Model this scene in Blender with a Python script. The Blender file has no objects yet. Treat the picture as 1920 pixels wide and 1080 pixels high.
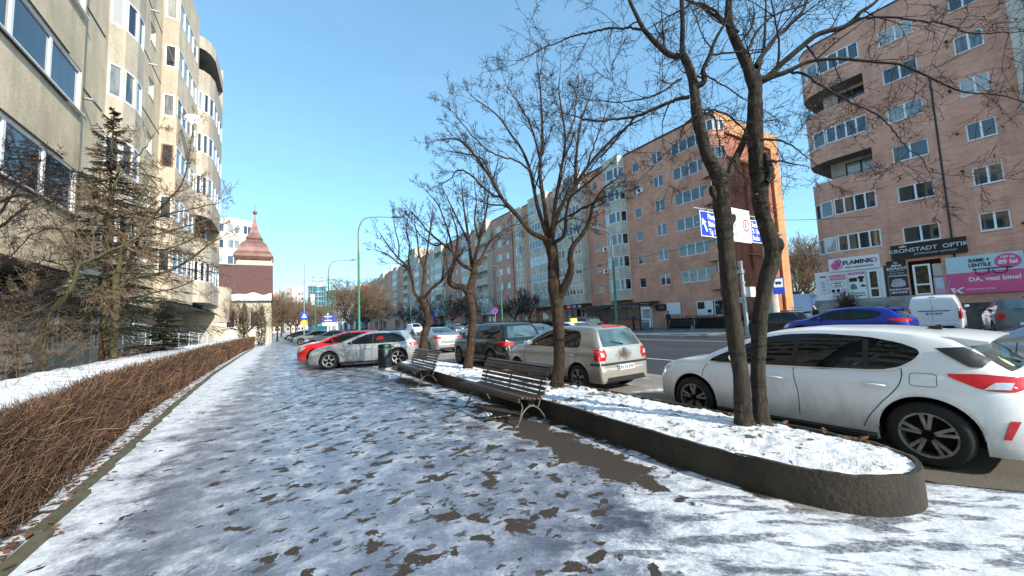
import bpy, bmesh, math, random
import numpy as np
from mathutils import Vector, Matrix, Euler
from mathutils.bvhtree import BVHTree
from mathutils import geometry as G2
R = math.radians
rnd = random.Random(7)
scene = bpy.context.scene

# ------------------------------------------------------------ camera
YAW, PITCH, ROLL, EYE, FPX = 31.2, 4.8, -2.4, 1.65, 721.0
cam_d = bpy.data.cameras.new('camera'); cam = bpy.data.objects.new('camera', cam_d)
scene.collection.objects.link(cam)
CM = Matrix.Rotation(-R(YAW), 4, 'Z') @ Matrix.Rotation(R(90 + PITCH), 4, 'X') @ Matrix.Rotation(R(ROLL), 4, 'Z')
CM.translation = Vector((0, 0, EYE))
cam.matrix_world = CM
cam_d.sensor_width = 36; cam_d.lens = FPX / 1920 * 36
cam_d.clip_start = 0.05; cam_d.clip_end = 3000
scene.camera = cam
scene.render.resolution_x, scene.render.resolution_y = 1024, 576

# ------------------------------------------------------------ light
SUN_AZ = Vector((0.29, -0.957, 0)).normalized(); SUN_EL = R(29)
world = bpy.data.worlds.new('World'); scene.world = world; world.use_nodes = True
wn, wl = world.node_tree.nodes, world.node_tree.links
wn.clear()
sky = wn.new('ShaderNodeTexSky'); sky.sky_type = 'NISHITA'; sky.sun_disc = False
sky.sun_elevation = SUN_EL; sky.sun_rotation = math.atan2(SUN_AZ.x, SUN_AZ.y)
sky.altitude = 600; sky.air_density = 1.0; sky.dust_density = 0.9; sky.ozone_density = 4.5
bg = wn.new('ShaderNodeBackground'); bg.inputs['Strength'].default_value = 0.15
wo = wn.new('ShaderNodeOutputWorld')
wtc = wn.new('ShaderNodeTexCoord')
wmap = wn.new('ShaderNodeMapping'); wmap.inputs['Scale'].default_value = (1.2, 1.2, 4.5)
wno = wn.new('ShaderNodeTexNoise'); wno.inputs['Scale'].default_value = 1.6; wno.inputs['Detail'].default_value = 7; wno.inputs['Roughness'].default_value = 0.6
wrp = wn.new('ShaderNodeValToRGB'); wrp.color_ramp.elements[0].position = 0.50; wrp.color_ramp.elements[1].position = 0.80
wrp.color_ramp.elements[1].color = (0.04, 0.04, 0.04, 1)
wmx = wn.new('ShaderNodeMix'); wmx.data_type = 'RGBA'; wmx.inputs[7].default_value = (3.6, 4.0, 4.3, 1)
wl.new(wtc.outputs['Generated'], wmap.inputs[0]); wl.new(wmap.outputs[0], wno.inputs['Vector'])
wl.new(wno.outputs['Fac'], wrp.inputs[0]); wl.new(wrp.outputs[0], wmx.inputs[0])
wti = wn.new('ShaderNodeMix'); wti.data_type = 'RGBA'; wti.blend_type = 'MULTIPLY'; wti.inputs[0].default_value = 1; wti.inputs[7].default_value = (0.90, 1.24, 1.26, 1)
wgm = wn.new('ShaderNodeGamma'); wgm.inputs[1].default_value = 0.66; wl.new(sky.outputs[0], wgm.inputs[0])
wl.new(wgm.outputs[0], wti.inputs[6]); wl.new(wti.outputs[2], wmx.inputs[6]); wl.new(wmx.outputs[2], bg.inputs['Color']); wl.new(bg.outputs[0], wo.inputs[0])
sun_d = bpy.data.lights.new('sun', 'SUN'); sun_d.energy = 2.55; sun_d.angle = R(0.5); sun_d.color = (1.0, 0.93, 0.82)
sun = bpy.data.objects.new('sun', sun_d); scene.collection.objects.link(sun)
sd = Vector((SUN_AZ.x * math.cos(SUN_EL), SUN_AZ.y * math.cos(SUN_EL), math.sin(SUN_EL)))
sun.rotation_euler = sd.to_track_quat('Z', 'Y').to_euler()
sun.location = sd * 80
scene.view_settings.view_transform = 'Standard'; scene.view_settings.look = 'None'
scene.view_settings.exposure = 1.36; scene.view_settings.gamma = 1.0
scene.cycles.max_bounces = 6; scene.cycles.diffuse_bounces = 3; scene.cycles.glossy_bounces = 3
scene.cycles.use_denoising = True

# ------------------------------------------------------------ helpers
RM = CM.to_3x3(); CP = Vector((0, 0, EYE))
def ray(u, v): return RM @ Vector(((u - 960) / FPX, -(v - 540) / FPX, -1))
def atD(u, v, D): return CP + ray(u, v) * D          # point at distance D along the view axis
def atX(u, v, x): d = ray(u, v); return CP + d * (x / d.x)
def atY(u, v, y): d = ray(u, v); return CP + d * (y / d.y)
def atZ(u, v, z): d = ray(u, v); return CP + d * ((z - EYE) / d.z)

def link(o, parent=None):
    scene.collection.objects.link(o)
    if parent is not None: o.parent = parent
    return o
def tag(o, label=None, cat=None, group=None, kind=None):
    if label: o['label'] = label
    if cat: o['category'] = cat
    if group: o['group'] = group
    if kind: o['kind'] = kind
    return o
def empty(name, loc, rz=0.0):
    o = bpy.data.objects.new(name, None); link(o); o.location = loc; o.rotation_euler = (0, 0, rz); o.empty_display_size = 0.3
    return o
def thing(name, label, cat, loc=(0, 0, 0), rz=0.0, group=None):
    return tag(empty(name, loc, rz), label, cat, group)
def copy_tree(o, parent=None):
    c = o.copy(); link(c, parent)
    for ch in list(o.children): copy_tree(ch, c)
    return c

class MB:
    def __init__(s): s.v = []; s.f = []; s.m = []
    def quad(s, a, b, c, d, m=0):
        i = len(s.v); s.v += [a, b, c, d]; s.f.append((i, i+1, i+2, i+3)); s.m.append(m)
    def poly(s, pts, m=0):
        i = len(s.v); s.v += list(pts); s.f.append(tuple(range(i, i+len(pts)))); s.m.append(m)
    def box(s, x0, x1, y0, y1, z0, z1, m=0):
        i = len(s.v)
        s.v += [(x0,y0,z0),(x1,y0,z0),(x1,y1,z0),(x0,y1,z0),(x0,y0,z1),(x1,y0,z1),(x1,y1,z1),(x0,y1,z1)]
        for f in ((0,3,2,1),(4,5,6,7),(0,1,5,4),(1,2,6,5),(2,3,7,6),(3,0,4,7)):
            s.f.append(tuple(i+k for k in f)); s.m.append(m)
    def obox(s, M, sx, sy, sz, m=0):      # box centred in matrix M
        i = len(s.v)
        for z in (-sz/2, sz/2):
            for x, y in ((-sx/2,-sy/2),(sx/2,-sy/2),(sx/2,sy/2),(-sx/2,sy/2)): s.v.append(tuple(M @ Vector((x, y, z))))
        for f in ((0,3,2,1),(4,5,6,7),(0,1,5,4),(1,2,6,5),(2,3,7,6),(3,0,4,7)):
            s.f.append(tuple(i+k for k in f)); s.m.append(m)
    def bar(s, p, q, w, h, m=0, up=(0,0,1)):
        p, q = Vector(p), Vector(q); d = (q-p); L = d.length; d.normalize()
        upv = Vector(up)
        if abs(d.dot(upv)) > 0.98: upv = Vector((1,0,0))
        x = d.cross(upv).normalized(); z = x.cross(d)
        M = Matrix((x, d, z)).transposed().to_4x4(); M.translation = (p+q)/2
        s.obox(M, w, L, h, m)
    def tube(s, pts, rads, n=6, m=0, cap=True):
        pts = [Vector(p) for p in pts]; k = len(pts)
        if k < 2: return
        base = len(s.v); prev = None
        for i, p in enumerate(pts):
            t = (pts[min(i+1,k-1)] - pts[max(i-1,0)])
            if t.length < 1e-9: t = Vector((0,0,1))
            t.normalize()
            if prev is None:
                a = t.orthogonal().normalized()
            else:
                a = prev - t * prev.dot(t)
                a = a.normalized() if a.length > 1e-6 else t.orthogonal().normalized()
            prev = a; b = t.cross(a); r = rads[i]
            for j in range(n):
                an = 2*math.pi*j/n
                s.v.append(tuple(p + a*(math.cos(an)*r) + b*(math.sin(an)*r)))
        for i in range(k-1):
            for j in range(n):
                j2 = (j+1) % n
                s.f.append((base+i*n+j, base+i*n+j2, base+(i+1)*n+j2, base+(i+1)*n+j)); s.m.append(m)
        if cap and n > 3:
            s.f.append(tuple(base+j for j in reversed(range(n)))); s.m.append(m)
            s.f.append(tuple(base+(k-1)*n+j for j in range(n))); s.m.append(m)
    def trunk(s, pts, rads, n=16, m=0, seed=0):      # tube with bark ridges, swellings and knots
        from mathutils import noise as NN
        b0 = len(s.v); s.tube(pts, rads, n, m, True)
        for i in range(len(pts)):
            c = Vector(pts[i])
            for j in range(n):
                k = b0+i*n+j; d = Vector(s.v[k])-c; a = 2*math.pi*j/n
                f = 1+.16*NN.noise(Vector((math.cos(a)*1.1, math.sin(a)*1.1, c.z*2.3+seed)))+.10*NN.noise(Vector((math.cos(a)*3.2, math.sin(a)*3.2, c.z*7+seed)))+.05*NN.noise(Vector((math.cos(a)*7, math.sin(a)*7, c.z*3+seed)))
                s.v[k] = tuple(c+d*f)
    def lathe(s, prof, n=24, m=0, M=None):      # prof = (r, z) about local z
        base = len(s.v); M = M or Matrix()
        for r, z in prof:
            for j in range(n):
                an = 2*math.pi*j/n; s.v.append(tuple(M @ Vector((r*math.cos(an), r*math.sin(an), z))))
        for i in range(len(prof)-1):
            for j in range(n):
                j2 = (j+1) % n
                s.f.append((base+i*n+j, base+i*n+j2, base+(i+1)*n+j2, base+(i+1)*n+j)); s.m.append(m)
    def prism(s, pts, axis_vec, m=0):           # planar polygon extruded by a vector
        a = Vector(axis_vec); n = len(pts); i = len(s.v)
        s.v += [tuple(Vector(p)) for p in pts] + [tuple(Vector(p)+a) for p in pts]
        s.f.append(tuple(i+k for k in range(n))); s.m.append(m)
        s.f.append(tuple(i+n+k for k in reversed(range(n)))); s.m.append(m)
        for k in range(n):
            k2 = (k+1) % n; s.f.append((i+k, i+n+k, i+n+k2, i+k2)); s.m.append(m)
    def mesh(s, name, mats, smooth=False, fix=False, sharp=None):
        me = bpy.data.meshes.new(name)
        me.from_pydata([tuple(v) for v in s.v], [], s.f)
        if not isinstance(mats, (list, tuple)): mats = [mats]
        for mt in mats: me.materials.append(mt)
        if len(mats) > 1: me.polygons.foreach_set('material_index', s.m)
        if fix:
            bm = bmesh.new(); bm.from_mesh(me); bmesh.ops.remove_doubles(bm, verts=bm.verts, dist=1e-4)
            bmesh.ops.recalc_face_normals(bm, faces=bm.faces); bm.to_mesh(me); bm.free()
        if smooth:
            me.polygons.foreach_set('use_smooth', [True]*len(me.polygons))
            if sharp: me.set_sharp_from_angle(angle=R(sharp))
        me.update(); return me
    def build(s, name, mats, parent=None, **k):
        o = bpy.data.objects.new(name, s.mesh(name, mats, **k)); link(o, parent); return o
def inst(name, me, parent=None, M=None):
    o = bpy.data.objects.new(name, me); link(o, parent)
    if M is not None: o.matrix_local = M
    return o

# ------------------------------------------------------------ materials
def sock(n, name, v): n.inputs[name].default_value = v
class Mat:
    def __init__(s, name, col=(0.5,0.5,0.5), rough=0.7, metal=0.0, **k):
        s.m = bpy.data.materials.new(name); s.m.use_nodes = True; s.nt = s.m.node_tree; s.n, s.l = s.nt.nodes, s.nt.links
        s.b = s.n['Principled BSDF']; sock(s.b, 'Base Color', (*col, 1)); sock(s.b, 'Roughness', rough); sock(s.b, 'Metallic', metal)
        for kk, v in k.items(): sock(s.b, kk.replace('_', ' '), v)
    def new(s, t, **k):
        n = s.n.new(t)
        for a, v in k.items(): setattr(n, a, v)
        return n
    def coords(s, scale=(1,1,1), kind='Object', rot=(0,0,0)):
        tc = s.new('ShaderNodeTexCoord'); mp = s.new('ShaderNodeMapping'); mp.inputs['Scale'].default_value = scale; mp.inputs['Rotation'].default_value = rot
        s.l.new(tc.outputs[kind], mp.inputs[0]); return mp.outputs[0]
    def world(s, scale=(1,1,1)):
        g = s.new('ShaderNodeNewGeometry'); mp = s.new('ShaderNodeMapping'); mp.inputs['Scale'].default_value = scale
        s.l.new(g.outputs['Position'], mp.inputs[0]); return mp.outputs[0]
    def noise(s, vec, scale=5, detail=4, rough=0.55, dist=0.0):
        n = s.new('ShaderNodeTexNoise'); sock(n,'Scale',scale); sock(n,'Detail',detail); sock(n,'Roughness',rough); sock(n,'Distortion',dist)
        if vec is not None: s.l.new(vec, n.inputs['Vector'])
        return n.outputs['Fac']
    def ramp(s, fac, stops, interp='LINEAR'):
        r = s.new('ShaderNodeValToRGB'); cr = r.color_ramp; cr.interpolation = interp
        while len(cr.elements) < len(stops): cr.elements.new(0.5)
        for e, (p, c) in zip(cr.elements, stops):
            e.position = p; e.color = (*c, 1) if isinstance(c, (tuple, list)) else (c, c, c, 1)
        s.l.new(fac, r.inputs[0]); return r.outputs[0]
    def mix(s, fac, a, b, mode='MIX'):
        n = s.new('ShaderNodeMix'); n.data_type = 'RGBA'; n.blend_type = mode
        for i, v in ((0, fac), (6, a), (7, b)):
            if isinstance(v, (int, float)): n.inputs[i].default_value = v if i == 0 else (v, v, v, 1)
            elif isinstance(v, (tuple, list)): n.inputs[i].default_value = (*v, 1)
            else: s.l.new(v, n.inputs[i])
        return n.outputs[2]
    def math(s, op, a, b=0.0, c=None, clamp=False):
        n = s.new('ShaderNodeMath'); n.operation = op; n.use_clamp = clamp
        for i, v in enumerate((a, b) if c is None else (a, b, c)):
            if isinstance(v, (int, float)): n.inputs[i].default_value = v
            else: s.l.new(v, n.inputs[i])
        return n.outputs[0]
    def sep(s, vec):
        n = s.new('ShaderNodeSeparateXYZ'); s.l.new(vec, n.inputs[0]); return n.outputs
    def color(s, c): s.l.new(c, s.b.inputs['Base Color'])
    def rough(s, c): s.l.new(c, s.b.inputs['Roughness'])
    def bump(s, h, strength=0.3, dist=0.02):
        n = s.new('ShaderNodeBump'); sock(n,'Strength',strength); sock(n,'Distance',dist); s.l.new(h, n.inputs['Height']); s.l.new(n.outputs[0], s.b.inputs['Normal'])

def simple(name, col, rough=0.7, metal=0.0, var=0.15, scale=3.0, **k):
    m = Mat(name, col, rough, metal, **k)
    f = m.noise(m.coords(), scale, 5)
    a = tuple(c*(1-var) for c in col); b = tuple(min(1, c*(1+var)) for c in col)
    m.color(m.ramp(f, [(0.3, a), (0.7, b)])); return m.m

def concrete(name, col, dark, bumpy=0.15):
    m = Mat(name, col, 0.9); p = m.world()
    f = m.noise(p, 0.55, 7, 0.65); g = m.noise(m.world((0.8, 0.8, 0.16)), 1.6, 6, 0.6); h = m.noise(p, 22, 4)
    c = m.ramp(f, [(0.34, dark), (0.62, col)])
    c = m.mix(m.math('MULTIPLY', m.ramp(g, [(0.45, 0.0), (0.68, 1.0)]), 0.55), c, tuple(x*0.62 for x in dark))
    c = m.mix(0.25, c, m.ramp(h, [(0.3, 0.15), (0.7, 0.9)]), 'OVERLAY')
    m.color(c); m.bump(h, bumpy, 0.02); return m.m
def brick(name, c1, c2, mortar, course=0.115, length=0.42):
    m = Mat(name, c1, 0.9); p = m.world(); s = m.sep(p)
    cb = m.new('ShaderNodeCombineXYZ'); m.l.new(m.math('ADD', s[0], s[1]), cb.inputs[0]); m.l.new(s[2], cb.inputs[1])
    bt = m.new('ShaderNodeTexBrick'); m.l.new(cb.outputs[0], bt.inputs['Vector']); sock(bt,'Scale',1.0)
    sock(bt,'Color1',(*c1,1)); sock(bt,'Color2',(*c2,1)); sock(bt,'Mortar',(*mortar,1)); sock(bt,'Mortar Size',0.012); sock(bt,'Mortar Smooth',0.4)
    sock(bt,'Brick Width',length); sock(bt,'Row Height',course); sock(bt,'Bias',-0.1)
    f = m.noise(p, 0.5, 7, 0.65); g = m.noise(m.world((0.5,0.5,3.0)), 2.2, 5, 0.6)
    c = m.mix(0.55, bt.outputs[0], m.ramp(f, [(0.3, tuple(x*0.68 for x in c1)), (0.7, tuple(min(1,x*1.2) for x in c2))]))
    c = m.mix(m.math('MULTIPLY', m.ramp(g, [(0.44, 0.0), (0.68, 1.0)]), 0.3), c, tuple(x*0.5 for x in c1))
    st = m.noise(m.world((1.1, 1.1, 0.12)), 1.3, 5, 0.6)
    c = m.mix(m.math('MULTIPLY', m.ramp(st, [(0.54, 0.0), (0.74, 1.0)]), 0.28), c, (0.12, 0.09, 0.08))
    m.color(c); m.bump(bt.outputs['Fac'], 0.3, -0.01); return m.m

M_conc_left = concrete('weathered_render', (0.74, 0.60, 0.42), (0.54, 0.435, 0.305))
M_conc_lit = concrete('pale_lit_render', (0.55, 0.47, 0.365), (0.43, 0.365, 0.28))  # light put into the tone: render copy for the block's sunlit faces
M_conc_bay = concrete('bay_concrete', (0.66, 0.59, 0.48), (0.46, 0.41, 0.34))
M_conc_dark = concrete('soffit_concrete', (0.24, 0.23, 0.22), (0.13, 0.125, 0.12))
M_plinth = concrete('plinth_concrete', (0.40, 0.38, 0.34), (0.24, 0.23, 0.21))
M_brick = brick('red_brick', (0.64, 0.27, 0.165), (0.82, 0.40, 0.27), (0.58, 0.41, 0.31))
M_brick_b = brick('rose_brick', (0.50, 0.26, 0.19), (0.66, 0.38, 0.29), (0.50, 0.40, 0.34))
M_orange = concrete('orange_render', (0.40, 0.155, 0.085), (0.31, 0.105, 0.058))
M_amber_lit = concrete('amber_lit_render', (0.56, 0.29, 0.13), (0.46, 0.22, 0.10))  # sunlit tone of the orange wall, shared by its stub balconies
M_white = simple('white_frame', (0.86, 0.86, 0.86), 0.4, var=0.05)
M_brownf = simple('brown_frame', (0.20, 0.10, 0.06), 0.5)
M_blackp = simple('black_plastic', (0.016, 0.016, 0.018), 0.5)
M_dark = simple('dark_metal', (0.035, 0.037, 0.04), 0.5, 0.3)
M_steel = simple('galvanised_steel', (0.42, 0.44, 0.45), 0.45, 0.6)
M_arm = simple('lamp_arm_grey', (0.16, 0.17, 0.17), 0.5, 0.2)
M_green = simple('green_pole_paint', (0.03, 0.17, 0.10), 0.45)
M_chrome = Mat('bright_metal', (0.75, 0.76, 0.78), 0.18, 1.0).m
M_red = Mat('red_lamp_glass', (0.50, 0.008, 0.012), 0.12, IOR=1.6).m
M_redd = Mat('dark_red_lamp_glass', (0.28, 0.005, 0.008), 0.15).m
M_lamp = Mat('clear_lamp_glass', (0.55, 0.57, 0.58), 0.1, 0.3).m
M_plate = simple('plate_white', (0.72, 0.72, 0.70), 0.5, var=0.06)
M_blue = simple('sign_blue', (0.012, 0.05, 0.50), 0.4, var=0.05)
M_signw = simple('sign_white', (0.80, 0.80, 0.80), 0.4, var=0.03)
M_signr = simple('sign_red', (0.60, 0.02, 0.03), 0.4, var=0.05)
M_signk = simple('sign_black', (0.012, 0.012, 0.013), 0.4, var=0.05)
M_pink = simple('shop_pink', (0.75, 0.10, 0.26), 0.45, var=0.05)
M_pinkl = simple('pale_pink', (0.78, 0.32, 0.48), 0.5, var=0.05)
M_cyan = simple('banner_pale_blue', (0.50, 0.66, 0.70), 0.5, var=0.04)
M_yellow = simple('taxi_yellow', (0.75, 0.55, 0.05), 0.5, var=0.05)
M_tyre = simple('tyre_rubber', (0.009, 0.009, 0.009), 0.8)
M_rim = Mat('alloy_rim', (0.52, 0.51, 0.50), 0.35, 0.7).m
def dirty_rim():
    m = Mat('dusty_rim', (0.3,0.28,0.26), 0.5, 0.5); f = m.noise(m.coords(), 14, 4)
    m.color(m.ramp(f, [(0.35,(0.17,0.155,0.14)),(0.7,(0.36,0.34,0.32))])); return m.m
M_rimd = dirty_rim()
M_wellblack = simple('wheel_well', (0.008, 0.008, 0.008), 0.9)

def glass_win():
    m = Mat('window_glass', (0.05,0.06,0.07), 0.03, IOR=2.0)
    oi = m.new('ShaderNodeObjectInfo'); p = m.world((1.6,1.6,0.25)); f = m.noise(p, 2.6, 4, 0.6)
    v = m.math('ADD', m.math('MULTIPLY', oi.outputs['Random'], 0.75), m.math('MULTIPLY', f, 0.5))
    m.color(m.ramp(v, [(0.45,(0.012,0.016,0.022)),(0.72,(0.05,0.06,0.07)),(0.80,(0.22,0.22,0.21)),(0.98,(0.42,0.41,0.38))]))
    return m.m
M_glass = glass_win()
M_glass_teal = Mat('teal_curtain_glass', (0.02,0.16,0.20), 0.06, 0.2, IOR=1.8).m
def car_glass():
    m = Mat('car_glass', (0.012,0.016,0.018), 0.02, IOR=1.5)
    f = m.noise(m.coords(), 1.7, 3, 0.5, 0.6)
    m.color(m.ramp(f, [(0.42,(0.003,0.004,0.004)),(0.66,(0.010,0.016,0.016)),(0.8,(0.04,0.055,0.05))])); return m.m
M_cglass = car_glass()
def rear_glass():
    m = Mat('rear_screen_glass', (0.02,0.03,0.035), 0.04, IOR=2.0)
    f = m.noise(m.coords(), 1.4, 3, 0.5, 0.5)
    m.color(m.ramp(f, [(0.40,(0.02,0.03,0.035)),(0.62,(0.07,0.12,0.13)),(0.8,(0.16,0.23,0.22))])); return m.m  # teal tint puts reflected sky and frost into the glass colour
M_rglass = rear_glass()
_paints = {}
def paint(name, col, metal=0.0, dirt=0.5, rough=0.28):
    if name in _paints: return _paints[name]
    m = Mat(name, col, rough, metal); sock(m.b,'Coat Weight',0.7); sock(m.b,'Coat Roughness',0.06)
    o = m.coords(); s = m.sep(o)
    f = m.noise(m.coords((1.5,1.5,0.8)), 2.2, 7, 0.65)
    h = m.math('ADD', m.math('MULTIPLY', s[2], -1.35), 1.02)      # muddier towards the sills
    d = m.math('MULTIPLY', m.math('ADD', h, m.math('MULTIPLY', m.math('SUBTRACT', f, 0.5), 1.3)), dirt, clamp=True)
    fine = m.noise(o, 60, 3)
    d2 = m.math('MULTIPLY', d, m.math('ADD', m.math('MULTIPLY', fine, 0.8), 0.6), clamp=True)
    m.color(m.mix(d2, col, (0.20, 0.16, 0.115)))
    m.rough(m.math('ADD', m.math('MULTIPLY', d2, 0.5), rough, clamp=True))
    m.l.new(m.math('SUBTRACT', 0.7, d2, clamp=True), m.b.inputs['Coat Weight'])
    _paints[name] = m.m; return m.m

def bark(name, a, b, scale=9, moss=None):
    m = Mat(name, a, 0.95); p = m.coords((1,1,0.22)); f = m.noise(p, scale*2.2, 7, 0.7, 0.6); g = m.noise(m.coords(), 3.5, 5)
    c = m.ramp(f, [(0.32, a), (0.66, b)])
    if moss: c = m.mix(m.ramp(g, [(0.45,0.0),(0.65,0.7)]), c, moss)
    ring = m.noise(m.coords((0.6,0.6,3.5)), 4, 5)
    c = m.mix(m.ramp(ring, [(0.36,0.75),(0.45,0.0)]), c, tuple(x*0.4 for x in a))
    m.color(c); m.bump(f, 1.0, 0.06); return m.m
M_bark = bark('grey_bark', (0.009,0.007,0.005), (0.085,0.066,0.043), 12, moss=(0.038,0.030,0.019))
M_barkb = bark('brown_bark', (0.014,0.008,0.005), (0.105,0.060,0.034), 12)
M_barkg = bark('green_bark', (0.05,0.04,0.02), (0.17,0.14,0.075), moss=(0.10,0.10,0.04))
M_barkr = bark('russet_bark', (0.09,0.045,0.025), (0.30,0.15,0.085))
M_twig = simple('twig_bark', (0.024,0.015,0.016), 0.9, var=0.3)
M_twigr = simple('red_twig_bark', (0.09,0.042,0.028), 0.9, var=0.35)
M_twigb = simple('tan_twig_bark', (0.20, 0.135, 0.085), 0.9, var=0.35)
M_leafdry = simple('dry_leaf', (0.19,0.085,0.04), 0.8, var=0.4, scale=9)
def needles():
    m = Mat('spruce_needles', (0.03,0.05,0.02), 0.7); g = m.new('ShaderNodeNewGeometry')
    m.color(m.ramp(g.outputs['Random Per Island'], [(0.0,(0.006,0.012,0.005)),(0.6,(0.018,0.032,0.011)),(1.0,(0.055,0.06,0.02))])); return m.m
M_needle = needles()
def hedge_m():
    m = Mat('hedge_twigs', (0.2,0.1,0.06), 0.9); g = m.new('ShaderNodeNewGeometry')
    m.color(m.ramp(g.outputs['Random Per Island'], [(0.0,(0.010,0.006,0.004)),(0.42,(0.075,0.037,0.021)),(0.8,(0.235,0.125,0.070)),(1.0,(0.42,0.25,0.14))])); return m.m
M_hedge = hedge_m()
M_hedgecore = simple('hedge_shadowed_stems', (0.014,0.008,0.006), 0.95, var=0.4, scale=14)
def snow_m(name='snow', dirt=0.35, thr=(0.60,0.72)):
    m = Mat(name, (0.85,0.87,0.90), 0.55); p = m.world(); f = m.noise(p, 7, 8, 0.7); g = m.noise(m.world((1,1,1)), 26, 6, 0.7)
    sock(m.b,'Subsurface Weight',0.0)
    c = m.ramp(g, [(0.3,(0.70,0.72,0.76)),(0.6,(0.88,0.89,0.91))])
    c = m.mix(m.math('MULTIPLY', m.ramp(f, [(thr[0],0.0),(thr[1],1.0)]), dirt), c, (0.10,0.07,0.045))
    m.color(c); m.bump(g, 0.7, 0.03); return m.m
M_snow = snow_m()
# ------------------------------------------------------------ ground
def pavement_mat():
    m = Mat('icy_pavement', (0.3,0.3,0.3), 0.4); p = m.world(); s = m.sep(p); X, Y = s[0], s[1]
    def sm(v, a, b):      # smooth 0..1 between a and b
        n = m.new('ShaderNodeMapRange'); n.interpolation_type = 'SMOOTHSTEP'; m.l.new(v, n.inputs[0])
        n.inputs[1].default_value = a; n.inputs[2].default_value = b; return n.outputs[0]
    big = m.noise(p, 0.55, 5, 0.6, 0.4); med = m.noise(p, 2.6, 7, 0.66, 0.2); fine = m.noise(p, 30, 6, 0.7)
    icec = m.ramp(med, [(0.30,(0.085,0.095,0.130)),(0.50,(0.20,0.218,0.272)),(0.66,(0.42,0.44,0.49))])
    icec = m.mix(0.35, icec, m.ramp(fine, [(0.3,0.15),(0.7,0.85)]), 'OVERLAY')
    snowc = m.mix(0.55, m.ramp(fine, [(0.32,(0.42,0.44,0.48)),(0.62,(0.80,0.81,0.83))]), m.ramp(m.noise(p, 5.5, 6, 0.7, 0.3), [(0.34,(0.34,0.355,0.40)),(0.58,(0.86,0.87,0.88))]))
    # trodden snow: along the kerb, beside the planter, and further up the pavement
    kerb = sm(X, -0.75, -1.65); plant = sm(X, 2.55, 3.25); far = m.math('MULTIPLY', sm(Y, 7.0, 17.0), 0.30)
    corner = m.math('MULTIPLY', m.math('MULTIPLY', sm(Y, 3.2, 1.6), sm(X, 1.2, 2.6)), 0.75)
    sn = m.math('ADD', m.math('MULTIPLY', kerb, 0.75), m.math('MULTIPLY', plant, 0.62)); sn = m.math('ADD', sn, far); sn = m.math('ADD', sn, corner)
    sn = m.math('ADD', sn, m.math('MULTIPLY', m.math('SUBTRACT', big, 0.5), 1.2)); sn = m.math('ADD', sn, m.math('MULTIPLY', m.math('SUBTRACT', med, 0.47), 2.0))
    sn = m.math('ADD', sn, m.math('MULTIPLY', m.math('SUBTRACT', fine, 0.5), 0.9))
    snow = sm(sn, 0.20, 0.98)
    c = m.mix(snow, icec, snowc)
    # worn-through patches
    pn = m.noise(m.world((1,1.15,1)), 3.9, 5, 0.55, 0.35); pn2 = m.noise(p, 0.8, 3, 0.5)
    dens = m.math('ADD', m.math('MULTIPLY', pn2, 0.16), m.math('MULTIPLY', sm(X, -0.9, 0.6), 0.055))
    dens = m.math('SUBTRACT', dens, m.math('MULTIPLY', sm(Y, 9.0, 26.0), 0.05))
    patch = sm(m.math('ADD', pn, dens), 0.712, 0.730)
    # small melt holes higher up the pavement
    pn3 = m.noise(m.world((0.85,1.25,1)), 7.5, 3, 0.5, 0.25)
    patch3 = m.math('MULTIPLY', sm(pn3, 0.608, 0.634), m.math('MULTIPLY', sm(X, -1.2, 0.3), 0.8))
    patch = m.math('MULTIPLY', m.math('MAXIMUM', patch, patch3), m.math('LESS_THAN', m.math('ADD', m.math('MULTIPLY', sm(Y, 3.0, 2.2), sm(X, 1.9, 2.6)), m.math('MULTIPLY', m.math('SUBTRACT', med, 0.5), 1.5)), 0.4))
    # bare strip in front of the benches
    jit = m.math('MULTIPLY', m.math('SUBTRACT', med, 0.5), 1.1)
    mid = m.math('ADD', m.math('MULTIPLY', sm(Y, 7.6, 2.0), -0.30), 3.42)
    dx = m.math('ABSOLUTE', m.math('SUBTRACT', X, mid)); w = m.math('MULTIPLY', m.math('MULTIPLY', sm(Y, 7.35, 6.6), sm(Y, 1.9, 3.3)), 0.31)
    melt = sm(m.math('SUBTRACT', m.math('ADD', w, jit), dx), 0.0, 0.05)
    w2 = m.math('MULTIPLY', m.math('MULTIPLY', sm(Y, 12.4, 11.9), sm(Y, 9.9, 10.3)), 0.3); dx2 = m.math('ABSOLUTE', m.math('SUBTRACT', X, 3.2))
    melt2 = sm(m.math('SUBTRACT', m.math('ADD', w2, jit), dx2), 0.0, 0.05)
    base = m.math('GREATER_THAN', m.math('ADD', w, w2), 0.02)
    melt = m.math('MULTIPLY', m.math('MAXIMUM', melt, melt2), base)
    # scraped tyre streaks round the end of the planter
    st = m.noise(m.world((1,1,1)), 1, 0)
    mp = m.new('ShaderNodeMapping'); mp.inputs['Rotation'].default_value = (0,0,R(-51)); mp.inputs['Scale'].default_value = (1,1,1)
    m.l.new(p, mp.inputs[0]); mp2 = m.new('ShaderNodeMapping'); mp2.inputs['Scale'].default_value = (4.2, 1.3, 1); m.l.new(mp.outputs[0], mp2.inputs[0])
    sn1 = m.noise(mp2.outputs[0], 1.5, 6, 0.66, 0.3)
    stm = m.math('MULTIPLY', sm(sn1, 0.50, 0.57), m.math('MULTIPLY', sm(Y, 3.3, 2.2), sm(X, 1.3, 2.0)))
    stm = m.math('MULTIPLY', stm, m.ramp(fine, [(0.38,0.45),(0.55,1.0)]))
    asph = m.ramp(m.noise(p, 55, 4), [(0.3,(0.020,0.013,0.008)),(0.7,(0.068,0.047,0.031))])
    # dark bare strip along the foot of the planter wall
    wall = m.math('MULTIPLY', sm(m.math('ADD', X, m.math('MULTIPLY', m.math('SUBTRACT', pn, 0.5), 0.9)), 3.62, 3.74), sm(Y, 1.0, 2.0))
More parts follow.
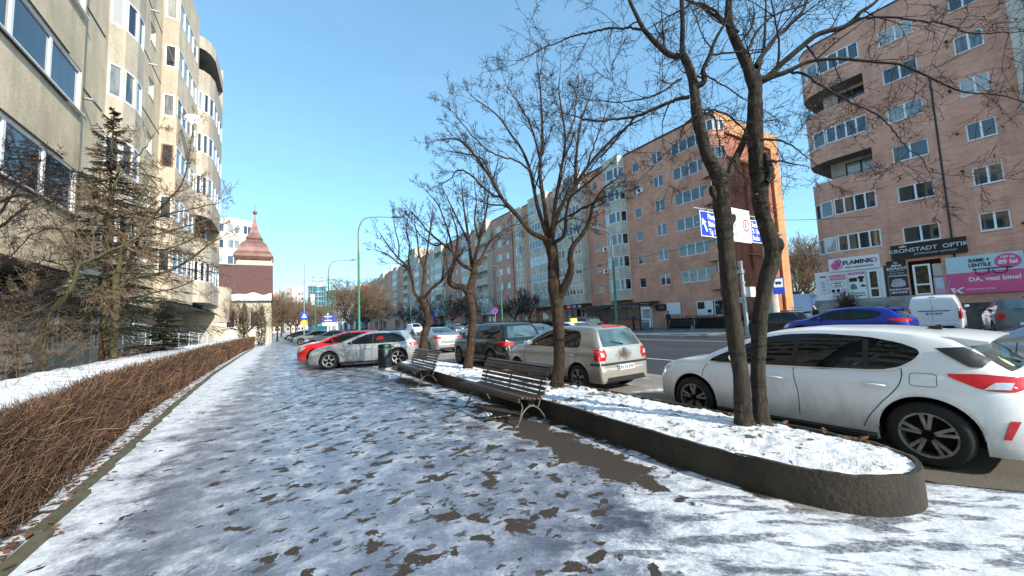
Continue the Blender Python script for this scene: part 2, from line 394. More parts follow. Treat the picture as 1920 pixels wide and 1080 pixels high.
    bare = m.math('MAXIMUM', m.math('MAXIMUM', patch, melt), wall)
    c = m.mix(m.math('MULTIPLY', stm, 0.85), c, (0.03,0.035,0.06))
    c = m.mix(bare, c, asph)
    m.color(c)
    rg = m.math('ADD', m.math('MULTIPLY', snow, 0.35), 0.26); rg = m.math('ADD', rg, m.math('MULTIPLY', m.math('SUBTRACT', med, 0.5), 0.35))
    m.rough(m.mix(bare, rg, 0.8))
    hh = m.math('ADD', m.math('MULTIPLY', m.math('ADD', med, m.math('MULTIPLY', fine, 0.35)), 0.6), m.math('MULTIPLY', bare, -0.35))
    m.bump(hh, 0.75, 0.035); return m.m
M_pave = pavement_mat()

def asphalt(name, a, b, snow=0.0, rough=0.75):
    m = Mat(name, a, rough); p = m.world(); f = m.noise(m.world((1,0.25,1)), 0.9, 6, 0.6); g = m.noise(p, 40, 5, 0.7); h = m.noise(p, 1.3, 7, 0.7)
    c = m.ramp(f, [(0.3,a),(0.7,b)]); c = m.mix(0.5, c, m.ramp(g, [(0.3,0.2),(0.7,0.8)]), 'OVERLAY')
    if snow: c = m.mix(m.ramp(h, [(0.60-snow*0.2,0.0),(0.68-snow*0.1,0.85)]), c, (0.72,0.75,0.80))
    m.color(c); m.bump(g, 0.4, 0.01); return m.m
M_road = asphalt('road_asphalt', (0.018,0.02,0.026), (0.042,0.043,0.052), 0, 0.95)
M_park = asphalt('salted_asphalt', (0.17,0.145,0.115), (0.34,0.30,0.25), 0.22)
M_parkn = asphalt('dusty_asphalt', (0.095,0.08,0.06), (0.17,0.145,0.112))
M_farpave = asphalt('far_paving', (0.10,0.10,0.105), (0.18,0.18,0.185), 0.12)
M_land = asphalt('town_ground', (0.12,0.115,0.11), (0.22,0.21,0.20), 0.5)
M_lawn = asphalt('frozen_lawn', (0.05,0.04,0.025), (0.12,0.10,0.06), 0.8)
M_mark = simple('road_paint', (0.60,0.60,0.60), 0.6, var=0.3, scale=8)

def sheet(name, pts, z, mat, label=None):
    mb = MB(); mb.poly([(x, y, z) for x, y in pts]); o = mb.build(name, mat); tag(o, label, None, kind='structure'); return o
sheet('ground', [(-1500,-1500),(1500,-1500),(1500,1500),(-1500,1500)], -0.02, M_land)
sheet('lawn', [(-12,-8),(-2.2,-8),(-2.2,60),(-12,60)], 0.0, M_lawn)
sheet('road', [(5.3,-40),(23.6,-40),(23.6,420),(5.3,420)], -0.008, M_road)
sheet('parking_lane', [(5.2,1.15),(5.5,0.7),(5.7,0.0),(5.7,-30),(8.9,-30),(8.95,420),(5.2,420)], -0.004, M_park)
sheet('near_parking_bay', [(5.22,1.1),(5.52,0.68),(5.72,0.0),(5.72,-30),(8.7,-30),(8.7,4.2),(7.2,5.6),(5.22,5.9)], -0.001, M_parkn)
mb = MB()   # pavement: follows the parking bay edge past the planter
mb.poly([(x,y,0.003) for x,y in [(-2.05,-8),(5.7,-8),(5.68,0.0),(5.5,0.62),(5.2,1.08),(5.0,1.4),(5.0,15.6),(5.15,200),(-0.6,200),(-2.2,60),(-2.2,-8)]])
tag(mb.build('pavement', M_pave), None, None, kind='structure')
mb = MB()
for x0, seg in ((14.9, (3.2, 5.0)), (11.9, (3.2, 5.0))):
    y = -20 if x0 > 12 else -17
    while y < 200:
        mb.quad((x0,y,-0.003),(x0+0.13,y,-0.003),(x0+0.13,y+seg[0],-0.003),(x0,y+seg[0],-0.003)); y += sum(seg)
mb.quad((20.9,-20,-0.003),(21.03,-20,-0.003),(21.03,200,-0.003),(20.9,200,-0.003))
tag(mb.build('road_markings', M_mark), None, None, kind='structure')
mb = MB(); mb.box(23.6,36.9,16.0,420,-0.3,0.13); mb.box(23.6,35.2,-40,6.5,-0.3,0.06); mb.box(23.6,35.2,6.5,9.8,-0.3,0.10)
mb.box(24.4,60,9.8,16.0,-0.3,0.07)
tag(mb.build('far_pavement', M_farpave), None, None, kind='structure')
mb = MB(); y = -14.0
while y < 190:
    mb.box(23.42,23.58,y+0.01,y+0.99,-0.1,0.15); y += 1.0
tag(mb.build('far_kerb', M_plinth), None, None, kind='structure')
# left edging kerb with leaf litter strip
def kx(y): return float(np.interp(y, [-8,0,4.4,6.5,12,20,32,60], [-1.45,-1.47,-1.62,-1.78,-2.03,-2.22,-2.2,-2.0]))
mb = MB(); y = -8.0
while y < 45:
    x = kx(y+.5)
    j = rnd.uniform(-0.006, 0.006); mb.box(x-0.10+j, x+j, y+0.004, y+0.996, -0.1, 0.045+rnd.uniform(-.006,.006)); y += 1.0
M_kerbm = simple('mossy_kerb', (0.10,0.088,0.055), 0.95, var=0.35, scale=5)
tag(mb.build('kerb', M_kerbm), 'low mossy concrete edging between the snowy pavement and the hedge', None, kind='structure')
def litter_mat():
    m = Mat('leaf_litter_snow', (0.3,0.2,0.1), 0.8); p = m.world(); f = m.noise(p, 9, 6, 0.65); g = m.noise(p, 34, 5, 0.7)
    c = m.ramp(g, [(0.3,(0.05,0.03,0.02)),(0.7,(0.20,0.11,0.065))]); m.color(m.mix(m.ramp(f, [(0.44,0.0),(0.52,1.0)]), c, (0.82,0.84,0.87)))
    m.bump(g, 0.8, 0.03); return m.m
mb = MB()
for i in range(66): mb.quad((-2.95,-8+i,0.02),(kx(-8+i)-.12,-8+i,0.02),(kx(-7+i)-.12,-7+i,0.02),(-2.95,-7+i,0.02))
tag(mb.build('verge', litter_mat()), None, None, kind='structure')

# ------------------------------------------------------------ planter
def catmull(pts, n=8, closed=False):
    P = [Vector(p) for p in pts]; out = []; k = len(P)
    rng = range(k if closed else k-1)
    for i in rng:
        p1, p2 = P[i], P[(i+1) % k]
        p0 = P[(i-1) % k] if (closed or i > 0) else p1*2-p2
        p3 = P[(i+2) % k] if (closed or i+2 < k) else p2*2-p1
        for j in range(n):
            t = j/n
            out.append(0.5*((2*p1)+(p2-p0)*t+(2*p0-5*p1+4*p2-p3)*t*t+(3*p1-p0-3*p2+p3)*t*t*t))
    if not closed: out.append(P[-1].copy())
    return out
edge = [(3.74,14.6),(3.73,11.5),(3.73,9.2),(3.76,7.4),(3.78,5.7),(3.74,3.8),(3.69,2.6),(3.77,1.75),(3.97,1.29),(4.36,1.09),(4.76,1.17),(5.02,1.47),(5.12,2.0),(5.16,3.0),(5.16,5.0),(5.14,7.4),(5.12,9.3),(5.05,12),(5.0,14.6)]
ring = catmull([Vector((x,y,0)) for x,y in edge], 8)
def inset(r, d):
    out = []; k = len(r)
    for i in range(k):
        t = (r[min(i+1,k-1)]-r[max(i-1,0)]).normalized(); nrm = Vector((-t.y, t.x, 0))
        out.append(r[i]+nrm*d)
    return out
inner = inset(ring, 0.045)
if inner[60].x < ring[60].x and ring[60].x < 4: inner = inset(ring, -0.045)
planter = thing('planter', 'long low concrete planter with a rounded end and snow on top', 'planter', (4.4, 1.1, 0))
def loc(pts, o): return [tuple(Vector(p)-Vector(o)) for p in pts]
mb = MB(); PO = Vector((4.4,1.1,0)); k = len(ring); chips = [0.302+rnd.uniform(-.007,.007) for _ in range(k)]
for i in range(k-1):
    a, b, c, d = ring[i]-PO, ring[i+1]-PO, inner[i+1]-PO, inner[i]-PO; za, zb = chips[i], chips[i+1]
    oa, ob = a+(a-d)*0.06, b+(b-c)*0.06
    mb.quad((oa.x,oa.y,-.02),(ob.x,ob.y,-.02),(b.x,b.y,zb-.02),(a.x,a.y,za-.02))
    a2, b2 = a+(d-a)*.12, b+(c-b)*.12
    mb.quad((a.x,a.y,za-.02),(b.x,b.y,zb-.02),(b2.x,b2.y,zb),(a2.x,a2.y,za))
    mb.quad((a2.x,a2.y,za),(b2.x,b2.y,zb),(c.x,c.y,zb),(d.x,d.y,za))
    mb.quad((d.x,d.y,za),(c.x,c.y,zb),(c.x,c.y,.2),(d.x,d.y,.2))
M_plwall = concrete('planter_concrete', (0.066,0.052,0.036), (0.022,0.017,0.012), 0.7)
mb.build('wall', M_plwall, planter, fix=True, smooth=True, sharp=30)
# lumpy snow bed: dense grid clipped to the inner ring
def nz(x, y, s=1.0, seed=0):
    from mathutils import noise as N
    return N.noise(Vector((x*s, y*s, seed*7.3)))
half = k//2
mb = MB(); L, Rr = [], []
ys = [1.1+0.03*i for i in range(int((14.5-1.1)/0.03))]
def xs_at(y):
    xl = xr = None
    for i in range(k-1):
        a, b = inner[i], inner[i+1]
        if (a.y-y)*(b.y-y) <= 0 and a.y != b.y:
            x = a.x+(b.x-a.x)*(y-a.y)/(b.y-a.y)
            if i < k*0.52: xl = x if xl is None else min(xl,x)
            else: xr = x if xr is None else max(xr,x)
    return xl, xr
rows = []
ymin = min(p.y for p in inner)
for y in [ymin+0.004]+[yy for yy in ys if yy > ymin+.02]:
    hits = []
    for i in range(k-1):
        a, b = inner[i], inner[i+1]
        if (a.y-y)*(b.y-y) <= 0 and abs(a.y-b.y) > 1e-9: hits.append(a.x+(b.x-a.x)*(y-a.y)/(b.y-a.y))
    if len(hits) >= 2: rows.append((y, min(hits), max(hits)))
NX = 56
for y, xl, xr in rows:
    for j in range(NX):
        t = j/(NX-1); xa_, xb_ = xl-.03-.035*nz(xl,y,5,6), xr+.03+.035*nz(xr,y,5,7); x = xa_+(xb_-xa_)*t; e = min(t, 1-t)*(xr-xl); ey = y-ymin
        e = min(e, ey*1.2); crown = 0.05*min(1, e/0.35)
        z = 0.275+crown + nz(x,y,3,1)*0.026 + nz(x,y,11,2)*0.019 + nz(x,y,26,3)*0.014
        if e < 0.02: z = min(z, 0.308) if e > 0 and y > ymin+.02 else .30
        mb.v.append((x-PO.x, y-PO.y, z))
for i in range(len(rows)-1):
    for j in range(NX-1):
        a = i*NX+j; mb.f.append((a, a+1, a+NX+1, a+NX)); mb.m.append(0)
def bed_mat():
    m = Mat('bed_snow', (0.8,0.8,0.8), 0.6); p = m.world(); f = m.noise(m.world((1,1,0.3)), 5.5, 8, 0.72, 0.3); g = m.noise(p, 26, 6, 0.7); s = m.sep(p)
    c = m.ramp(g, [(0.3,(0.74,0.76,0.80)),(0.6,(0.90,0.90,0.92))])
    t = m.math('ADD', f, m.math('MULTIPLY', m.math('SUBTRACT', m.noise(p, 1.1, 3), 0.5), 0.35)); t = m.math('ADD', t, m.math('MULTIPLY', m.math('SUBTRACT', g, 0.5), 0.16))
    c = m.mix(m.ramp(t, [(0.545,0.0),(0.590,0.95)]), c, m.ramp(g, [(0.4,(0.045,0.035,0.02)),(0.65,(0.16,0.11,0.055))]))
    m.color(c); m.bump(g, 0.8, 0.03); return m.m
tag(mb.build('snow_bed', bed_mat(), planter, smooth=True))
# dead grass blades and leaves poking through
mb = MB()
for i in range(2600):
    y = 1.3 + (rnd.random()**1.7)*12.5; r = min(rows, key=lambda q: abs(q[0]-y)); x = rnd.uniform(r[1]+.05, r[2]-.05)
    if nz(x, y, 2.2, 5) < 0.10: continue
    a = rnd.uniform(0, 6.28); h = rnd.uniform(0.01,0.05); ln = rnd.uniform(.01,.05)
    b = Vector((x-PO.x, y-PO.y, 0.305)); e = b+Vector((math.cos(a)*ln, math.sin(a)*ln, h)); w = Vector((-math.sin(a), math.cos(a), 0))*0.0022
    mb.quad(tuple(b-w), tuple(b+w), tuple(e+w*.4), tuple(e-w*.4))
tag(mb.build('dead_grass', simple('dead_grass', (0.30,0.24,0.13), 0.9, var=0.4), planter), kind='stuff')

def leaf_scatter(n, fx, name, label, mat):
    mb = MB()
    for i in range(n):
        x, y, z = fx(); a = rnd.uniform(0,6.28); s = rnd.uniform(.018,.045); t = rnd.uniform(-.35,.35)
        u = Vector((math.cos(a), math.sin(a), t)).normalized()*s; v = Vector((-math.sin(a), math.cos(a), rnd.uniform(-.3,.3))).normalized()*s*0.6
        c = Vector((x,y,z+0.012)); mb.poly([tuple(c-u), tuple(c-u*.3+v), tuple(c+u*.5+v*.7), tuple(c+u*1.2), tuple(c+u*.3-v), tuple(c-u*.4-v*.8)])
    return tag(mb.build(name, mat), label, 'leaves', kind='stuff')
def fx_verge():
    y = 2.2+(rnd.random()**1.6)*22; x = kx(y)-.22+rnd.gauss(0, 0.13)
    if x > kx(y)+.1: x = kx(y)+abs(rnd.gauss(0,0.5))
    return x, y, (0.05 if kx(y)-.14 < x < kx(y) else 0.022 if x < kx(y) else 0.006)
leaf_scatter(620, fx_verge, 'fallen_leaves', 'brown fallen leaves along the foot of the hedge', M_leafdry)
def fx_bed():
    y = 1.4+(rnd.random()**1.5)*9; r = min(rows, key=lambda q: abs(q[0]-y)); cx = 4.75
    x = min(max(rnd.gauss(cx,.3), r[1]+.05), r[2]-.05); return x, y, 0.335
leaf_scatter(60, fx_bed, 'planter_leaves', 'brown leaves lying on the planter snow round the trunks', M_leafdry)

# ------------------------------------------------------------ hedge
def hx(y): return float(np.interp(y, [-3,2,5.2,8,10.5,23,35,47], [-1.80,-1.83,-1.93,-2.16,-2.38,-2.55,-2.5,-2.15]))
hedge = thing('hedge', 'long clipped leafless brown hedge running beside the pavement under snow', 'hedge', (-2.9, 2, 0))
HO = Vector((-2.9,2,0))
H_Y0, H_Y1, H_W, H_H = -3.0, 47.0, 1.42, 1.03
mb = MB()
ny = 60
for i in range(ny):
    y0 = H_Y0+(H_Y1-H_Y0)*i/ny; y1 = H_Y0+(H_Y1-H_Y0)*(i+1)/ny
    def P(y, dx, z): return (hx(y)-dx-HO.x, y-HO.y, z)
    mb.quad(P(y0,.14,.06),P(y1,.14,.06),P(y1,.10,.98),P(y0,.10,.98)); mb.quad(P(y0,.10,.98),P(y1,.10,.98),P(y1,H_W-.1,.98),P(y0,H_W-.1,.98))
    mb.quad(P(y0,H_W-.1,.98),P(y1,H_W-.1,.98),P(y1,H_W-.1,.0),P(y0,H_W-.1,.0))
mb.build('stems', M_hedgecore, hedge)  # dark core behind the twigs, shade between them put into its colour
mb = MB()
def twig3(p, d, L, r, mb=mb, bend=0.36, segs=3, n=3):
    pts = [p]; q = p.copy(); dd = d.copy()
    for i in range(segs):
        dd = (dd+Vector((rnd.gauss(0,bend),rnd.gauss(0,bend),rnd.gauss(0,bend)))).normalized(); q = q+dd*(L/segs); pts.append(q)
    mb.tube([tuple(x-HO) for x in pts], [r*(1-0.7*i/segs) for i in range(segs+1)], n, 0, False)
def hedge_twigs(n, y0, y1, pw, rmul, Lm=1.0):
    for i in range(n):
        y = y0+(y1-y0)*(rnd.random()**pw); face = rnd.random()
        if face < 0.68:      # street side: upright slanting stems and tangled tips
            x = hx(y)-rnd.uniform(-.02,.14); z = rnd.random()**0.8*0.97
            if rnd.random() < 0.5: d = Vector((rnd.gauss(0.0,.12), rnd.gauss(.16,.26), 1)).normalized(); L = rnd.uniform(.18,.5); r = rnd.uniform(.0020,.0048)
            else: d = Vector((rnd.gauss(.06,.18), rnd.gauss(.1,.9), rnd.gauss(.35,.6))).normalized(); L = rnd.uniform(.10,.30); r = rnd.uniform(.0016,.0035)
        elif face < 0.86:
            x = hx(y)-rnd.uniform(0,.22); z = .93+rnd.uniform(-.06,.08); d = Vector((rnd.gauss(.1,.6), rnd.gauss(0,.8), rnd.gauss(.35,.3))).normalized(); L = rnd.uniform(.08,.24); r = rnd.uniform(.0016,.004)
        else:
            x = hx(y)-rnd.uniform(.4,H_W); z = .93; d = Vector((rnd.gauss(0,.5), rnd.gauss(0,.6), 1)).normalized(); L = rnd.uniform(.05,.22); r = rnd.uniform(.0016,.003)
        if z+L*d.z > 1.10: L = max(.04, (1.10-z)/max(d.z,.1))
        twig3(Vector((x,y,z)), d, L*Lm, r*rmul)
hedge_twigs(34000, 1.6, 9.0, 1.5, 1.0)
hedge_twigs(13000, 7.0, 22.0, 1.3, 1.9, 1.15)
hedge_twigs(8000, 18.0, 47.0, 1.0, 3.4, 1.3)
for i in range(1100):
    y = 1.8+30*rnd.random()**1.8; x = hx(y)+rnd.uniform(-.05,.02); d = Vector((rnd.gauss(-.03,.07), rnd.gauss(.22,.16), 1)).normalized()
    twig3(Vector((x,y,rnd.uniform(0,.12))), d, rnd.uniform(.55,.95), rnd.uniform(.0035,.0075)*(1+max(0,y-8)*.05), bend=.12)
tag(mb.build('twigs', M_hedge, hedge), kind='stuff')
# dead leaves caught in the hedge
mb = MB()
for i in range(90):
    y = 2.6+rnd.random()**1.5*9; c = Vector((hx(y)+.02, y, rnd.uniform(.15,.95)))-HO; s = rnd.uniform(.02,.05); a = rnd.uniform(0,6.28)
    u = Vector((.3, math.cos(a), math.sin(a))).normalized()*s; v = Vector((.2, -math.sin(a), math.cos(a))).normalized()*s*.5
    mb.poly([tuple(c-u), tuple(c+v), tuple(c+u), tuple(c-v)])
tag(mb.build('caught_leaf', M_leafdry, hedge), kind='stuff')
# snow lying on top of the hedge
mb = MB(); NX = 22; ysn = []; y = 1.5
while y < 46: ysn.append(y); y += 0.05+max(0,(y-6))*0.012
for y in ysn:
    for j in range(NX):
        t = j/(NX-1); x0 = hx(y)-0.17-0.12*nz(y,0,1.3,9)-0.09*nz(y,1,4,9); x1 = hx(y)-H_W-.02; x = x0+(x1-x0)*t; e = min(t,1-t)*1.1
        z = 0.995+0.075*min(1,e/.12)+0.03*nz(x,y,2.4,4)+0.022*nz(x,y,8,5)+0.012*nz(x,y,20,8)
        h = nz(x,y,2.0,11)+0.6*nz(x,y,6,12)
        if h > 0.30 and t < 0.75: z -= 0.11*min(1,(h-.30)/.12)
        mb.v.append((x,y,z))
for i in range(len(ysn)-1):
    for j in range(NX-1):
        a = i*NX+j; mb.f.append((a,a+1,a+NX+1,a+NX)); mb.m.append(0)
tag(mb.build('hedge_snow', M_snow, smooth=True), 'white strip of settled snow lying along the hedge top', 'snow', kind='stuff')
# stray lumps of snow and ice on the pavement by the benches
for i, (x, y, s, lb) in enumerate([(3.12,6.25,.11,'small white lump of snow on the bare patch before the nearer bench'),(3.02,12.6,.08,'small snow lump beside the far bench foot')]):
    mb = MB(); M = Matrix.Translation((0,0,0))
    prof = [(0,.035),(s*.4,.032),(s*.8,.018),(s,.0)]
    mb.lathe(prof[::-1], 14); mb.v = [(a*(1+.3*nz(a*20,b*20,1,3))*1.3, b*(1+.3*nz(b*20,a*20,1,4)), c) for a,b,c in mb.v]
    o = mb.build('snow_lump', M_snow, smooth=True); o.location = (x,y,.004); tag(o, lb, 'snow')
mb = MB(); mb.bar((0,0,.015),(.44,-.09,.02),.022,.012); o = mb.build('wooden_stick', simple('bare_stick',(0.42,0.27,0.15))); o.location = (2.98,5.95,.005)
tag(o, 'thin pale stick lying on the bare patch in front of the nearer bench', 'stick')
# ------------------------------------------------------------ cars  (local frame: nose +x, left side +y, rear axle at x = 0)
def crv(pts, x):
    xs = [p[0] for p in pts]; ys = [p[1] for p in pts]; k = len(xs)
    if x <= xs[0]: return ys[0]
    if x >= xs[-1]: return ys[-1]
    i = max(j for j in range(k) if xs[j] <= x)
    h = xs[i+1]-xs[i]; t = (x-xs[i])/h if h > 1e-9 else 0
    def sl(j):
        if j <= 0 or j >= k-1: return 0.0 if False else ((ys[min(j+1,k-1)]-ys[max(j-1,0)])/max(1e-6,(xs[min(j+1,k-1)]-xs[max(j-1,0)])))
        a = (ys[j]-ys[j-1])/max(1e-6,xs[j]-xs[j-1]); b = (ys[j+1]-ys[j])/max(1e-6,xs[j+1]-xs[j])
        return 0.0 if a*b <= 0 else 2*a*b/(a+b)
    m0, m1 = sl(i), sl(i+1)
    return (2*t**3-3*t*t+1)*ys[i]+(t**3-2*t*t+t)*h*m0+(-2*t**3+3*t*t)*ys[i+1]+(t**3-t*t)*h*m1

HATCH = dict(W=1.82, wb=2.70, r=0.335, arch=0.395, zb=0.20,
  top=[(-.72,.60),(-.71,.88),(-.67,.965),(-.54,1.07),(-.34,1.26),(-.20,1.36),(0.05,1.415),(.55,1.462),(1.0,1.468),(1.5,1.43),(1.85,1.34),(2.25,1.18),(2.68,1.005),(2.95,.965),(3.25,.885),(3.42,.80),(3.52,.68),(3.56,.52)],
  belt=[(-.72,.58),(-.66,.90),(-.3,.985),(.3,.96),(1.2,.925),(2.3,.905),(2.8,.90),(3.2,.80),(3.45,.66),(3.56,.50)],
  plan=[(-.72,.62),(-.69,.74),(-.60,.85),(-.45,.925),(-.2,.98),(.1,1.0),(1.5,1.0),(2.7,.985),(3.05,.95),(3.30,.86),(3.46,.72),(3.56,.55)], tum=.46,
  side=[(.03,1.225),(.18,1.29),(.48,1.352),(.95,1.385),(1.35,1.372),(1.62,1.325),(2.02,1.165),(2.36,1.0),(2.42,.945),(1.2,.962),(.34,.985),(.17,1.03),(.06,1.11),(.01,1.18)],
  pillars=[(1.24,.97,1.18,1.38),(.46,.985,.48,1.34)], bpx=[(1.22,.95,1.14,1.38)], seams=[[(1.22,.945),(1.165,.62),(1.17,.35)],[(.16,1.02),(.155,.92),(.20,.80),(.36,.60),(.47,.44),(.52,.33)],[(2.44,.91),(2.50,.72),(2.42,.34)]],
  rearwin=[(-.60,1.02),(.60,1.02),(.60,1.10),(.53,1.29),(-.53,1.29),(-.60,1.10)], front=(2.58,1.75,.99), handles=[(1.42,.80),(.38,.82)],
  tail=[(-.15,.985),(-.40,1.0),(-.64,.975),(-.665,.87),(-.60,.835),(-.42,.845)], tailr=[(.30,.925),(.50,.965),(.66,.975),(.66,.86),(.52,.855),(.34,.89)],
  head=[(3.12,.83),(3.30,.80),(3.52,.69),(3.52,.61),(3.34,.635),(3.2,.71)], headr=[(.48,.64),(.66,.66),(.66,.58),(.52,.59)],
  plate_z=.50, rail=False, spoiler=True)
def variant(base, **k): d = dict(base); d.update(k); return d
POLO = variant(HATCH, W=1.65, wb=2.46, r=.295, arch=.345, zb=.22,
  top=[(-.68,.55),(-.67,.90),(-.64,.97),(-.52,1.20),(-.40,1.385),(-.25,1.44),(.1,1.462),(.7,1.465),(1.15,1.435),(1.55,1.33),(2.0,1.12),(2.32,1.0),(2.6,.965),(2.9,.88),(3.08,.78),(3.18,.62),(3.20,.5)],
  belt=[(-.68,.54),(-.63,.93),(-.2,.945),(1,.93),(2.0,.92),(2.5,.90),(2.9,.78),(3.1,.66),(3.20,.5)],
  plan=[(-.68,.88),(-.65,.92),(-.55,.955),(-.3,.98),(.3,1.0),(1.6,1.0),(2.4,.98),(2.8,.92),(3.05,.82),(3.20,.62)], tum=.40,
  side=[(-.06,1.0),(-.05,1.20),(.06,1.335),(.6,1.385),(1.05,1.37),(1.35,1.30),(1.75,1.12),(1.98,.975),(1.0,.965),(0,.965)],
  pillars=[(.10,.97,.11,1.36),(.92,.97,.90,1.4)], bpx=[], seams=[[(.93,.95),(.94,.6),(.95,.32)],[(.03,.95),(.0,.75),(.22,.50),(.28,.32)],[(2.0,.93),(2.04,.6),(1.98,.32)]],
  rearwin=[(-.60,.99),(.60,.99),(.56,1.20),(.50,1.36),(-.50,1.36),(-.56,1.20)], front=(2.20,1.30,.96), handles=[(1.12,.80),(.2,.80)],
  tail=[(-.50,.935),(-.655,.945),(-.66,.71),(-.54,.69)], tailr=[(.57,.90),(.60,.945),(.745,.945),(.745,.70),(.60,.70),(.55,.80)],
  head=[(2.78,.79),(3.0,.77),(3.18,.66),(3.16,.58),(2.95,.60),(2.82,.66)], headr=[(.38,.64),(.62,.66),(.62,.55),(.44,.56)], plate_z=.53, spoiler=False)
SUV = variant(HATCH, W=1.81, wb=2.60, r=.35, arch=.40, zb=.28,
  top=[(-.86,.62),(-.85,.98),(-.80,1.06),(-.64,1.36),(-.50,1.58),(-.30,1.645),(.3,1.675),(.9,1.675),(1.35,1.64),(1.7,1.54),(2.1,1.34),(2.5,1.17),(2.8,1.12),(3.2,1.03),(3.38,.90),(3.46,.66)],
  belt=[(-.86,.60),(-.78,1.04),(0,1.06),(1.4,1.03),(2.4,1.03),(2.9,.99),(3.25,.86),(3.46,.62)],
  plan=[(-.86,.78),(-.82,.88),(-.70,.94),(-.4,.985),(.3,1.0),(1.8,1.0),(2.7,.98),(3.1,.90),(3.34,.78),(3.46,.62)], tum=.36,
  side=[(-.42,1.12),(-.42,1.36),(-.20,1.52),(.5,1.585),(1.2,1.575),(1.5,1.52),(1.9,1.33),(2.22,1.10),(1.2,1.075),(-.2,1.095)],
  pillars=[(.08,1.1,.0,1.54),(1.12,1.08,1.08,1.58)], bpx=[], seams=[[(1.13,1.05),(1.13,.7),(1.14,.40)],[(.02,1.07),(.0,.85),(.28,.60),(.34,.40)],[(2.25,1.06),(2.28,.7),(2.2,.40)]],
  rearwin=[(-.62,1.12),(.62,1.12),(.56,1.36),(.49,1.52),(-.49,1.52),(-.56,1.36)], front=(2.40,1.58,1.1), handles=[(1.35,.93),(.28,.94)],
  tail=[(-.48,1.0),(-.82,1.01),(-.83,.83),(-.52,.84)], tailr=[(.46,.86),(.46,.99),(.78,1.01),(.78,.84)],
  head=[(2.95,.93),(3.2,.90),(3.42,.80),(3.42,.68),(3.1,.72),(2.98,.80)], headr=[(.42,.76),(.68,.78),(.68,.67),(.48,.68)], plate_z=.64, rail=True, spoiler=False)
WAGON = variant(HATCH, W=1.785, wb=2.64, r=.345, arch=.395, zb=.20,
  top=[(-.82,.60),(-.80,.86),(-.74,.95),(-.60,1.12),(-.46,1.30),(-.32,1.375),(.1,1.42),(.7,1.43),(1.15,1.405),(1.55,1.32),(2.0,1.15),(2.42,.985),(2.7,.945),(3.1,.87),(3.32,.78),(3.44,.66),(3.50,.5)],
  belt=[(-.82,.58),(-.70,.93),(0,.93),(1.2,.91),(2.3,.89),(2.8,.86),(3.2,.76),(3.42,.64),(3.50,.48)],
  plan=[(-.82,.68),(-.78,.80),(-.66,.90),(-.4,.965),(0,1.0),(1.6,1.0),(2.6,.98),(2.95,.94),(3.22,.85),(3.40,.72),(3.50,.55)], tum=.44,
  side=[(-.34,1.04),(-.12,1.22),(.10,1.315),(.55,1.355),(1.0,1.35),(1.30,1.30),(1.72,1.13),(2.05,.955),(1.0,.94),(-.2,.965)],
  pillars=[(-.02,.95,.08,1.31),(1.0,.94,.96,1.36)], bpx=[], seams=[[(1.02,.92),(1.03,.6),(1.03,.30)],[(-.06,.94),(-.02,.78),(.24,.52),(.30,.30)],[(2.10,.90),(2.14,.6),(2.06,.30)]],
  rearwin=[(-.58,.99),(.58,.99),(.52,1.16),(.46,1.29),(-.46,1.29),(-.52,1.16)], front=(2.33,1.45,.96), handles=[(1.22,.78),(.16,.79)],
  tail=[(-.42,.87),(-.60,.92),(-.78,.92),(-.785,.80),(-.56,.78)], tailr=[(.42,.84),(.48,.92),(.70,.92),(.70,.80),(.52,.80)],
  head=[(2.98,.75),(3.22,.745),(3.46,.66),(3.44,.56),(3.22,.575),(3.04,.64)], headr=[(.40,.60),(.64,.63),(.64,.54),(.46,.54)], plate_z=.48, spoiler=True)
SEDAN = variant(HATCH, W=1.78, wb=2.65, r=.31, arch=.36, zb=.20,
  top=[(-1.0,.55),(-.99,.90),(-.95,.99),(-.80,1.045),(-.45,1.07),(-.2,1.14),(.15,1.28),(.5,1.40),(.85,1.445),(1.2,1.445),(1.55,1.38),(2.0,1.16),(2.36,.99),(2.7,.945),(3.1,.86),(3.32,.76),(3.42,.62),(3.46,.5)],
  belt=[(-1.0,.54),(-.95,.93),(-.4,.99),(.5,.955),(1.5,.93),(2.3,.90),(2.8,.87),(3.2,.76),(3.46,.5)],
  plan=[(-1.0,.72),(-.96,.82),(-.84,.91),(-.5,.97),(0,1.0),(1.6,1.0),(2.6,.98),(3.0,.92),(3.28,.82),(3.46,.6)], tum=.46,
  side=[(-.02,1.01),(.2,1.18),(.5,1.325),(.9,1.375),(1.2,1.37),(1.45,1.32),(1.85,1.12),(2.12,.965),(1.0,.975)],
  pillars=[(.32,.98,.36,1.27),(1.08,.97,1.06,1.38)], bpx=[], seams=[[(1.08,.95),(1.09,.6),(1.1,.3)],[(.05,.98),(.06,.78),(.28,.5),(.3,.3)],[(2.16,.91),(2.2,.6),(2.1,.3)]],
  rearwin='top', front=(2.28,1.45,.97), handles=[(1.28,.80),(.28,.82)],
  tail=[(-.66,.93),(-.82,.95),(-.96,.93),(-.97,.81),(-.80,.79)], tailr=[(.46,.83),(.48,.93),(.72,.93),(.72,.80)],
  head=[(2.95,.76),(3.2,.74),(3.42,.64),(3.40,.56),(3.15,.58),(3.0,.66)], headr=[(.38,.60),(.64,.63),(.64,.53),(.44,.54)], plate_z=.74, spoiler=False)
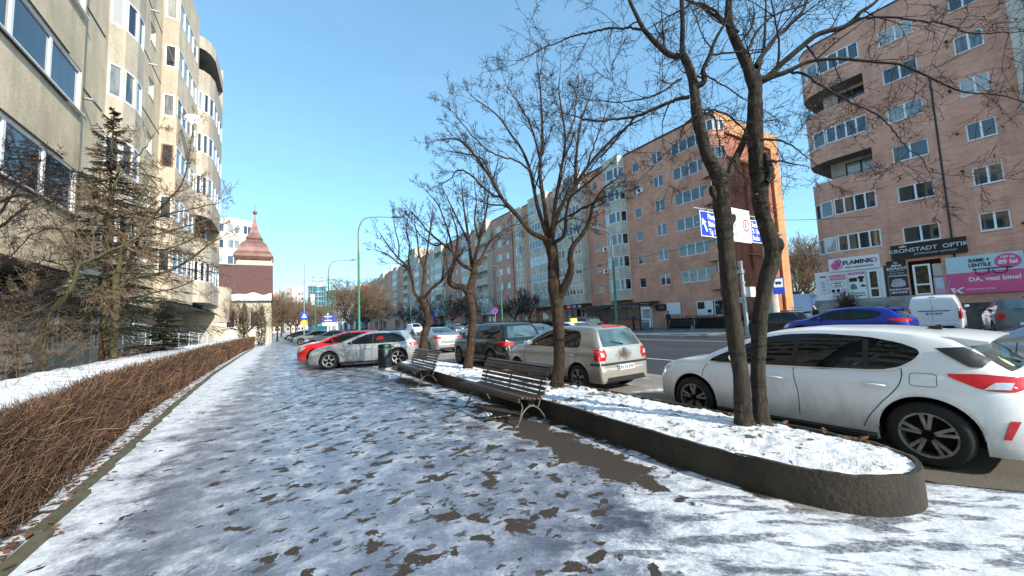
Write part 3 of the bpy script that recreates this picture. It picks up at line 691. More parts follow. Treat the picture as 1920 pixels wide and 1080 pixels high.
VAN = variant(HATCH, W=1.83, wb=2.70, r=.31, arch=.36, zb=.24,
  top=[(-.74,.52),(-.735,1.30),(-.70,1.66),(-.60,1.76),(-.30,1.80),(.5,1.83),(1.3,1.82),(1.7,1.76),(2.05,1.58),(2.5,1.28),(2.75,1.15),(3.05,1.07),(3.3,.93),(3.42,.72),(3.46,.5)],
  belt=[(-.74,.52),(-.72,1.08),(1,1.08),(2.2,1.06),(2.8,1.02),(3.2,.88),(3.46,.5)],
  plan=[(-.74,.90),(-.72,.95),(-.6,.98),(-.2,1.0),(1.8,1.0),(2.7,.98),(3.1,.90),(3.34,.78),(3.46,.6)], tum=.20,
  side=[(1.40,1.14),(1.42,1.62),(1.66,1.60),(2.0,1.45),(2.42,1.13)], pillars=[], bpx=[], seams=[[(1.3,1.6),(1.3,.9),(1.3,.34)],[(2.45,1.05),(2.46,.7),(2.3,.34)],[(-.1,1.62),(-.1,.7)]],
  rearwin=None, front=(2.66,1.78,1.12), handles=[(1.45,.98)],
  tail=[(-.60,1.16),(-.715,1.16),(-.72,.66),(-.64,.66)], tailr=[(.76,.66),(.75,1.16),(.85,1.16),(.85,.66)],
  head=[(2.95,.95),(3.2,.88),(3.42,.74),(3.40,.64),(3.1,.70)], headr=[(.42,.70),(.68,.74),(.68,.62),(.46,.62)], plate_z=.93, spoiler=False)

def ring_at(T, x):
    hw = T['W']/2; w = hw*crv(T['plan'], x); zt = crv(T['top'], x); be = min(crv(T['belt'], x), zt-.03); zb = T['zb']
    e = min(1, max(0, (x-T['top'][0][0])/.10)); 
    az = zb
    for xc in (0.0, T['wb']):
        dx = abs(x-xc)
        if dx <= T['arch']: az = max(az, T['r']+.015+math.sqrt(max(0, T['arch']**2-dx*dx)))
    gh = zt-be; h = be-zb
    pts = [(0,zb),(.60*w,zb),(.60*w,max(zb+.002,az)),(.945*w,max(zb+.004,az)),
           (.968*w, zb+.05),(.985*w, zb+.16*h),(.997*w, zb+.34*h),(1.0*w, zb+.52*h),(.995*w, zb+.66*h),(1.0*w, zb+.76*h),(.99*w, zb+.86*h),(.965*w, zb+.95*h),(.93*w, be)]
    if az > zb:      # above a wheel the flank keeps its own curve and only starts higher
        pz = [p[1] for p in pts[4:13]]; py = [p[0] for p in pts[4:13]]; new = []
        for i in range(4, 13):
            z = max(pts[i][1], az+(be-az)*(i-3)/9.0*.95) if i < 12 else be; new.append((float(np.interp(z, pz, py)), z))
        pts = pts[:3]+[(float(np.interp(az, pz, py))-.012, az)]+new
    wr = max(.93*w - T['tum']*gh, .30*w); crown = min(.05, gh*.3)
    for t in (.12,.28,.46,.64,.80,.92):
        bul = .022*math.sin(math.pi*t)*min(1, gh/.3); pts.append((.93*w+(wr-.93*w)*t**1.08+bul, be+(gh-crown)*t))
    pts += [(wr*.975, zt-crown*.82),(wr*.88, zt-crown*.42),(wr*.66, zt-crown*.17),(wr*.35, zt-crown*.04),(0, zt)]
    return pts
def stations(T):
    x0, x1 = T['top'][0][0], T['top'][-1][0]; xs = set()
    n = int((x1-x0)/.055)
    for i in range(n+1): xs.add(round(x0+(x1-x0)*i/n, 4))
    for t in range(1, 8): xs.add(round(x0+.012*t, 4)); xs.add(round(x1-.012*t, 4))
    for xc in (0, T['wb']):
        a = T['arch']
        for t in range(25): xs.add(round(xc+a*math.cos(math.pi*t/24), 4))
        xs.add(round(xc-a-.001, 4)); xs.add(round(xc+a+.001, 4))
    xs = sorted(xs); out = [xs[0]]
    for x in xs[1:]:
        if x-out[-1] > .0008: out.append(x)
    return out
class Body:
    def __init__(s, T):
        s.T = T; xs = stations(T); rings = []
        for x in xs: rings.append([(x, y, z) for y, z in ring_at(T, x)])
        def cap(rg, dx, k):
            zc = (T['zb']+max(p[2] for p in rg))*.5
            return [(rg[0][0]+dx, p[1]*k, zc+(p[2]-zc)*k) for p in rg]
        sgn = -1
        rings = [cap(rings[0], -.028, .55), cap(rings[0], -.022, .86), cap(rings[0], -.010, .965)]+rings+[cap(rings[-1], .010, .965), cap(rings[-1], .022, .86), cap(rings[-1], .028, .5)]
        n = len(rings[0]); full = []
        for rg in rings: full.append(rg+[(x,-y,z) for x,y,z in reversed(rg[1:-1])])
        m = len(full[0]); mb = MB()
        for rg in full: mb.v += rg
        for i in range(len(full)-1):
            for j in range(m):
                j2 = (j+1) % m; mb.f.append((i*m+j, (i+1)*m+j, (i+1)*m+j2, i*m+j2))
                jj = min(j, m-1-j); mb.m.append(1 if jj in (0,1,2) else 0)
        for i, flip in ((0, False), (len(full)-1, True)):
            f = [i*m+j for j in range(m)]; mb.f.append(tuple(reversed(f)) if flip else tuple(f)); mb.m.append(0)
        s.mb = mb; s.bvh = BVHTree.FromPolygons([Vector(v) for v in mb.v], [list(f) for f in mb.f])
    def hit(s, o, d):
        p, nn, i, dist = s.bvh.ray_cast(Vector(o), Vector(d))
        if p is None: return None
        if nn.dot(Vector(d)) > 0: nn = -nn
        return p, nn
    def side(s, x, z, sg=1): return s.hit((x, sg*3, z), (0, -sg, 0))
    def rear(s, y, z): return s.hit((-4, y, z), (1, 0, 0))
    def front(s, y, z): return s.hit((7, y, z), (-1, 0, 0))
    def top(s, x, y): return s.hit((x, y, 4), (0, 0, -1))
def patch_mesh(body, poly, fn, off=.004, step=.06, smooth=True, dense=None):
    # triangulated 2-D outline laid onto the body surface
    pts = [Vector(p) for p in poly]; n = len(pts); out = []
    for i in range(n):
        a, b = pts[i], pts[(i+1)%n]; k = max(1, int((b-a).length/step))
        for j in range(k): out.append(a+(b-a)*(j/k))
    x0, x1 = min(p.x for p in pts), max(p.x for p in pts); y0, y1 = min(p.y for p in pts), max(p.y for p in pts)
    def inside(q):
        c = False; 
        for i in range(n):
            a, b = pts[i], pts[(i+1)%n]
            if (a.y > q.y) != (b.y > q.y) and q.x < (b.x-a.x)*(q.y-a.y)/(b.y-a.y)+a.x: c = not c
        return c
    ins = []; yy = y0+step*.5
    while yy < y1:
        xx = x0+step*.5
        while xx < x1:
            q = Vector((xx, yy))
            if inside(q) and min((q-o).length for o in out) > step*.45: ins.append(q)
            xx += step
        yy += step
    vs = out+ins; e = [(i, (i+1) % len(out)) for i in range(len(out))]
    r = G2.delaunay_2d_cdt(vs, e, [], 1, 1e-5)
    mb = MB(); ok = []; cc = sum((Vector(q) for q in poly), Vector((0,0)))/len(poly); hc = fn(cc.x, cc.y); lim = (max((Vector(q)-cc).length for q in poly)*1.9+.12) if fn.__name__ in ('rear','front') else 0
    for v in r[0]:
        h = fn(v.x, v.y)
        if h is None or (hc and lim and (h[0]-hc[0]).length > lim):
            for kk in range(1, 34):
                q = v.lerp(cc, kk*.03); h = fn(q.x, q.y)
                if h and not (hc and lim and (h[0]-hc[0]).length > lim): break
        if h is None: ok.append(False); mb.v.append((0,0,0)); continue
        p, nn = h; mb.v.append(tuple(p+nn*off)); ok.append(True)
    for f in r[2]:
        if all(ok[i] for i in f): mb.f.append(tuple(f)); mb.m.append(0)
    return mb
def round_poly(poly, it=2, k=.28):
    p = [Vector(q) for q in poly]
    for _ in range(it):
        o = []
        for i in range(len(p)):
            a, b = p[i], p[(i+1) % len(p)]; o += [a+(b-a)*k*.6, b-(b-a)*k*.6]
        p = o
    return p
def ribbon(body, line, fn, w=.008, off=.0025):
    mb = MB(); pts = []; L = [Vector(p) for p in line]; L = catmull([Vector((a.x,a.y,0)) for a in L], 10)
    for i, q in enumerate(L):
        t = (L[min(i+1,len(L)-1)]-L[max(i-1,0)]); t.normalize(); nrm = Vector((-t.y, t.x, 0))*w/2
        a, b = fn(q.x+nrm.x, q.y+nrm.y), fn(q.x-nrm.x, q.y-nrm.y)
        pts.append(None if a is None or b is None else (tuple(a[0]+a[1]*off), tuple(b[0]+b[1]*off)))
    for i in range(len(pts)-1):
        if pts[i] and pts[i+1]: mb.quad(pts[i][0], pts[i][1], pts[i+1][1], pts[i+1][0])
    return mb
def wheel_meshes(r, style, rimmat, key):
    M = Matrix.Rotation(R(90), 4, 'X'); w = .105
    mb = MB(); rr = r*.72
    mb.lathe([(rr-.01,-w),(rr+.012,-w-.004),(r*.86,-w-.006),(r*.955,-w+.012),(r*.99,-w+.035),(r,0),(r*.99,w-.035),(r*.955,w-.012),(r*.86,w+.006),(rr+.012,w+.004),(rr-.01,w)], 44, 0, M)
    for i in range(44):        # tread lugs
        a = 2*math.pi*i/44; Mx = Matrix.Rotation(a, 4, 'Y') @ Matrix.Translation((r*.993,0,0)); mb.obox(Mx, .008, w*1.55, .026)
    ty = mb.mesh('tyre_'+key, M_tyre, smooth=True, sharp=35)
    mb = MB(); y0 = -w+.012
    mb.lathe([(rr+.006,-w-.003),(rr-.004,-w-.008),(rr-.022,-w+.004),(rr-.028,-w+.05),(rr-.03,w-.01),(rr+.004,w)], 40, 0, M)
    mb.lathe([(0,-w+.075),(rr-.028,-w+.075)], 32, 1, M)                # dark behind the spokes
    mb.lathe([(rr*.60,-w+.065),(rr*.60,-w+.05),(rr*.2,-w+.05)], 32, 2, M)   # brake disc
    n = 5
    for i in range(n):
        a0 = 2*math.pi*i/n + .31
        offs = (-.13,.13) if style == 'twin' else (0,)
        for o in offs:
            wa = .030 if style == 'twin' else .060; wb_ = .017 if style == 'twin' else .035
            ca, sa = math.cos(a0+o*.9), math.sin(a0+o*.9); ca2, sa2 = math.cos(a0+o*1.35), math.sin(a0+o*1.35)
            p = Vector((ca*r*.16, 0, sa*r*.16)); q = Vector((ca2*(rr-.012), 0, sa2*(rr-.012))); t = (q-p).normalized(); s_ = Vector((-t.z,0,t.x))
            w1, w2 = (wb_*.8, wb_*1.0) if style == 'twin' else (wa*.55, wb_*.9)
            yf = -w+.002
            f = [p-s_*w1, p+s_*w1, q+s_*w2, q-s_*w2]; dy = [yf+.012, yf+.012, yf-.001, yf-.001]
            fr = [tuple(v+Vector((0,d,0))) for v, d in zip(f, dy)]; bk = [tuple(v*1.0+Vector((0,d+.035,0))) for v, d in zip(f, dy)]
            i0 = len(mb.v); mb.v += fr+bk
            for fc in ((0,1,2,3),(0,4,5,1),(1,5,6,2),(2,6,7,3),(3,7,4,0)): mb.f.append(tuple(i0+kx for kx in fc)); mb.m.append(0)
    mb.lathe([(0,-w+.004),(r*.075,-w+.005),(r*.10,-w+.010),(r*.20,-w+.014),(r*.25,-w+.03)], 24, 0, M)
    mb.lathe([(0,-w+.000),(r*.07,-w+.001),(r*.075,-w+.006)], 18, 1, M)
    for i in range(5):
        a = 2*math.pi*i/5+.0; c = Vector((math.cos(a)*r*.165, -w+.010, math.sin(a)*r*.165)); mb.lathe([(0,-.006),(.011,-.006),(.013,.004)], 8, 1, Matrix.Translation(c) @ M)
    rm = mb.mesh('rim_'+key, [rimmat, M_wellblack, M_dark], smooth=True, sharp=32)
    return ty, rm
def spoiler_mesh(T):
    top = T['top']; mb = MB(); n = 15; xe = -.52; rows_ = []
    for j in range(n):
        t = -1+2*j/(n-1); y = t*(.60*T['W']/1.82); 
        zf = crv(top, -.02)+.006-.05*abs(t)**3; zr = crv(top,-.20)+.005-.06*abs(t)**2.5
        xr = xe+.05*abs(t)**2.2
        rows_.append([(.03,y,zf-.004),(-.20,y,(zf+zr)/2+.022),(xr,y,zr),(xr+.008,y,zr-.022),(-.30,y,zr-.05),(-.05,y,zf-.07)])
    for rw in rows_: mb.v += rw
    for i in range(n-1):
        for j in range(5): a = i*6+j; mb.f.append((a,a+1,a+7,a+6)); mb.m.append(0)
    mb.f.append(tuple(range(6))); mb.m.append(0); mb.f.append(tuple(reversed(range((n-1)*6, n*6)))); mb.m.append(0)
    return mb
def txt(s, size, M, mat, parent=None, name='lettering', ext=.004, align='CENTER', bold=0.0, sx=1.0, squeeze=None):
    c = bpy.data.curves.new(name, 'FONT'); c.body = s; c.size = size; c.align_x = align; c.align_y = 'CENTER'; c.extrude = ext; c.offset = bold
    c.materials.append(mat); c.resolution_u = 3; o = bpy.data.objects.new(name, c); link(o, parent)
    me = bpy.data.meshes.new_from_object(o); bpy.data.objects.remove(o); me.name = name; o = bpy.data.objects.new(name, me); link(o, parent); o.matrix_local = M @ Matrix.Diagonal((sx,1,1,1)); return o

_types = {}
def build_type(key, T, style, rimmat, glass=None):
    """one template car; every later car of the kind is a tree copy sharing its meshes"""
    B = Body(T); root = empty('parked_car', (0,0,0)); parts = {}
    white = paint('plain_paint', (.7,.7,.7))
    body = B.mb.build('body', [white, M_wellblack], root, smooth=True, sharp=28)
    for sg in (1, -1):
        fs = lambda x, z, s=sg: B.side(x, z, s)
        for poly in [round_poly(T['side'], 1)]:
            o = patch_mesh(B, poly, fs, .004, .07).build('side_window', M_cglass, root, smooth=True)
            rim = catmull([Vector((p.x,p.y,0)) for p in poly], 2, True); rim.append(rim[0])
        for (xa, za, xb, zb2) in T['pillars']:
            ribbon(B, [(xa,za),((xa+xb)/2,(za+zb2)/2),(xb,zb2-.02)], fs, .055, .008).build('pillar_trim', M_blackp, o)
        pl = [(p[0], p[1]) for p in T['side']]; lo = sorted([p for p in pl if p[1] < T['side'][0][1] or True], key=lambda p: p[0])
        for sm_ in T['seams']: ribbon(B, sm_, fs, .009, .002).build('door_seam', M_wellblack, body)
        for (hx_, hz_) in T['handles']:
            h = B.side(hx_, hz_, sg)
            if h:
                p, nn = h; mb = MB(); mb.tube([(hx_-.10,p.y+sg*.004,hz_),(hx_-.085,p.y+sg*.030,hz_+.002),(hx_,p.y+sg*.034,hz_+.004),(hx_+.085,p.y+sg*.030,hz_+.002),(hx_+.10,p.y+sg*.004,hz_)], [.011,.014,.015,.014,.011], 8)
                mb.build('door_handle', [white], root, smooth=True)
                mb = patch_mesh(B, round_poly([(hx_-.075,hz_-.028),(hx_+.06,hz_-.028),(hx_+.06,hz_+.034),(hx_-.075,hz_+.034)],1), fs, .0015, .05); mb.build('handle_recess', M_wellblack if False else white, body)
        patch_mesh(B, round_poly(T['tail'], 1), fs, .006, .05).build('tail_light', M_red, root, smooth=True)
        patch_mesh(B, round_poly(T['head'], 1), fs, .006, .05).build('headlight', M_lamp, root, smooth=True)
        zb = T['zb']
        mb = MB()      # sill
        for xa, xb in ((T['arch']+.02, T['wb']-T['arch']-.02),):
            pts = []
            for i in range(13):
                x = xa+(xb-xa)*i/12; h = B.side(x, zb+.07, sg)
                if h: pts.append((x, h[0].y+sg*.004, zb+.045))
            if len(pts) > 2: mb.tube(pts, [.03]*len(pts), 6)
        mb.build('sill', M_blackp, root, smooth=True)
        # mirror
        mx = T['side'][0][0]; xm = max(p[0] for p in T['side'])-(.47 if T is HATCH else .28); zm = min(p[1] for p in T['side'])+.07; h = B.side(xm, zm, sg); y = abs(h[0].y) if h else .8
        mb = MB(); prof = [(0,-.055),(.05,-.05),(.075,-.02),(.08,.01),(.07,.04),(.0,.05)]
        Mm = Matrix.Translation((xm+.02, sg*(y+.13), zm+.03)) @ Matrix.Diagonal((.50,1.2,.82,1)) @ Matrix.Rotation(R(-90),4,'Y')
        mb.lathe(prof, 14, 0, Mm); mb.bar((xm+.03,sg*(y-.02),zm-.02),(xm+.03,sg*(y+.07),zm+.0),.05,.03,1)
        mb.build('mirror', [white, M_blackp], root, smooth=True, sharp=50)
    def half(poly, fn, nm, mt):
        for sg in (1,-1):
            pp = [(sg*a, b) for a, b in poly]
            if sg < 0: pp = pp[::-1]
            patch_mesh(B, pp, fn, .006, .05).build(nm, mt, root, smooth=True)
    half(T['tailr'], B.rear, 'tail_light_inner', M_red); half(T['headr'], B.front, 'headlight_inner', M_lamp)
    # windscreen and rear screen
    xb, xt, z_ = T['front']; hw = T['W']/2
    wsp = [(xb,-.62*hw),(xb,.62*hw),(xb-.10,.78*hw),(xt+.06,.62*hw),(xt,.52*hw),(xt,-.52*hw),(xt+.06,-.62*hw),(xb-.10,-.78*hw)]
    patch_mesh(B, wsp, B.top, .004, .08).build('windscreen', M_cglass, root, smooth=True)
    if T['rearwin'] == 'top':
        patch_mesh(B, [(-.30,-.62),(.32,-.52),(.40,-.46),(.40,.46),(.32,.52),(-.30,.62)], B.top, .004, .08).build('rear_window', M_rglass, root, smooth=True)
    elif T['rearwin']:
        rwm = patch_mesh(B, T['rearwin'], B.rear, .005, .08).build('rear_window', M_rglass, root, smooth=True)
        c = B.rear(.0, T['rearwin'][0][1]+.03)
        if c:
            e = B.rear(.34, T['rearwin'][0][1]+.10); mb = MB(); mb.tube([tuple(c[0]+c[1]*.03), tuple(e[0]+e[1]*.022)], [.011,.006], 6); mb.tube([tuple(c[0]), tuple(c[0]+c[1]*.035)], [.02,.016], 8); mb.build('wiper', M_blackp, root)
    # plates, bumper inserts, grille
    zp = T['plate_z']
    for fn, nm in ((B.rear,'rear'),(B.front,'front')):
        z = zp if nm == 'rear' else .42
        h = fn(0, z); 
        if h:
            x = h[0].x; d = -1 if nm == 'rear' else 1
            mb = MB(); mb.box(min(x,x+d*.018), max(x,x+d*.018), -.26, .26, z-.056, z+.056); pl_ = mb.build('number_plate', M_plate, root); parts['plate_'+nm] = (x+d*.0195, z)
            if nm == 'rear': parts['plate_obj'] = pl_
    zl = T['zb']
    patch_mesh(B, [(-.62,zl+.02),(.62,zl+.02),(.58,zl+.12),(-.58,zl+.12)], B.rear, .006, .08).build('bumper_insert', M_blackp, root, smooth=True)
    patch_mesh(B, [(-.50,zl+.10),(.50,zl+.10),(.42,zl+.27),(-.42,zl+.27)], B.front, .006, .08).build('grille', M_blackp, root, smooth=True)
    patch_mesh(B, [(-.34,zl+.36),(.34,zl+.36),(.36,zl+.44),(-.36,zl+.44)], B.front, .007, .08).build('grille', M_blackp, root, smooth=True)
    if T['spoiler']:
        mb = spoiler_mesh(T); mb.build('spoiler', [white], root, smooth=True, sharp=40)
    if T['rail']:
        for sg in (1,-1):
            pts = []
            for i in range(15):
                x = -.30+1.75*i/14; h = B.top(x, sg*.56)
                if h: pts.append(tuple(h[0]+Vector((0,0,.045 if 0 < i < 14 else 0))))
            mb = MB(); mb.tube(pts, [.013]*len(pts), 6); mb.build('roof_rail', M_dark, root, smooth=True)
    h = B.top(.05, 0); mb = MB()
    mb.prism([(h[0].x-.10,-.012,h[0].z-.01),(h[0].x+.08,-.012,h[0].z-.008),(h[0].x-.02,-.012,h[0].z+.03),(h[0].x-.09,-.012,h[0].z+.055)], (0,.024,0)); mb.build('aerial', M_blackp, root)
    ty, rm = wheel_meshes(T['r'], style, rimmat, key)
    for x in (0, T['wb']):
        for sg in (-1, 1):
            M = Matrix.Translation((x, sg*(T['W']/2-.12), T['r'])) @ (Matrix() if sg < 0 else Matrix.Rotation(math.pi,4,'Z'))
            w_ = inst('wheel', ty, root, M); inst('rim', rm, w_)
    _types[key] = (root, white, B, parts, T); return root
def tree(o):
    yield o
    for c in o.children: yield from tree(c)
_first = {}
def car(key, x, y, heading, label, paintmat, cat='car', group=None, z=0.0, cx=True):
    """heading in degrees, 90 = nose along the street away from the camera; (x, y) = centre of the car"""
    root, white, B, parts, T = _types[key]
    o = root if key not in _first else copy_tree(root); _first.setdefault(key, o)
    a = R(heading); mid = T['wb']/2
    o.location = (x-math.cos(a)*mid, y-math.sin(a)*mid, z); o.rotation_euler = (0,0,a)
    if 'label' in o: pass
    tag(o, label, cat, group)
    for q in tree(o):
        if q.type == 'MESH':
            for i, sl in enumerate(q.material_slots):
                if q.data.materials[i] == white: sl.link = 'OBJECT'; sl.material = paintmat
    return o
build_type('hatch', HATCH, 'twin', M_rimd); build_type('polo', POLO, 'single', M_rimd); build_type('suv', SUV, 'single', M_rimd)
build_type('wagon', WAGON, 'single', M_rim); build_type('sedan', SEDAN, 'single', M_rim); build_type('van', VAN, 'single', M_rim)
P_white = paint('white_paint', (.80,.81,.81), dirt=.75); P_white2 = paint('clean_white_paint', (.78,.80,.82), dirt=.35)
P_gold = paint('champagne_paint', (.42,.395,.355), .55, dirt=.75, rough=.35); P_silver = paint('silver_paint', (.46,.47,.49), .55, dirt=.35)
P_silver2 = paint('blue_silver_paint', (.42,.46,.52), .7, dirt=.3); P_green = paint('black_green_paint', (.008,.014,.014), .1, dirt=.12, rough=.2)
P_black = paint('black_paint', (.010,.011,.013), .2, dirt=.3, rough=.22); P_blue = paint('royal_blue_paint', (.008,.022,.30), .2, dirt=.3); P_red = paint('red_paint', (.60,.012,.016), dirt=.3)
P_grey = paint('graphite_paint', (.10,.115,.13), .5, dirt=.5); P_greyl = paint('grey_paint', (.30,.31,.32), .5, dirt=.6); P_navy = paint('navy_paint', (.012,.02,.05), .3, dirt=.3)

roots = {k: v[0] for k, v in _types.items()}
CARG = 'cars parked nose to the pavement'; PARK = 'cars parked along the kerb beside the planter'; TR = 'cars out on the road'; FAR = 'cars at the far side of the road'
focus = car('hatch', 6.44, 2.65, 91.0, 'dirty white hatchback parked beside the near end of the planter', P_white, group=PARK)
polo = car('polo', 6.50, 8.05, 92.0, 'champagne small hatchback with soot on its tailgate, parked behind the nearer bench', P_gold, group=PARK)
suv = car('suv', 7.08, 13.25, 92.0, 'blackish green compact SUV with roof rails parked between two planter trees', P_green, group=PARK)
audi = car('wagon', 3.2, 17.45, 162, 'silver hatchback parked nose in behind the litter bin', P_silver, group=CARG)
redc = car('hatch', 2.95, 20.3, 163, 'red SUV parked nose in, half hidden behind the silver hatchback', P_red, group=CARG)
car('wagon', 3.0, 22.9, 163, 'white car parked nose in behind the red SUV', P_white2, group=CARG)
car('sedan', 3.9, 37.6, 168, 'dark grey saloon parked nose in, nearest of the row beyond the empty bays', P_grey, group=CARG)
car('hatch', 3.4, 46.0, 165, 'grey silver hatchback parked nose in beyond the dark grey saloon', P_greyl, group=CARG)
car('wagon', 3.2, 51.5, 165, 'black estate car parked nose in, third of the far row', P_black, group=CARG)
car('sedan', 3.0, 57.5, 165, 'navy saloon parked nose in, fourth of the far row', P_navy, group=CARG)
car('hatch', 2.8, 64.0, 165, 'dark hatchback parked nose in at the far end of the row', P_black, group=CARG)
car('sedan', 8.0, 22.6, 92, 'grey saloon with blue rear screen standing behind the second tree of the planter', P_greyl, group=TR)
car('sedan', 10.9, 16.6, 91, 'silver saloon on the road right of the dark SUV', P_silver2, group=TR)
taxi = car('sedan', 13.6, 16.6, 91, 'white taxi with yellow roof sign on the road behind the champagne hatchback', P_white2, 'taxi', group=TR)
car('suv', 16.4, 19.6, 91, 'black car on the road beyond the white taxi', P_black, group=TR)
car('wagon', 17.0, 41.5, 92, 'grey estate car with red tail lights driving away on the far lane', P_grey, group=TR)
car('sedan', 16.3, 34.5, 92, 'white saloon on the far lane behind the grey estate car', P_white2, group=TR)
car('hatch', 14.6, 29.6, 92, 'dark grey hatchback half hidden behind the third planter tree', P_greyl, group=TR)
car('van', 20.0, 66.0, -90, 'small white van parked far down the street', P_white2, 'van', group=FAR)
car('sedan', 21.8, 74, 92, 'navy saloon far down the street beyond the small white van', P_navy, group=FAR)
car('suv', 22.4, 55, 92, 'black car parked far off under the blue awning', P_black, group=FAR)
skoda = car('hatch', 20.6, 6.75, 91, 'royal blue hatchback driving in front of the shops', P_blue, group=TR, z=.14)
car('wagon', 26.3, 12.2, 92, 'black estate car parked behind the concrete mast', P_black, group=FAR, z=.06)
van = car('van', 28.6, 5.65, 8, 'white delivery van seen from behind, parked at the shop steps', P_white2, 'van', group=FAR, z=.2)
car('polo', 24.6, 2.7, 14, 'graphite hatchback seen from behind below the pink banner', P_grey, group=FAR, z=.24)
car('suv', 9.5, .05, 90, 'silver blue car on the road beyond the dirty white hatchback tail', P_silver2, group=TR)
car('sedan', 40.5, 17.8, 180, 'white car parked in front of the orange end wall', P_white2, group=FAR, z=.1)

suv.scale = (1,1,.955)
focus.scale = (.945,.965,.955)
# --- details that only one car has
def on(o, key): return _types[key][2], _types[key][3]
def plate_text(o, key, s, x=0):
    px, pz = _types[key][3]['plate_rear']
    M = Matrix(((0,0,-1,px-.0),(-1,0,0,-.025),(0,1,0,pz-.004),(0,0,0,1)))
    txt(s, .105, M, M_signk, o, 'plate_lettering', .001, bold=.002, sx=.92)
    mb = MB(); mb.box(px-.002, px+.001, .215, .255, pz-.05, pz+.05); mb.build('plate_band', M_blue, o)
plate_text(polo, 'polo', 'BV 24 EWI'); plate_text(van, 'van', 'B 337 MGM'); plate_text(suv, 'suv', 'BV 08 TGN')
# white hatchback: fuel flap, rear reflectors, clear lamp insert, bumper edge, screen sticker, black screen corners
B, _p = on(focus, 'hatch')
fs = lambda x, z: B.side(x, z, 1)
loopf = round_poly([(.09,.845),(.09,.975),(-.115,.975),(-.115,.845)], 2, .22); loopf.append(loopf[0])
ribbon(B, [(p.x,p.y) for p in loopf], fs, .005, .002).build('fuel_flap_seam', M_wellblack, focus)
patch_mesh(B, [(-.42,.855),(-.49,.92),(-.60,.92),(-.58,.86)], fs, .016, .03).build('reversing_light', M_lamp, focus)
for sg in (1,-1): patch_mesh(B, [(-.50,.39),(-.545,.39),(-.615,.57),(-.555,.57)], lambda x, z, s=sg: B.side(x, z, s), .007, .05).build('rear_reflector', M_red, focus)
mb = MB()
for (hx_, hz_) in ((-.30,.30),): pass
c = B.rear(.30, 1.08); mb = MB(); Mx = c[1].to_track_quat('Z','Y').to_matrix().to_4x4(); Mx.translation = c[0]+c[1]*.008
mb.lathe([(0,0),(.045,0),(.05,-.002)], 20, 0, Mx @ Matrix.Diagonal((1,1.6,1,1))); mb.build('screen_sticker', simple('pale_yellow_sticker',(.62,.62,.22),.6), focus)
for sg in (1,-1):
    patch_mesh(B, [(-.10,1.235),(-.30,1.25),(-.47,1.12),(-.42,1.055),(-.34,1.06)], lambda x, z, s=sg: B.side(x, z, s), .012, .04).build('screen_corner', M_blackp, focus, smooth=True)
    line = [(.16,1.01),(.34,.972),(1.2,.95),(2.38,.935)]
    ribbon(B, line, lambda x, z, s=sg: B.side(x, z, s), .014, .006).build('window_trim', M_chrome, focus)
# arch lips on the near cars
for o, key in ((focus,'hatch'),(polo,'polo'),(audi,'wagon')):
    Bq = _types[key][2]; T = _types[key][4]
    for xc in (0, T['wb']):
        for sg in (1,-1):
            pts = []
            for i in range(25):
                a = math.pi*i/24; x = xc+math.cos(a)*(T['arch']+.004); z = T['r']+.012+math.sin(a)*(T['arch']+.004); h = Bq.side(x, z+.012, sg)
                if h: pts.append((x, h[0].y-sg*.012, z))
            mb = MB(); mb.tube(pts, [.014]*len(pts), 6)
            q = mb.build('arch_lip', [paint('plain_paint',(.7,.7,.7))], o, smooth=True); q.material_slots[0].link = 'OBJECT'; q.material_slots[0].material = {id(focus):P_white,id(polo):P_gold,id(audi):P_silver}[id(o)]
# champagne hatchback: black bumper strip, side strip, soot, badge
B, _p = on(polo, 'polo')
patch_mesh(B, [(-.78,.60),(.78,.60),(.78,.645),(-.78,.645)], B.rear, .012, .07).build('bumper_strip', M_blackp, polo)
for sg in (1,-1):
    patch_mesh(B, [(-.66,.60),(-.42,.60),(-.42,.645),(-.66,.645)], lambda x,z,s=sg: B.side(x,z,s), .010, .06).build('bumper_strip', M_blackp, polo)
    patch_mesh(B, [(.42,.47),(1.95,.47),(1.95,.52),(.42,.52)], lambda x,z,s=sg: B.side(x,z,s), .010, .09).build('side_strip', M_blackp, polo)
def soot():
    m = Mat('soot_smudge', (.09,.065,.04), .9); p = m.coords(); s = m.sep(p); f = m.noise(p, 9, 6, .7)
    dy = m.math('MULTIPLY', s[1], 3.6); dz = m.math('MULTIPLY', m.math('SUBTRACT', s[2], .80), 6.5)
    r = m.math('SQRT', m.math('ADD', m.math('MULTIPLY', dy, dy), m.math('MULTIPLY', dz, dz)))
    a = m.math('SUBTRACT', m.math('ADD', 1.0, m.math('MULTIPLY', m.math('SUBTRACT', f, .5), 1.6)), r, clamp=True)
    m.l.new(m.math('MULTIPLY', a, .95), m.b.inputs['Alpha']); return m.m
patch_mesh(B, [(-.42,.66),(.42,.66),(.42,.95),(-.42,.95)], B.rear, .003, .07).build('soot_mark', soot(), polo, smooth=True)
patch_mesh(B, [(-.30,1.395),(.30,1.395),(.30,1.425),(-.30,1.425)], B.rear, .006, .07).build('brake_light', M_red, polo)
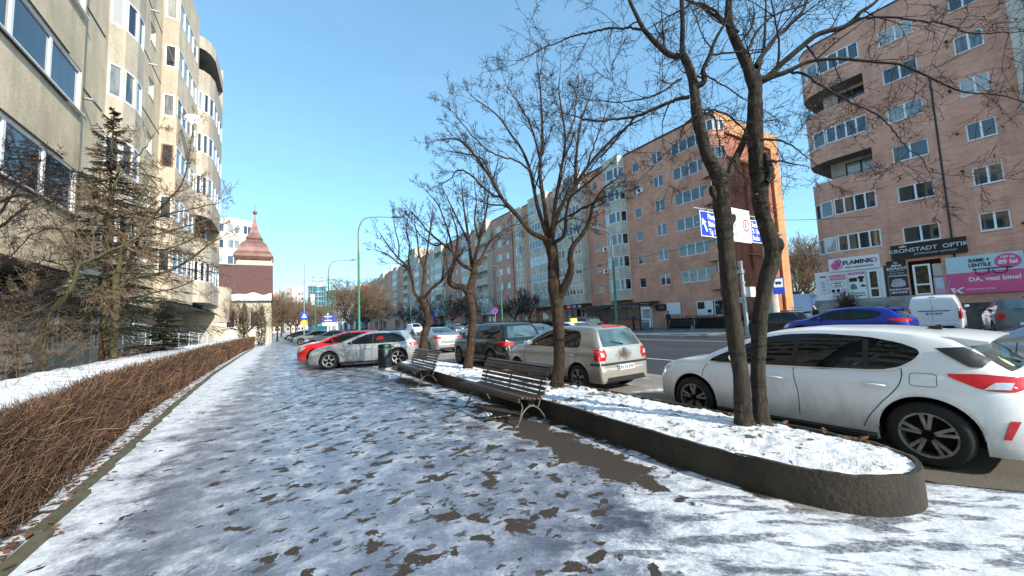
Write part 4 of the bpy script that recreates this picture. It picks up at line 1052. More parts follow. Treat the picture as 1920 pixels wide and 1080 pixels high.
def badge(B, o, z, r=.05):
    h = B.rear(0, z); mb = MB(); Mx = h[1].to_track_quat('Z','Y').to_matrix().to_4x4(); Mx.translation = h[0]+h[1]*.008
    mb.lathe([(r,-.004),(r,.004),(r*.84,.004),(r*.84,-.004)], 24, 0, Mx)
    def seg(a, b): mb.bar(tuple(Mx @ Vector((*a,0))), tuple(Mx @ Vector((*b,0))), r*.14, r*.14)
    seg((-r*.55,r*.6),(-r*.15,-r*.05)); seg((r*.55,r*.6),(r*.15,-r*.05)); seg((-.85*r,r*.1),(-r*.3,-r*.75)); seg((-r*.3,-r*.75),(0,-r*.1)); seg((.85*r,r*.1),(r*.3,-r*.75)); seg((r*.3,-r*.75),(0,-r*.1)); seg((-r*.18,r*.85),(0,r*.2)); seg((r*.18,r*.85),(0,r*.2))
    mb.build('badge', M_chrome, o)
badge(B, polo, .90); badge(on(suv,'suv')[0], suv, .93, .06)
for sg in (1,-1): patch_mesh(B, [(sg*.61,.78),(sg*.72,.78),(sg*.72,.88),(sg*.64,.86)][::sg], B.rear, .017, .04).build('indicator_light', M_lamp, polo)
# van: door seam, black trim bar, badge
B, _p = on(van, 'van')
ribbon(B, [(.05,1.62),(.05,1.0),(.05,.56)], B.rear, .010, .003).build('door_seam', M_wellblack, van)
patch_mesh(B, [(-.52,1.035),(.52,1.035),(.50,1.075),(-.50,1.075)], B.rear, .02, .08).build('handle_bar', M_blackp, van)
patch_mesh(B, [(-.10,1.70),(.10,1.70),(.10,1.725),(-.10,1.725)], B.rear, .012, .08).build('brake_light', M_redd, van)
h = B.rear(0,1.20); mb = MB(); x = h[0].x-.012
mb.prism([(x,0,1.15),(x,.035,1.20),(x,0,1.25),(x,-.035,1.20),(x,-.02,1.20),(x,0,1.228),(x,.02,1.20),(x,0,1.172)], (.01,0,0)); mb.build('badge', M_chrome, van)
# taxi roof sign with its base
h = _types['sedan'][2].top(.95, 0)[0]; mb = MB(); mb.prism([(h.x-.09,-.22,h.z+.03),(h.x+.09,-.22,h.z+.03),(h.x+.05,-.22,h.z+.17),(h.x-.05,-.22,h.z+.17)], (0,.44,0)); mb.box(h.x-.06,h.x+.06,-.2,.2,h.z-.01,h.z+.03)
mb.build('roof_sign', M_yellow, taxi)
# red note inside the silver hatchback window
B, _p = on(audi, 'wagon')
patch_mesh(B, [(.55,1.10),(.88,1.08),(.80,1.20),(.62,1.22)], lambda x,z: B.side(x,z,1), .012, .06).build('window_note', M_redd, audi)

# ------------------------------------------------------------ benches
def bench(loc_, rz, label):
    t = thing('park_bench', label, 'bench', loc_, rz, 'slatted benches beside the planter')     # local: x along the bench, front = -y
    Mw = simple('bench_slat', (.070,.036,.024), .38, var=.4, scale=11) if 'bench_slat' not in bpy.data.materials else bpy.data.materials['bench_slat']
    L = 2.22
    def slat(name, y, z, a, w=.062, th=.034, mat=Mw, par=t):
        M = Matrix.Translation((0,y,z)) @ Matrix.Rotation(a,4,'X'); mb = MB(); mb.obox(M, L, w, th); o = mb.build(name, mat, par); b = o.modifiers.new('bevel','BEVEL'); b.width = .009; b.segments = 2; return o
    prof = catmull([Vector(p) for p in [(-.30,.385,0),(-.285,.425,0),(-.22,.440,0),(-.10,.420,0),(.02,.395,0),(.12,.400,0),(.17,.45,0),(.205,.55,0),(.24,.66,0),(.275,.76,0),(.31,.83,0),(.37,.855,0)]], 10)
    ln = [0]
    for i in range(1,len(prof)): ln.append(ln[-1]+(prof[i]-prof[i-1]).length)
    tot = ln[-1]; n = 14
    for q in range(n):
        d = tot*(q+.35)/(n-.3); i = max(1, next((j for j in range(len(ln)) if ln[j] >= d), len(ln)-1)); p = prof[i]; tg = (prof[i]-prof[i-1]).normalized(); a = math.atan2(tg.y, tg.x)
        slat('seat_slat' if q < 8 else 'back_slat', p.x, p.y+.017, a, .054 if q not in (0, n-1) else .066)
    for sx in (-1, 0, 1):
        x = sx*(L/2-.16); mb = MB(); r = .016
        mb.tube([(x,p.x,p.y-.012) for p in prof[2:-1]], [.014]*len(prof[2:-1]), 6)      # cast rib following the seat
        if sx:
            arc1 = catmull([Vector(p) for p in [(x,-.27,.0),(x,-.24,.03),(x,-.19,.12),(x,-.12,.22),(x,0,.285),(x,.12,.25),(x,.22,.15),(x,.29,.03),(x,.31,0)]], 6)
            mb.tube([tuple(p) for p in arc1], [r]*len(arc1), 8)
            arc2 = catmull([Vector(p) for p in [(x,-.20,.41),(x,-.15,.30),(x,-.16,.24),(x,-.19,.15)]], 6); mb.tube([tuple(p) for p in arc2], [r*.8]*len(arc2), 8)
            arc3 = catmull([Vector(p) for p in [(x,.04,.385),(x,.02,.33),(x,.0,.285)]], 5); mb.tube([tuple(p) for p in arc3], [r*.8]*len(arc3), 8)
            arc4 = catmull([Vector(p) for p in [(x,.19,.50),(x,.20,.40),(x,.17,.30),(x,.14,.245)]], 6); mb.tube([tuple(p) for p in arc4], [r*.8]*len(arc4), 8)
            cc = [(x,.02+.055*math.cos(a_),.335+.05*math.sin(a_)) for a_ in [2*math.pi*k_/16 for k_ in range(17)]]; mb.tube(cc, [.008]*17, 6)
            mb.tube([(x,-.30,.006),(x,-.23,.006)],[.016,.016],8); mb.tube([(x,.27,.006),(x,.34,.006)],[.016,.016],8)
            nm = 'leg'
        else: nm = 'centre_rib'
        mb.build(nm, M_iron, t, smooth=True, sharp=60)
    return t
M_iron = simple('worn_cast_iron', (.12,.105,.085), .6, .3, var=.4, scale=14)
# bench front faces the pavement (-x): local -y -> world -x  => rz = -90 deg
bench((3.40,6.16,.003), R(-90), 'brown slatted bench with iron legs, the nearer of the two')
bench((3.38,11.1,.003), R(-90), 'brown slatted bench beside the litter bin, the farther of the two')

# ------------------------------------------------------------ litter bin
t = thing('litter_bin', 'dark green cylindrical litter bin with a light green band', 'litter bin', (3.42,15.15,.003))
mb = MB(); mb.lathe([(0,.0),(.235,0),(.235,.05),(.225,.06),(.225,.085)], 36); mb.build('base', M_plinth, t, smooth=True, sharp=40)
M_bin = simple('bin_dark_green', (.014,.024,.026), .45, var=.3)
mb = MB(); mb.lathe([(.245,.085),(.252,.10),(.252,.42),(.247,.425),(.247,.435),(.252,.44),(.252,.74),(.245,.75)], 40); mb.build('drum', M_bin, t, smooth=True, sharp=40)
mb = MB(); mb.lathe([(.240,.75),(.254,.755),(.254,.785),(.240,.79)], 40); mb.build('band', simple('bin_band_green', (.05,.22,.10), .4), t, smooth=True, sharp=40)
mb = MB(); mb.lathe([(.225,.79),(.225,.82),(.253,.825),(.253,.90),(.235,.935),(.15,.955),(0,.96)], 40); mb.build('lid', M_bin, t, smooth=True, sharp=40)
mb = MB()
for i in range(-3,4): mb.bar((.21*math.sin(-2.2+i*.09),.21*math.cos(-2.2+i*.09),.80),(.21*math.sin(-2.2+i*.09),.21*math.cos(-2.2+i*.09),.83),.02,.02)
# ------------------------------------------------------------ windows and walls
_wc = {}
def win_mesh(w, h, n, fr=.065, mat=None, transom=False):
    w, h = round(w, 2), round(h, 2); key = (w, h, n, fr, mat.name if mat else '', transom)
    if key in _wc: return _wc[key]
    mb = MB(); d0, d1 = -.03, .04       # local: x along the wall, y = -outward, z up ; outer frame
    mb.box(0,w,-d1,-d0,0,fr); mb.box(0,w,-d1,-d0,h-fr,h); mb.box(0,fr,-d1,-d0,fr,h-fr); mb.box(w-fr,w,-d1,-d0,fr,h-fr)
    for i in range(1,n):
        x = w*i/n; mb.box(x-fr*.75,x+fr*.75,-d1+.004,-d0,fr,h-fr)
    if transom: mb.box(fr,w-fr,-d1+.002,-d0,h*.72,h*.72+.05)
    f = mb.mesh('window_frame', mat or M_white)
    mb = MB(); mb.quad((fr*.5,0,fr*.5),(w-fr*.5,0,fr*.5),(w-fr*.5,0,h-fr*.5),(fr*.5,0,h-fr*.5)); g = mb.mesh('window_pane', M_glass)
    _wc[key] = (f, g); return _wc[key]
_wcount = {}
def wall_seg(mb, parent, p0, p1, z0, z1, wins=(), mi=0, depth=.16, sill=True, O=Vector((0,0,0)), frames=None, thick_m=None):
    """wall from p0 to p1 (plan); outward normal is to the right of p0->p1. wins: (u0,u1,za,zb,n[,style])"""
    p0, p1 = Vector((p0[0],p0[1],0)), Vector((p1[0],p1[1],0)); L = (p1-p0).length; U = (p1-p0).normalized(); N = Vector((U.y,-U.x,0)); Z = Vector((0,0,1))
    def W(u, z, d=0): return tuple(p0+U*u+Z*z-N*d-O)
    us = sorted(set([0, L]+[round(max(0,min(L,u)),4) for w in wins for u in w[:2]])); zs = sorted(set([z0, z1]+[round(v,4) for w in wins for v in w[2:4]]))
    for i in range(len(us)-1):
        for j in range(len(zs)-1):
            uc, zc = (us[i]+us[i+1])/2, (zs[j]+zs[j+1])/2
            if any(w[0] < uc < w[1] and w[2] < zc < w[3] for w in wins): continue
            mb.quad(W(us[i],zs[j]), W(us[i+1],zs[j]), W(us[i+1],zs[j+1]), W(us[i],zs[j+1]), mi)
    for w in wins:
        u0,u1,za,zb,n = w[:5]; st = w[5] if len(w) > 5 else 'w'
        dp = 1.1 if st == 'loggia' else depth
        if st == 'hole': continue
        for a, b in (((u0,za),(u1,za)),((u1,za),(u1,zb)),((u1,zb),(u0,zb)),((u0,zb),(u0,za))):
            mb.quad(W(a[0],a[1]), W(b[0],b[1]), W(b[0],b[1],dp), W(a[0],a[1],dp), mi)
        if st == 'loggia':
            mb.quad(W(u0,za,dp),W(u1,za,dp),W(u1,zb,dp),W(u0,zb,dp), mi)
            continue
        if st == 'hole': continue
        fm, gm = win_mesh(u1-u0, zb-za, n, .065 if st != 'thin' else .045, {'w':None,'thin':None,'b':M_brownf,'k':M_dark}.get(st), st == 't')
        M = Matrix((U, -N, Z)).transposed().to_4x4(); M.translation = Vector(W(u0, za, dp*.62))
        k = _wcount.get(id(parent), 0); _wcount[id(parent)] = k+1
        if k < 98:
            o = inst('window', fm, parent, M); inst('pane', gm, o)
            if sill: 
                key = ('sill', round(u1-u0,2))
                if key not in _wc:
                    s_ = MB(); s_.box(-.03, round(u1-u0,2)+.03, -.16, .04, -.035, -.004); _wc[key] = s_.mesh('window_sill', M_steel if rnd.random() < .0 else M_white)
                inst('sill', _wc[key], o)
        else:
            ex = _extra.setdefault(id(parent), (parent, MB()))[1]
            for me, mm in ((fm, 0), (gm, 1)):
                i0 = len(ex.v); ex.v += [tuple(M @ v.co) for v in me.vertices]
                for p in me.polygons: ex.f.append(tuple(i0+q for q in p.vertices)); ex.m.append(mm)
_extra = {}
def flush_extra():
    for parent, ex in _extra.values(): tag(ex.build('distant_windows', [M_white, M_glass], parent), kind='stuff')
    _extra.clear()
def place(o, loc_):
    for c in o.children: c.location = c.location
    return o

# ------------------------------------------------------------ LEFT: weathered block of flats along the pavement
SL = [4.91+2.8*i for i in range(6)]; ROOF = 22.1
lb = thing('apartment_block', 'weathered grey beige block of flats with stepped bays along the left side', 'building')
mb = MB()
def row(u0, u1, h, n, st='w', floors=range(6), dz=0.0, dv=None):
    return [(u0,u1,SL[i]+dz,SL[i]+dz+h,n,st) for i in floors]
X1, X2, X3 = -4.7, -5.5, -5.55
# outward normal (+x) is to the right of a path running towards +y
wins = []
for a in (-6.0, 1.2, 8.35): wins += [(a+8.0+.0, a+8.0+6.15, SL[i], SL[i]+1.22, 4) for i in range(6)]
wall_seg(mb, lb, (X1,-8), (X1,14.6), 3.38, ROOF, [w for w in wins], 0, .10)
wall_seg(mb, lb, (X1,14.6), (X2,14.6), 3.0, ROOF, [], 1)
wall_seg(mb, lb, (X2,14.6), (X2,18.7), 3.0, ROOF, [(.35,1.55,SL[i]+.1,SL[i]+1.25,2) for i in range(6)])
# round bay
def arc_pts(c, r, a0, a1, n): return [(c[0]+r*math.cos(R(a0+(a1-a0)*i/n)), c[1]+r*math.sin(R(a0+(a1-a0)*i/n))) for i in range(n+1)]
def bay(path, z0, z1, wn, mi, par=None, mbx=None, zb=None):
    for i in range(len(path)-1):
        L_ = (Vector(path[i+1])-Vector(path[i])).length; w = []
        if wn and i not in wn.get('skip', ()): w = [(.03, L_-.03, s_+wn.get('dz',0), s_+wn.get('dz',0)+wn['h'], wn.get('n',1), wn.get('st',{}).get(k_,'w') if isinstance(wn.get('st'), dict) else 'w') for k_, s_ in enumerate(wn['z'])]
        wall_seg(mbx, par, path[i], path[i+1], z0, z1, w, mi, .06, False)
rb = [(X2,18.9),(-5.12,19.25),(-4.92,19.85),(-4.92,20.6),(-5.12,21.2),(X2,21.6)]
bay(rb, 3.6, ROOF-.3, dict(z=SL, h=1.28), 1, lb, mb)
wall_seg(mb, lb, (X2,18.7), (X2,18.9), 3.0, ROOF, [], 0); 
wall_seg(mb, lb, (X2,21.6), (-5.9,21.8), 3.0, ROOF, [], 1); wall_seg(mb, lb, (-6.2,22.0), (-5.55,22.9), 3.0, ROOF, [], 1); wall_seg(mb, lb, (-5.9,21.8), (-6.2,22.0), 3.0, ROOF, [], 1)
wall_seg(mb, lb, (X3,22.9), (X3,26.2), 3.0, ROOF+.3, [(1.2,2.05,SL[i]+.05,SL[i]+1.0,2) for i in range(6)], 0, .2)
# square bay with end window
wall_seg(mb, lb, (X3,26.2), (-4.86,26.2), 3.4, ROOF, [(.10,.60,SL[i],SL[i]+1.25,1,'b' if i == 2 else 'w') for i in range(6)], 1, .05, False)
wall_seg(mb, lb, (-4.86,26.2), (-4.66,30.6), 3.4, ROOF, [(.05,4.0,SL[i],SL[i]+1.25,4) for i in range(6)], 0, .05, False)
# big rounded balconies, some open and some glazed
def round_balcony(y0, yl, x_in, x_out, z0, z1, st, mi=1):
    pts = [(x_in+.05, y0),(x_in+(x_out-x_in)*.45, y0+.18),(x_in+(x_out-x_in)*.78, y0+.55),(x_out, y0+1.25),(x_out, y0+yl)]
    for i in range(len(pts)-1):
        L_ = (Vector(pts[i+1])-Vector(pts[i])).length; w = []
        for k_, s_ in enumerate(SL):
            if s_ < z0 or s_+1.3 > z1: continue
            if st[k_] == 'o': w.append((0, L_, s_-.02, s_+1.45, 1, 'hole'))
            elif st[k_] == 'g' : w.append((.03, L_-.03, s_, s_+1.3, 1 if i < 3 else 3))
        wall_seg(mb, lb, pts[i], pts[i+1], z0, z1, w, mi, .06, False)
    for k_, s_ in enumerate(SL):       # slabs close open balconies above and below
        if st[k_] == 'o':
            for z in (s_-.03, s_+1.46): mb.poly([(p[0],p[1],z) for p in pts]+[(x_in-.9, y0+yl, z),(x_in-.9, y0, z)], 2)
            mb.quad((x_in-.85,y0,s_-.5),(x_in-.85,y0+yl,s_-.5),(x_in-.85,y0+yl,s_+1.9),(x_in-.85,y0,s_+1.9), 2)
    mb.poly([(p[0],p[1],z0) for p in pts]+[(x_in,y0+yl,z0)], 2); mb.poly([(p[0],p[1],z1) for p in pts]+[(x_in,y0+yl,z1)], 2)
round_balcony(30.6, 5.2, -4.75, -3.95, 3.6, ROOF-.9, 'gogggo')
wall_seg(mb, lb, (-3.95,35.8), (-4.7,35.8), 3.4, ROOF, [], 1)
yy = 35.8
for rep in range(0):
    wall_seg(mb, lb, (-4.85,yy), (-4.85,yy+3.4), 3.2, ROOF+.2, [(.8,1.9,SL[i]+.05,SL[i]+1.1,2) for i in range(6)], 1)
    round_balcony(yy+3.4, 4.6, -4.85, -4.15, 3.5, ROOF-.4, 'oggogo' if rep else 'ggogog')
    wall_seg(mb, lb, (-4.15,yy+8.0), (-4.85,yy+8.0), 3.4, ROOF, [], 1); yy += 8.0
round_balcony(yy, 3.6, -4.9, -4.62, 3.4, ROOF-.3, 'ggoggg')
yy += 3.6
wall_seg(mb, lb, (-4.9,yy), (-4.9,yy+2.5), 3.2, ROOF-.2, [(.5,1.9,SL[i]+.05,SL[i]+1.1,2) for i in range(6)], 1)
wall_seg(mb, lb, (-4.85,yy+2.5), (-16,yy+2.5), 0, ROOF, [], 1)
# low entrance drum below the last bays
dr = arc_pts((-5.75,45.5), 1.75, -80, 60, 10)
bay(dr, 2.6, 5.9, None, 1, lb, mb); mb.poly([(x,y,2.6) for x,y in dr], 2); mb.poly([(x,y,5.9) for x,y in dr], 2)
# soffits, roof, back, ground storey
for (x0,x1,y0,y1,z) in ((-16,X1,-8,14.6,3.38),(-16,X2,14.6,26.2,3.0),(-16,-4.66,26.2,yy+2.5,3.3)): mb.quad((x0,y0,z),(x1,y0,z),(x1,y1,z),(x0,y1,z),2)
mb.poly([(-16,-8,ROOF),(X1,-8,ROOF),(X1,14.6,ROOF),(X2,14.6,ROOF),(X2,26.2,ROOF),(-4.9,26.2,ROOF),(-4.86,yy+2.5,ROOF),(-16,yy+2.5,ROOF)],2)
wall_seg(mb, lb, (-16,yy+2.5), (-16,-8), 0, ROOF); wall_seg(mb, lb, (-16,-8), (X1,-8), 3.38, ROOF)
wall_seg(mb, lb, (-6.9,14.6), (-6.9,yy+2.5), 0, 3.35, [(u,u+1.6,1.2,2.7,2) for u in (5,9,14,19,25,31)], 1)
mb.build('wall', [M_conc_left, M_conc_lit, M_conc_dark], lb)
# parapet and drip ledges
mb = MB()
for (x, y0, y1) in ((X1,-8,14.6),(X2,14.6,18.7),(X3,22.9,26.2)):
    mb.box(x-.05, x+.05, y0, y1, ROOF+(.3 if x == X3 else 0), ROOF+.07+(.3 if x == X3 else 0))
for i in range(6):
    for (x, y0, y1, dz, h) in ((X1,.35,6.5,0,1.22),(X1,7.55,13.7,0,1.22)):
        mb.box(x-.02, x+.055, y0-.0, y1, SL[i]-.05, SL[i]-.012)
        mb.box(x-.02, x+.03, y0, y1, SL[i]+h+.012, SL[i]+h+.04)
    mb.box(X2-.02, X2+.025, 14.9, 18.6, SL[i]+1.95, SL[i]+1.985); mb.box(X3-.02, X3+.022, 23.0, 26.1, SL[i]+1.70, SL[i]+1.73)
mb.build('ledge', M_dark, lb)
# recessed shop front under the overhang
mb = MB(); xg = -7.3
wall_seg(mb, lb, (xg,-8), (xg,14.6), 0, 3.38, [], 0)
wall_seg(mb, lb, (xg,14.6), (-16,14.6), 0, 3.38, [], 0)
mb.build('plinth_wall', M_plinth, lb)
mb = MB()
for y in (9.6,10.9,12.2,13.5): mb.box(-5.22,-5.16,y,y+.05,.1,1.55)
for z in (.62,1.08,1.55): mb.box(-5.21,-5.17,4.0,14.5,z,z+.03)
mb.build('panel_rail', M_dark, lb)
mb = MB(); mb.box(-5.45,-5.28,2.0,14.5,0.45,1.85); mb.build('panel', M_plinth, lb)
mb = MB(); mb.box(-7.28,-5.05,2,14.6,0,.45); mb.build('dark_base', M_dark, lb)
mb = MB()
for y in (7.0,8.6,10.4,12.0): mb.box(-6.55,-6.42,y,y+.14,1.85,3.36)
mb.box(-6.55,-6.42,4,14.4,3.0,3.37); mb.box(-6.55,-6.42,4,14.4,1.8,1.92); mb.build('shop_frame', M_dark, lb)
mb = MB(); mb.quad((-6.5,4,1.85),(-6.5,14.4,1.85),(-6.5,14.4,3.2),(-6.5,4,3.2)); mb.build('shop_pane', M_cglass, lb)
# air vents and short pipes on the wall
mb = MB()
for (x,y,z) in ((X2,16.9,SL[1]+1.55),(X3,24.0,SL[5]+1.5),(X3,24.0,SL[4]+1.5),(X3,24.0,SL[3]+1.5),(-5.95,22.3,SL[4]+.3),(-5.95,22.3,SL[3]+.3),(-5.95,22.3,SL[2]+.3)): mb.box(x-.05,x+.30,y,y+.10,z,z+.05)
mb.build('outlet', M_steel, lb)
dish = thing('satellite_dish', 'white satellite dish fixed to the square bay of the weathered block', 'dish', (-4.2,26.35,SL[3]+.1))
mb = MB(); mb.lathe([(0,.0),(.15,.012),(.28,.045),(.38,.09),(.40,.10),(.385,.095),(.28,.055),(0,.012)], 28, 0, Matrix.Rotation(R(62),4,'X')); mb.build('reflector', M_white, dish, smooth=True)
mb = MB(); mb.tube([(0,-.05,0),(0,-.30,-.25),(0,-.42,-.02)],[.012]*3,6); mb.tube([(0,0,-.02),(-.55,.25,-.05)],[.02,.02],6); mb.build('arm', M_steel, dish)
# satellite/flat details: entrance ramp railing
rail = thing('ramp_railing', 'white painted handrail sloping down an entrance ramp behind the hedge', 'railing', (-4.0, 30, 0))
mb = MB(); A0, A1 = Vector((-4.9,20.5,2.15)), Vector((-3.0,38.5,1.05))
for k_ in range(5):
    dz = Vector((0,0,.0-.20*k_)); mb.tube([tuple(A0+dz-Vector((-4,30,0))), tuple(A1+dz*.9-Vector((-4,30,0)))],[.028 if k_ == 0 else .014]*2,6)
for i in range(12):
    p = A0.lerp(A1, i/11)-Vector((-4,30,0)); mb.tube([tuple(p),(p.x,p.y,max(0,p.z-1.15))],[.02,.02],6)
B0, B1 = A0+Vector((-1.2,.5,.1)), A1+Vector((-1.0,-.5,.15))
for k_ in range(4): mb.tube([tuple(B0+Vector((0,0,-.22*k_))-Vector((-4,30,0))), tuple(B1+Vector((0,0,-.2*k_))-Vector((-4,30,0)))],[.025 if k_ == 0 else .012]*2,6)
for i in range(9):
    p = B0.lerp(B1, i/8)-Vector((-4,30,0)); mb.tube([tuple(p),(p.x,p.y,max(0,p.z-1.2))],[.018,.018],6)
mb.build('rails', simple('rail_white', (.66,.67,.68), .45, var=.1), rail)
mb = MB(); mb.prism([(-4.6,20,0),(-4.6,38,0),(-4.6,38,.1),(-4.6,20,1.1)], (1.3,0,0)); o = mb.build('ramp', M_conc_lit); tag(o, 'concrete entrance ramp rising behind the hedge', 'ramp')

# ------------------------------------------------------------ RIGHT: long brick block
XB = 37.0; SB = [4.85+2.83*i for i in range(6)]; RB = 21.7
def brick_block(name_label, y0, y1, cols, bays, roofz=RB, mbrick=M_brick, first=False, gw=None):
    b = thing('apartment_block', name_label, 'building'); mb = MB()
    # cols: (ya, yb, n) windows; bays: (ya, yb, out, kind)
    pos = y1
    segs = sorted([(a, c, 'b', out, kind) for a, c, out, kind in bays], reverse=True)
    def plain(ya, yb):     # wall from larger y to smaller y so that outward (-x) is on the right
        w = []
        for a, c, n in cols:
            if a >= ya and c <= yb:
                for i, s_ in enumerate(SB): 
                    hh = 1.32 if n > 1 else 1.2
                    w.append((yb-c, yb-a, s_, s_+hh, n, 'b' if rnd.random() < .04 else 'w'))
        for (a, c, za, zb, n) in (gw or ()):
            if a >= ya and c <= yb: w.append((yb-c, yb-a, za, zb, n))
        wall_seg(mb, b, (XB,yb), (XB,ya), 0, roofz, w, 0)
    for a, c, _, out, kind in segs:
        if c < pos: plain(c, pos)
        xo = XB-out; zb = 3.55
        if kind == 'round': path = [(XB,c),(xo+.12,c-.35),(xo,c-1.0),(xo,a+1.0),(xo+.12,a+.35),(XB,a)]
        else: path = [(XB,c),(xo,c),(xo,a),(XB,a)]
        mi = 1
        for i in range(len(path)-1):
            p, q = path[i], path[i+1]; L_ = (Vector(p)-Vector(q)).length; w = []
            long_ = abs(p[1]-q[1]) > 1.2
            if kind == 'round' or long_:
                for k_, s_ in enumerate(SB):
                    if kind == 'open' and rnd.random() < .45: w.append((.05, L_-.05, s_, s_+1.45, 1, 'loggia'))
                    else: w.append((.04, L_-.04, s_, s_+1.35, max(1, int(L_/.8)), 'b' if rnd.random() < .06 else 'w'))
            wall_seg(mb, b, p, q, zb, roofz+(.4 if kind != 'round' else .1), w, mi, .06, False)
        mb.poly([(x,y,zb) for x,y in path], 2); mb.poly([(x,y,roofz+.1) for x,y in path], 1)
        wall_seg(mb, b, (XB+.6,c), (XB+.6,a), 0, zb, [(u, u+2.2, .3, 2.8, 2) for u in np.arange(.4, c-a-2.3, 2.6)], 0)
        wall_seg(mb, b, (XB+.6,a), (XB,a), 0, zb, [], 0); wall_seg(mb, b, (XB,c), (XB+.6,c), 0, zb, [], 0)
        pos = a
    if pos > y0: plain(y0, pos)
    xb = XB+(12.4 if first else 13.5)
    wall_seg(mb, b, (xb,y1), (XB,y1), 0, roofz, [], 0); wall_seg(mb, b, (XB,y0), (xb,y0), 0, roofz, [], 3 if first else 0); wall_seg(mb, b, (xb,y0), (xb,y1), 0, roofz)
    mb.quad((XB,y0,roofz),(xb,y0,roofz),(xb,y1,roofz),(XB,y1,roofz),2)
    mb.build('wall', [mbrick, M_conc_bay, M_conc_dark, M_orange], b)
    mb = MB(); mb.box(XB-.12, XB+.3, y0, y1, roofz-.02, roofz+.12); mb.build('parapet', M_dark, b)
    return b
colsA = [(22.0,25.9,4),(27.15,28.5,2),(30.45,31.45,1),(37.6,38.6,1),(54.2,55.1,1)]
bl = brick_block('long brick block of flats with concrete bays and an orange end wall', 21.0, 60.0, colsA,
    [(32.65,35.95,.9,'round'),(39.9,43.2,1.3,'open'),(43.2,47.0,.75,'round'),(48.4,53.6,.75,'sq'),(56.2,59.0,.5,'round')], first=True,
    gw=[(21.5,24.3,1.3,2.85,3),(26.1,28.0,1.5,2.9,2)])
# orange end wall pilaster and top band, sunlight put into their amber; stub balconies
mb = MB(); mb.box(47.7,49.4,20.7,20.98,0,21.7); mb.box(41.5,49.4,20.72,20.97,17.2,17.35); mb.box(41.5,49.4,20.74,20.97,7.4,7.5); mb.box(38.6,41.2,22.6,25,21.72,22.9); mb.box(37.0,49.4,20.74,20.97,19.9,21.7)
mb.build('lit_amber_trim', M_amber_lit, bl)
mb = MB(); mb.box(37.05,38.6,20.80,20.97,5.7,5.78); mb.box(42.0,42.15,20.8,20.97,5.8,17.2); mb.build('wall_groove', M_redd if False else M_orange, bl)
mb = MB()
for i in range(7): mb.box(49.4,50.2,21.6,24.0,1.4+2.83*i+1.4-.3,1.4+2.83*i+2.35)
mb.build('stub_balcony', M_amber_lit, bl)
for i in range(7):
    fm, gm = win_mesh(1.0,1.3,1); o = inst('window', fm, bl, Matrix.Translation((49.3,21.55,3.8-2.83+2.83*i))); inst('pane', gm, o)
# curved corner oriel where the brick meets the orange
for i in range(1,7):
    z = 1.9+2.83*i; mb = MB(); mb.lathe([(1.15,z-.9),(1.15,z+.75)], 20, 0, Matrix.Translation((37.5,21.5,0))); mb.build('corner_oriel', M_brick, bl)
for i in range(1,7):
    for k_, a in enumerate((-155,-125,-95,-65,-35)):
        fm, gm = win_mesh(.58,1.1,1,.05); Mx = Matrix.Translation((37.5+1.13*math.cos(R(a-15)),21.5+1.13*math.sin(R(a-15)),2.66+2.83*i)) @ Matrix.Rotation(R(a+90),4,'Z'); o = inst('window', fm, bl, Mx); inst('pane', gm, o)
# entrance canopy, shop plates, air conditioners on the long block
mb = MB(); mb.box(35.6,36.95,28.8,32.2,3.02,3.14); mb.tube([(35.7,29.2,3.0),(36.95,29.2,2.3)],[.03,.03],6); mb.tube([(35.7,31.8,3.0),(36.95,31.8,2.3)],[.03,.03],6); mb.build('canopy', M_dark, bl)
mb = MB(); mb.box(36.90,36.96,29.9,30.9,.1,2.4); mb.build('entrance_door', M_white, bl)
mb = MB(); mb.box(36.86,36.96,27.9,29.7-.35,2.05,2.75); mb.build('shop_plate', M_signk, bl)
Mleft = lambda x, y, z: Matrix(((0,0,-1,x),(-1,0,0,y),(0,1,0,z),(0,0,0,1)))     # text readable from -x
txt('Cafe', .34, Mleft(36.85,28.5,2.42), simple('plate_gold',(.42,.44,.30)), bl, sx=1)
def ac_unit(par, x, y, z, face):
    mb = MB()
    if face == 'x': mb.box(x-.30,x,y,y+.82,z,z+.56); c = Matrix.Translation((x-.305,y+.30,z+.28)) @ Matrix.Rotation(R(-90),4,'Y')
    else: mb.box(x,x+.82,y-.30,y,z,z+.56); c = Matrix.Translation((x+.30,y-.305,z+.28)) @ Matrix.Rotation(R(90),4,'X')
    mb.lathe([(.0,.01),(.20,.01),(.23,.0)], 18, 1, c); return mb.build('air_conditioner', [M_white, M_dark], par)
ac_unit(bl, 36.98, 36.1, 10.2, 'x'); ac_unit(bl, 36.98, 30.0, 16.2, 'x'); ac_unit(bl, 38.7, 20.96, 2.4, 'y'); ac_unit(bl, 36.98, 36.2, 7.3, 'x')
for (a, c, z0, z1, mt) in ((22.5,24.25,1.35,2.8,M_signw),(26.15,27.95,1.55,2.85,M_signw)):
    mb = MB(); mb.box(36.93,36.95,a,c,z0,z1); mb.build('window_poster', mt, bl)
mb = MB(); mb.box(36.91,36.925,23.4,24.15,2.0,2.7); mb.box(36.91,36.925,22.7,23.1,1.6,1.9); mb.build('poster_picture', M_signk, bl)
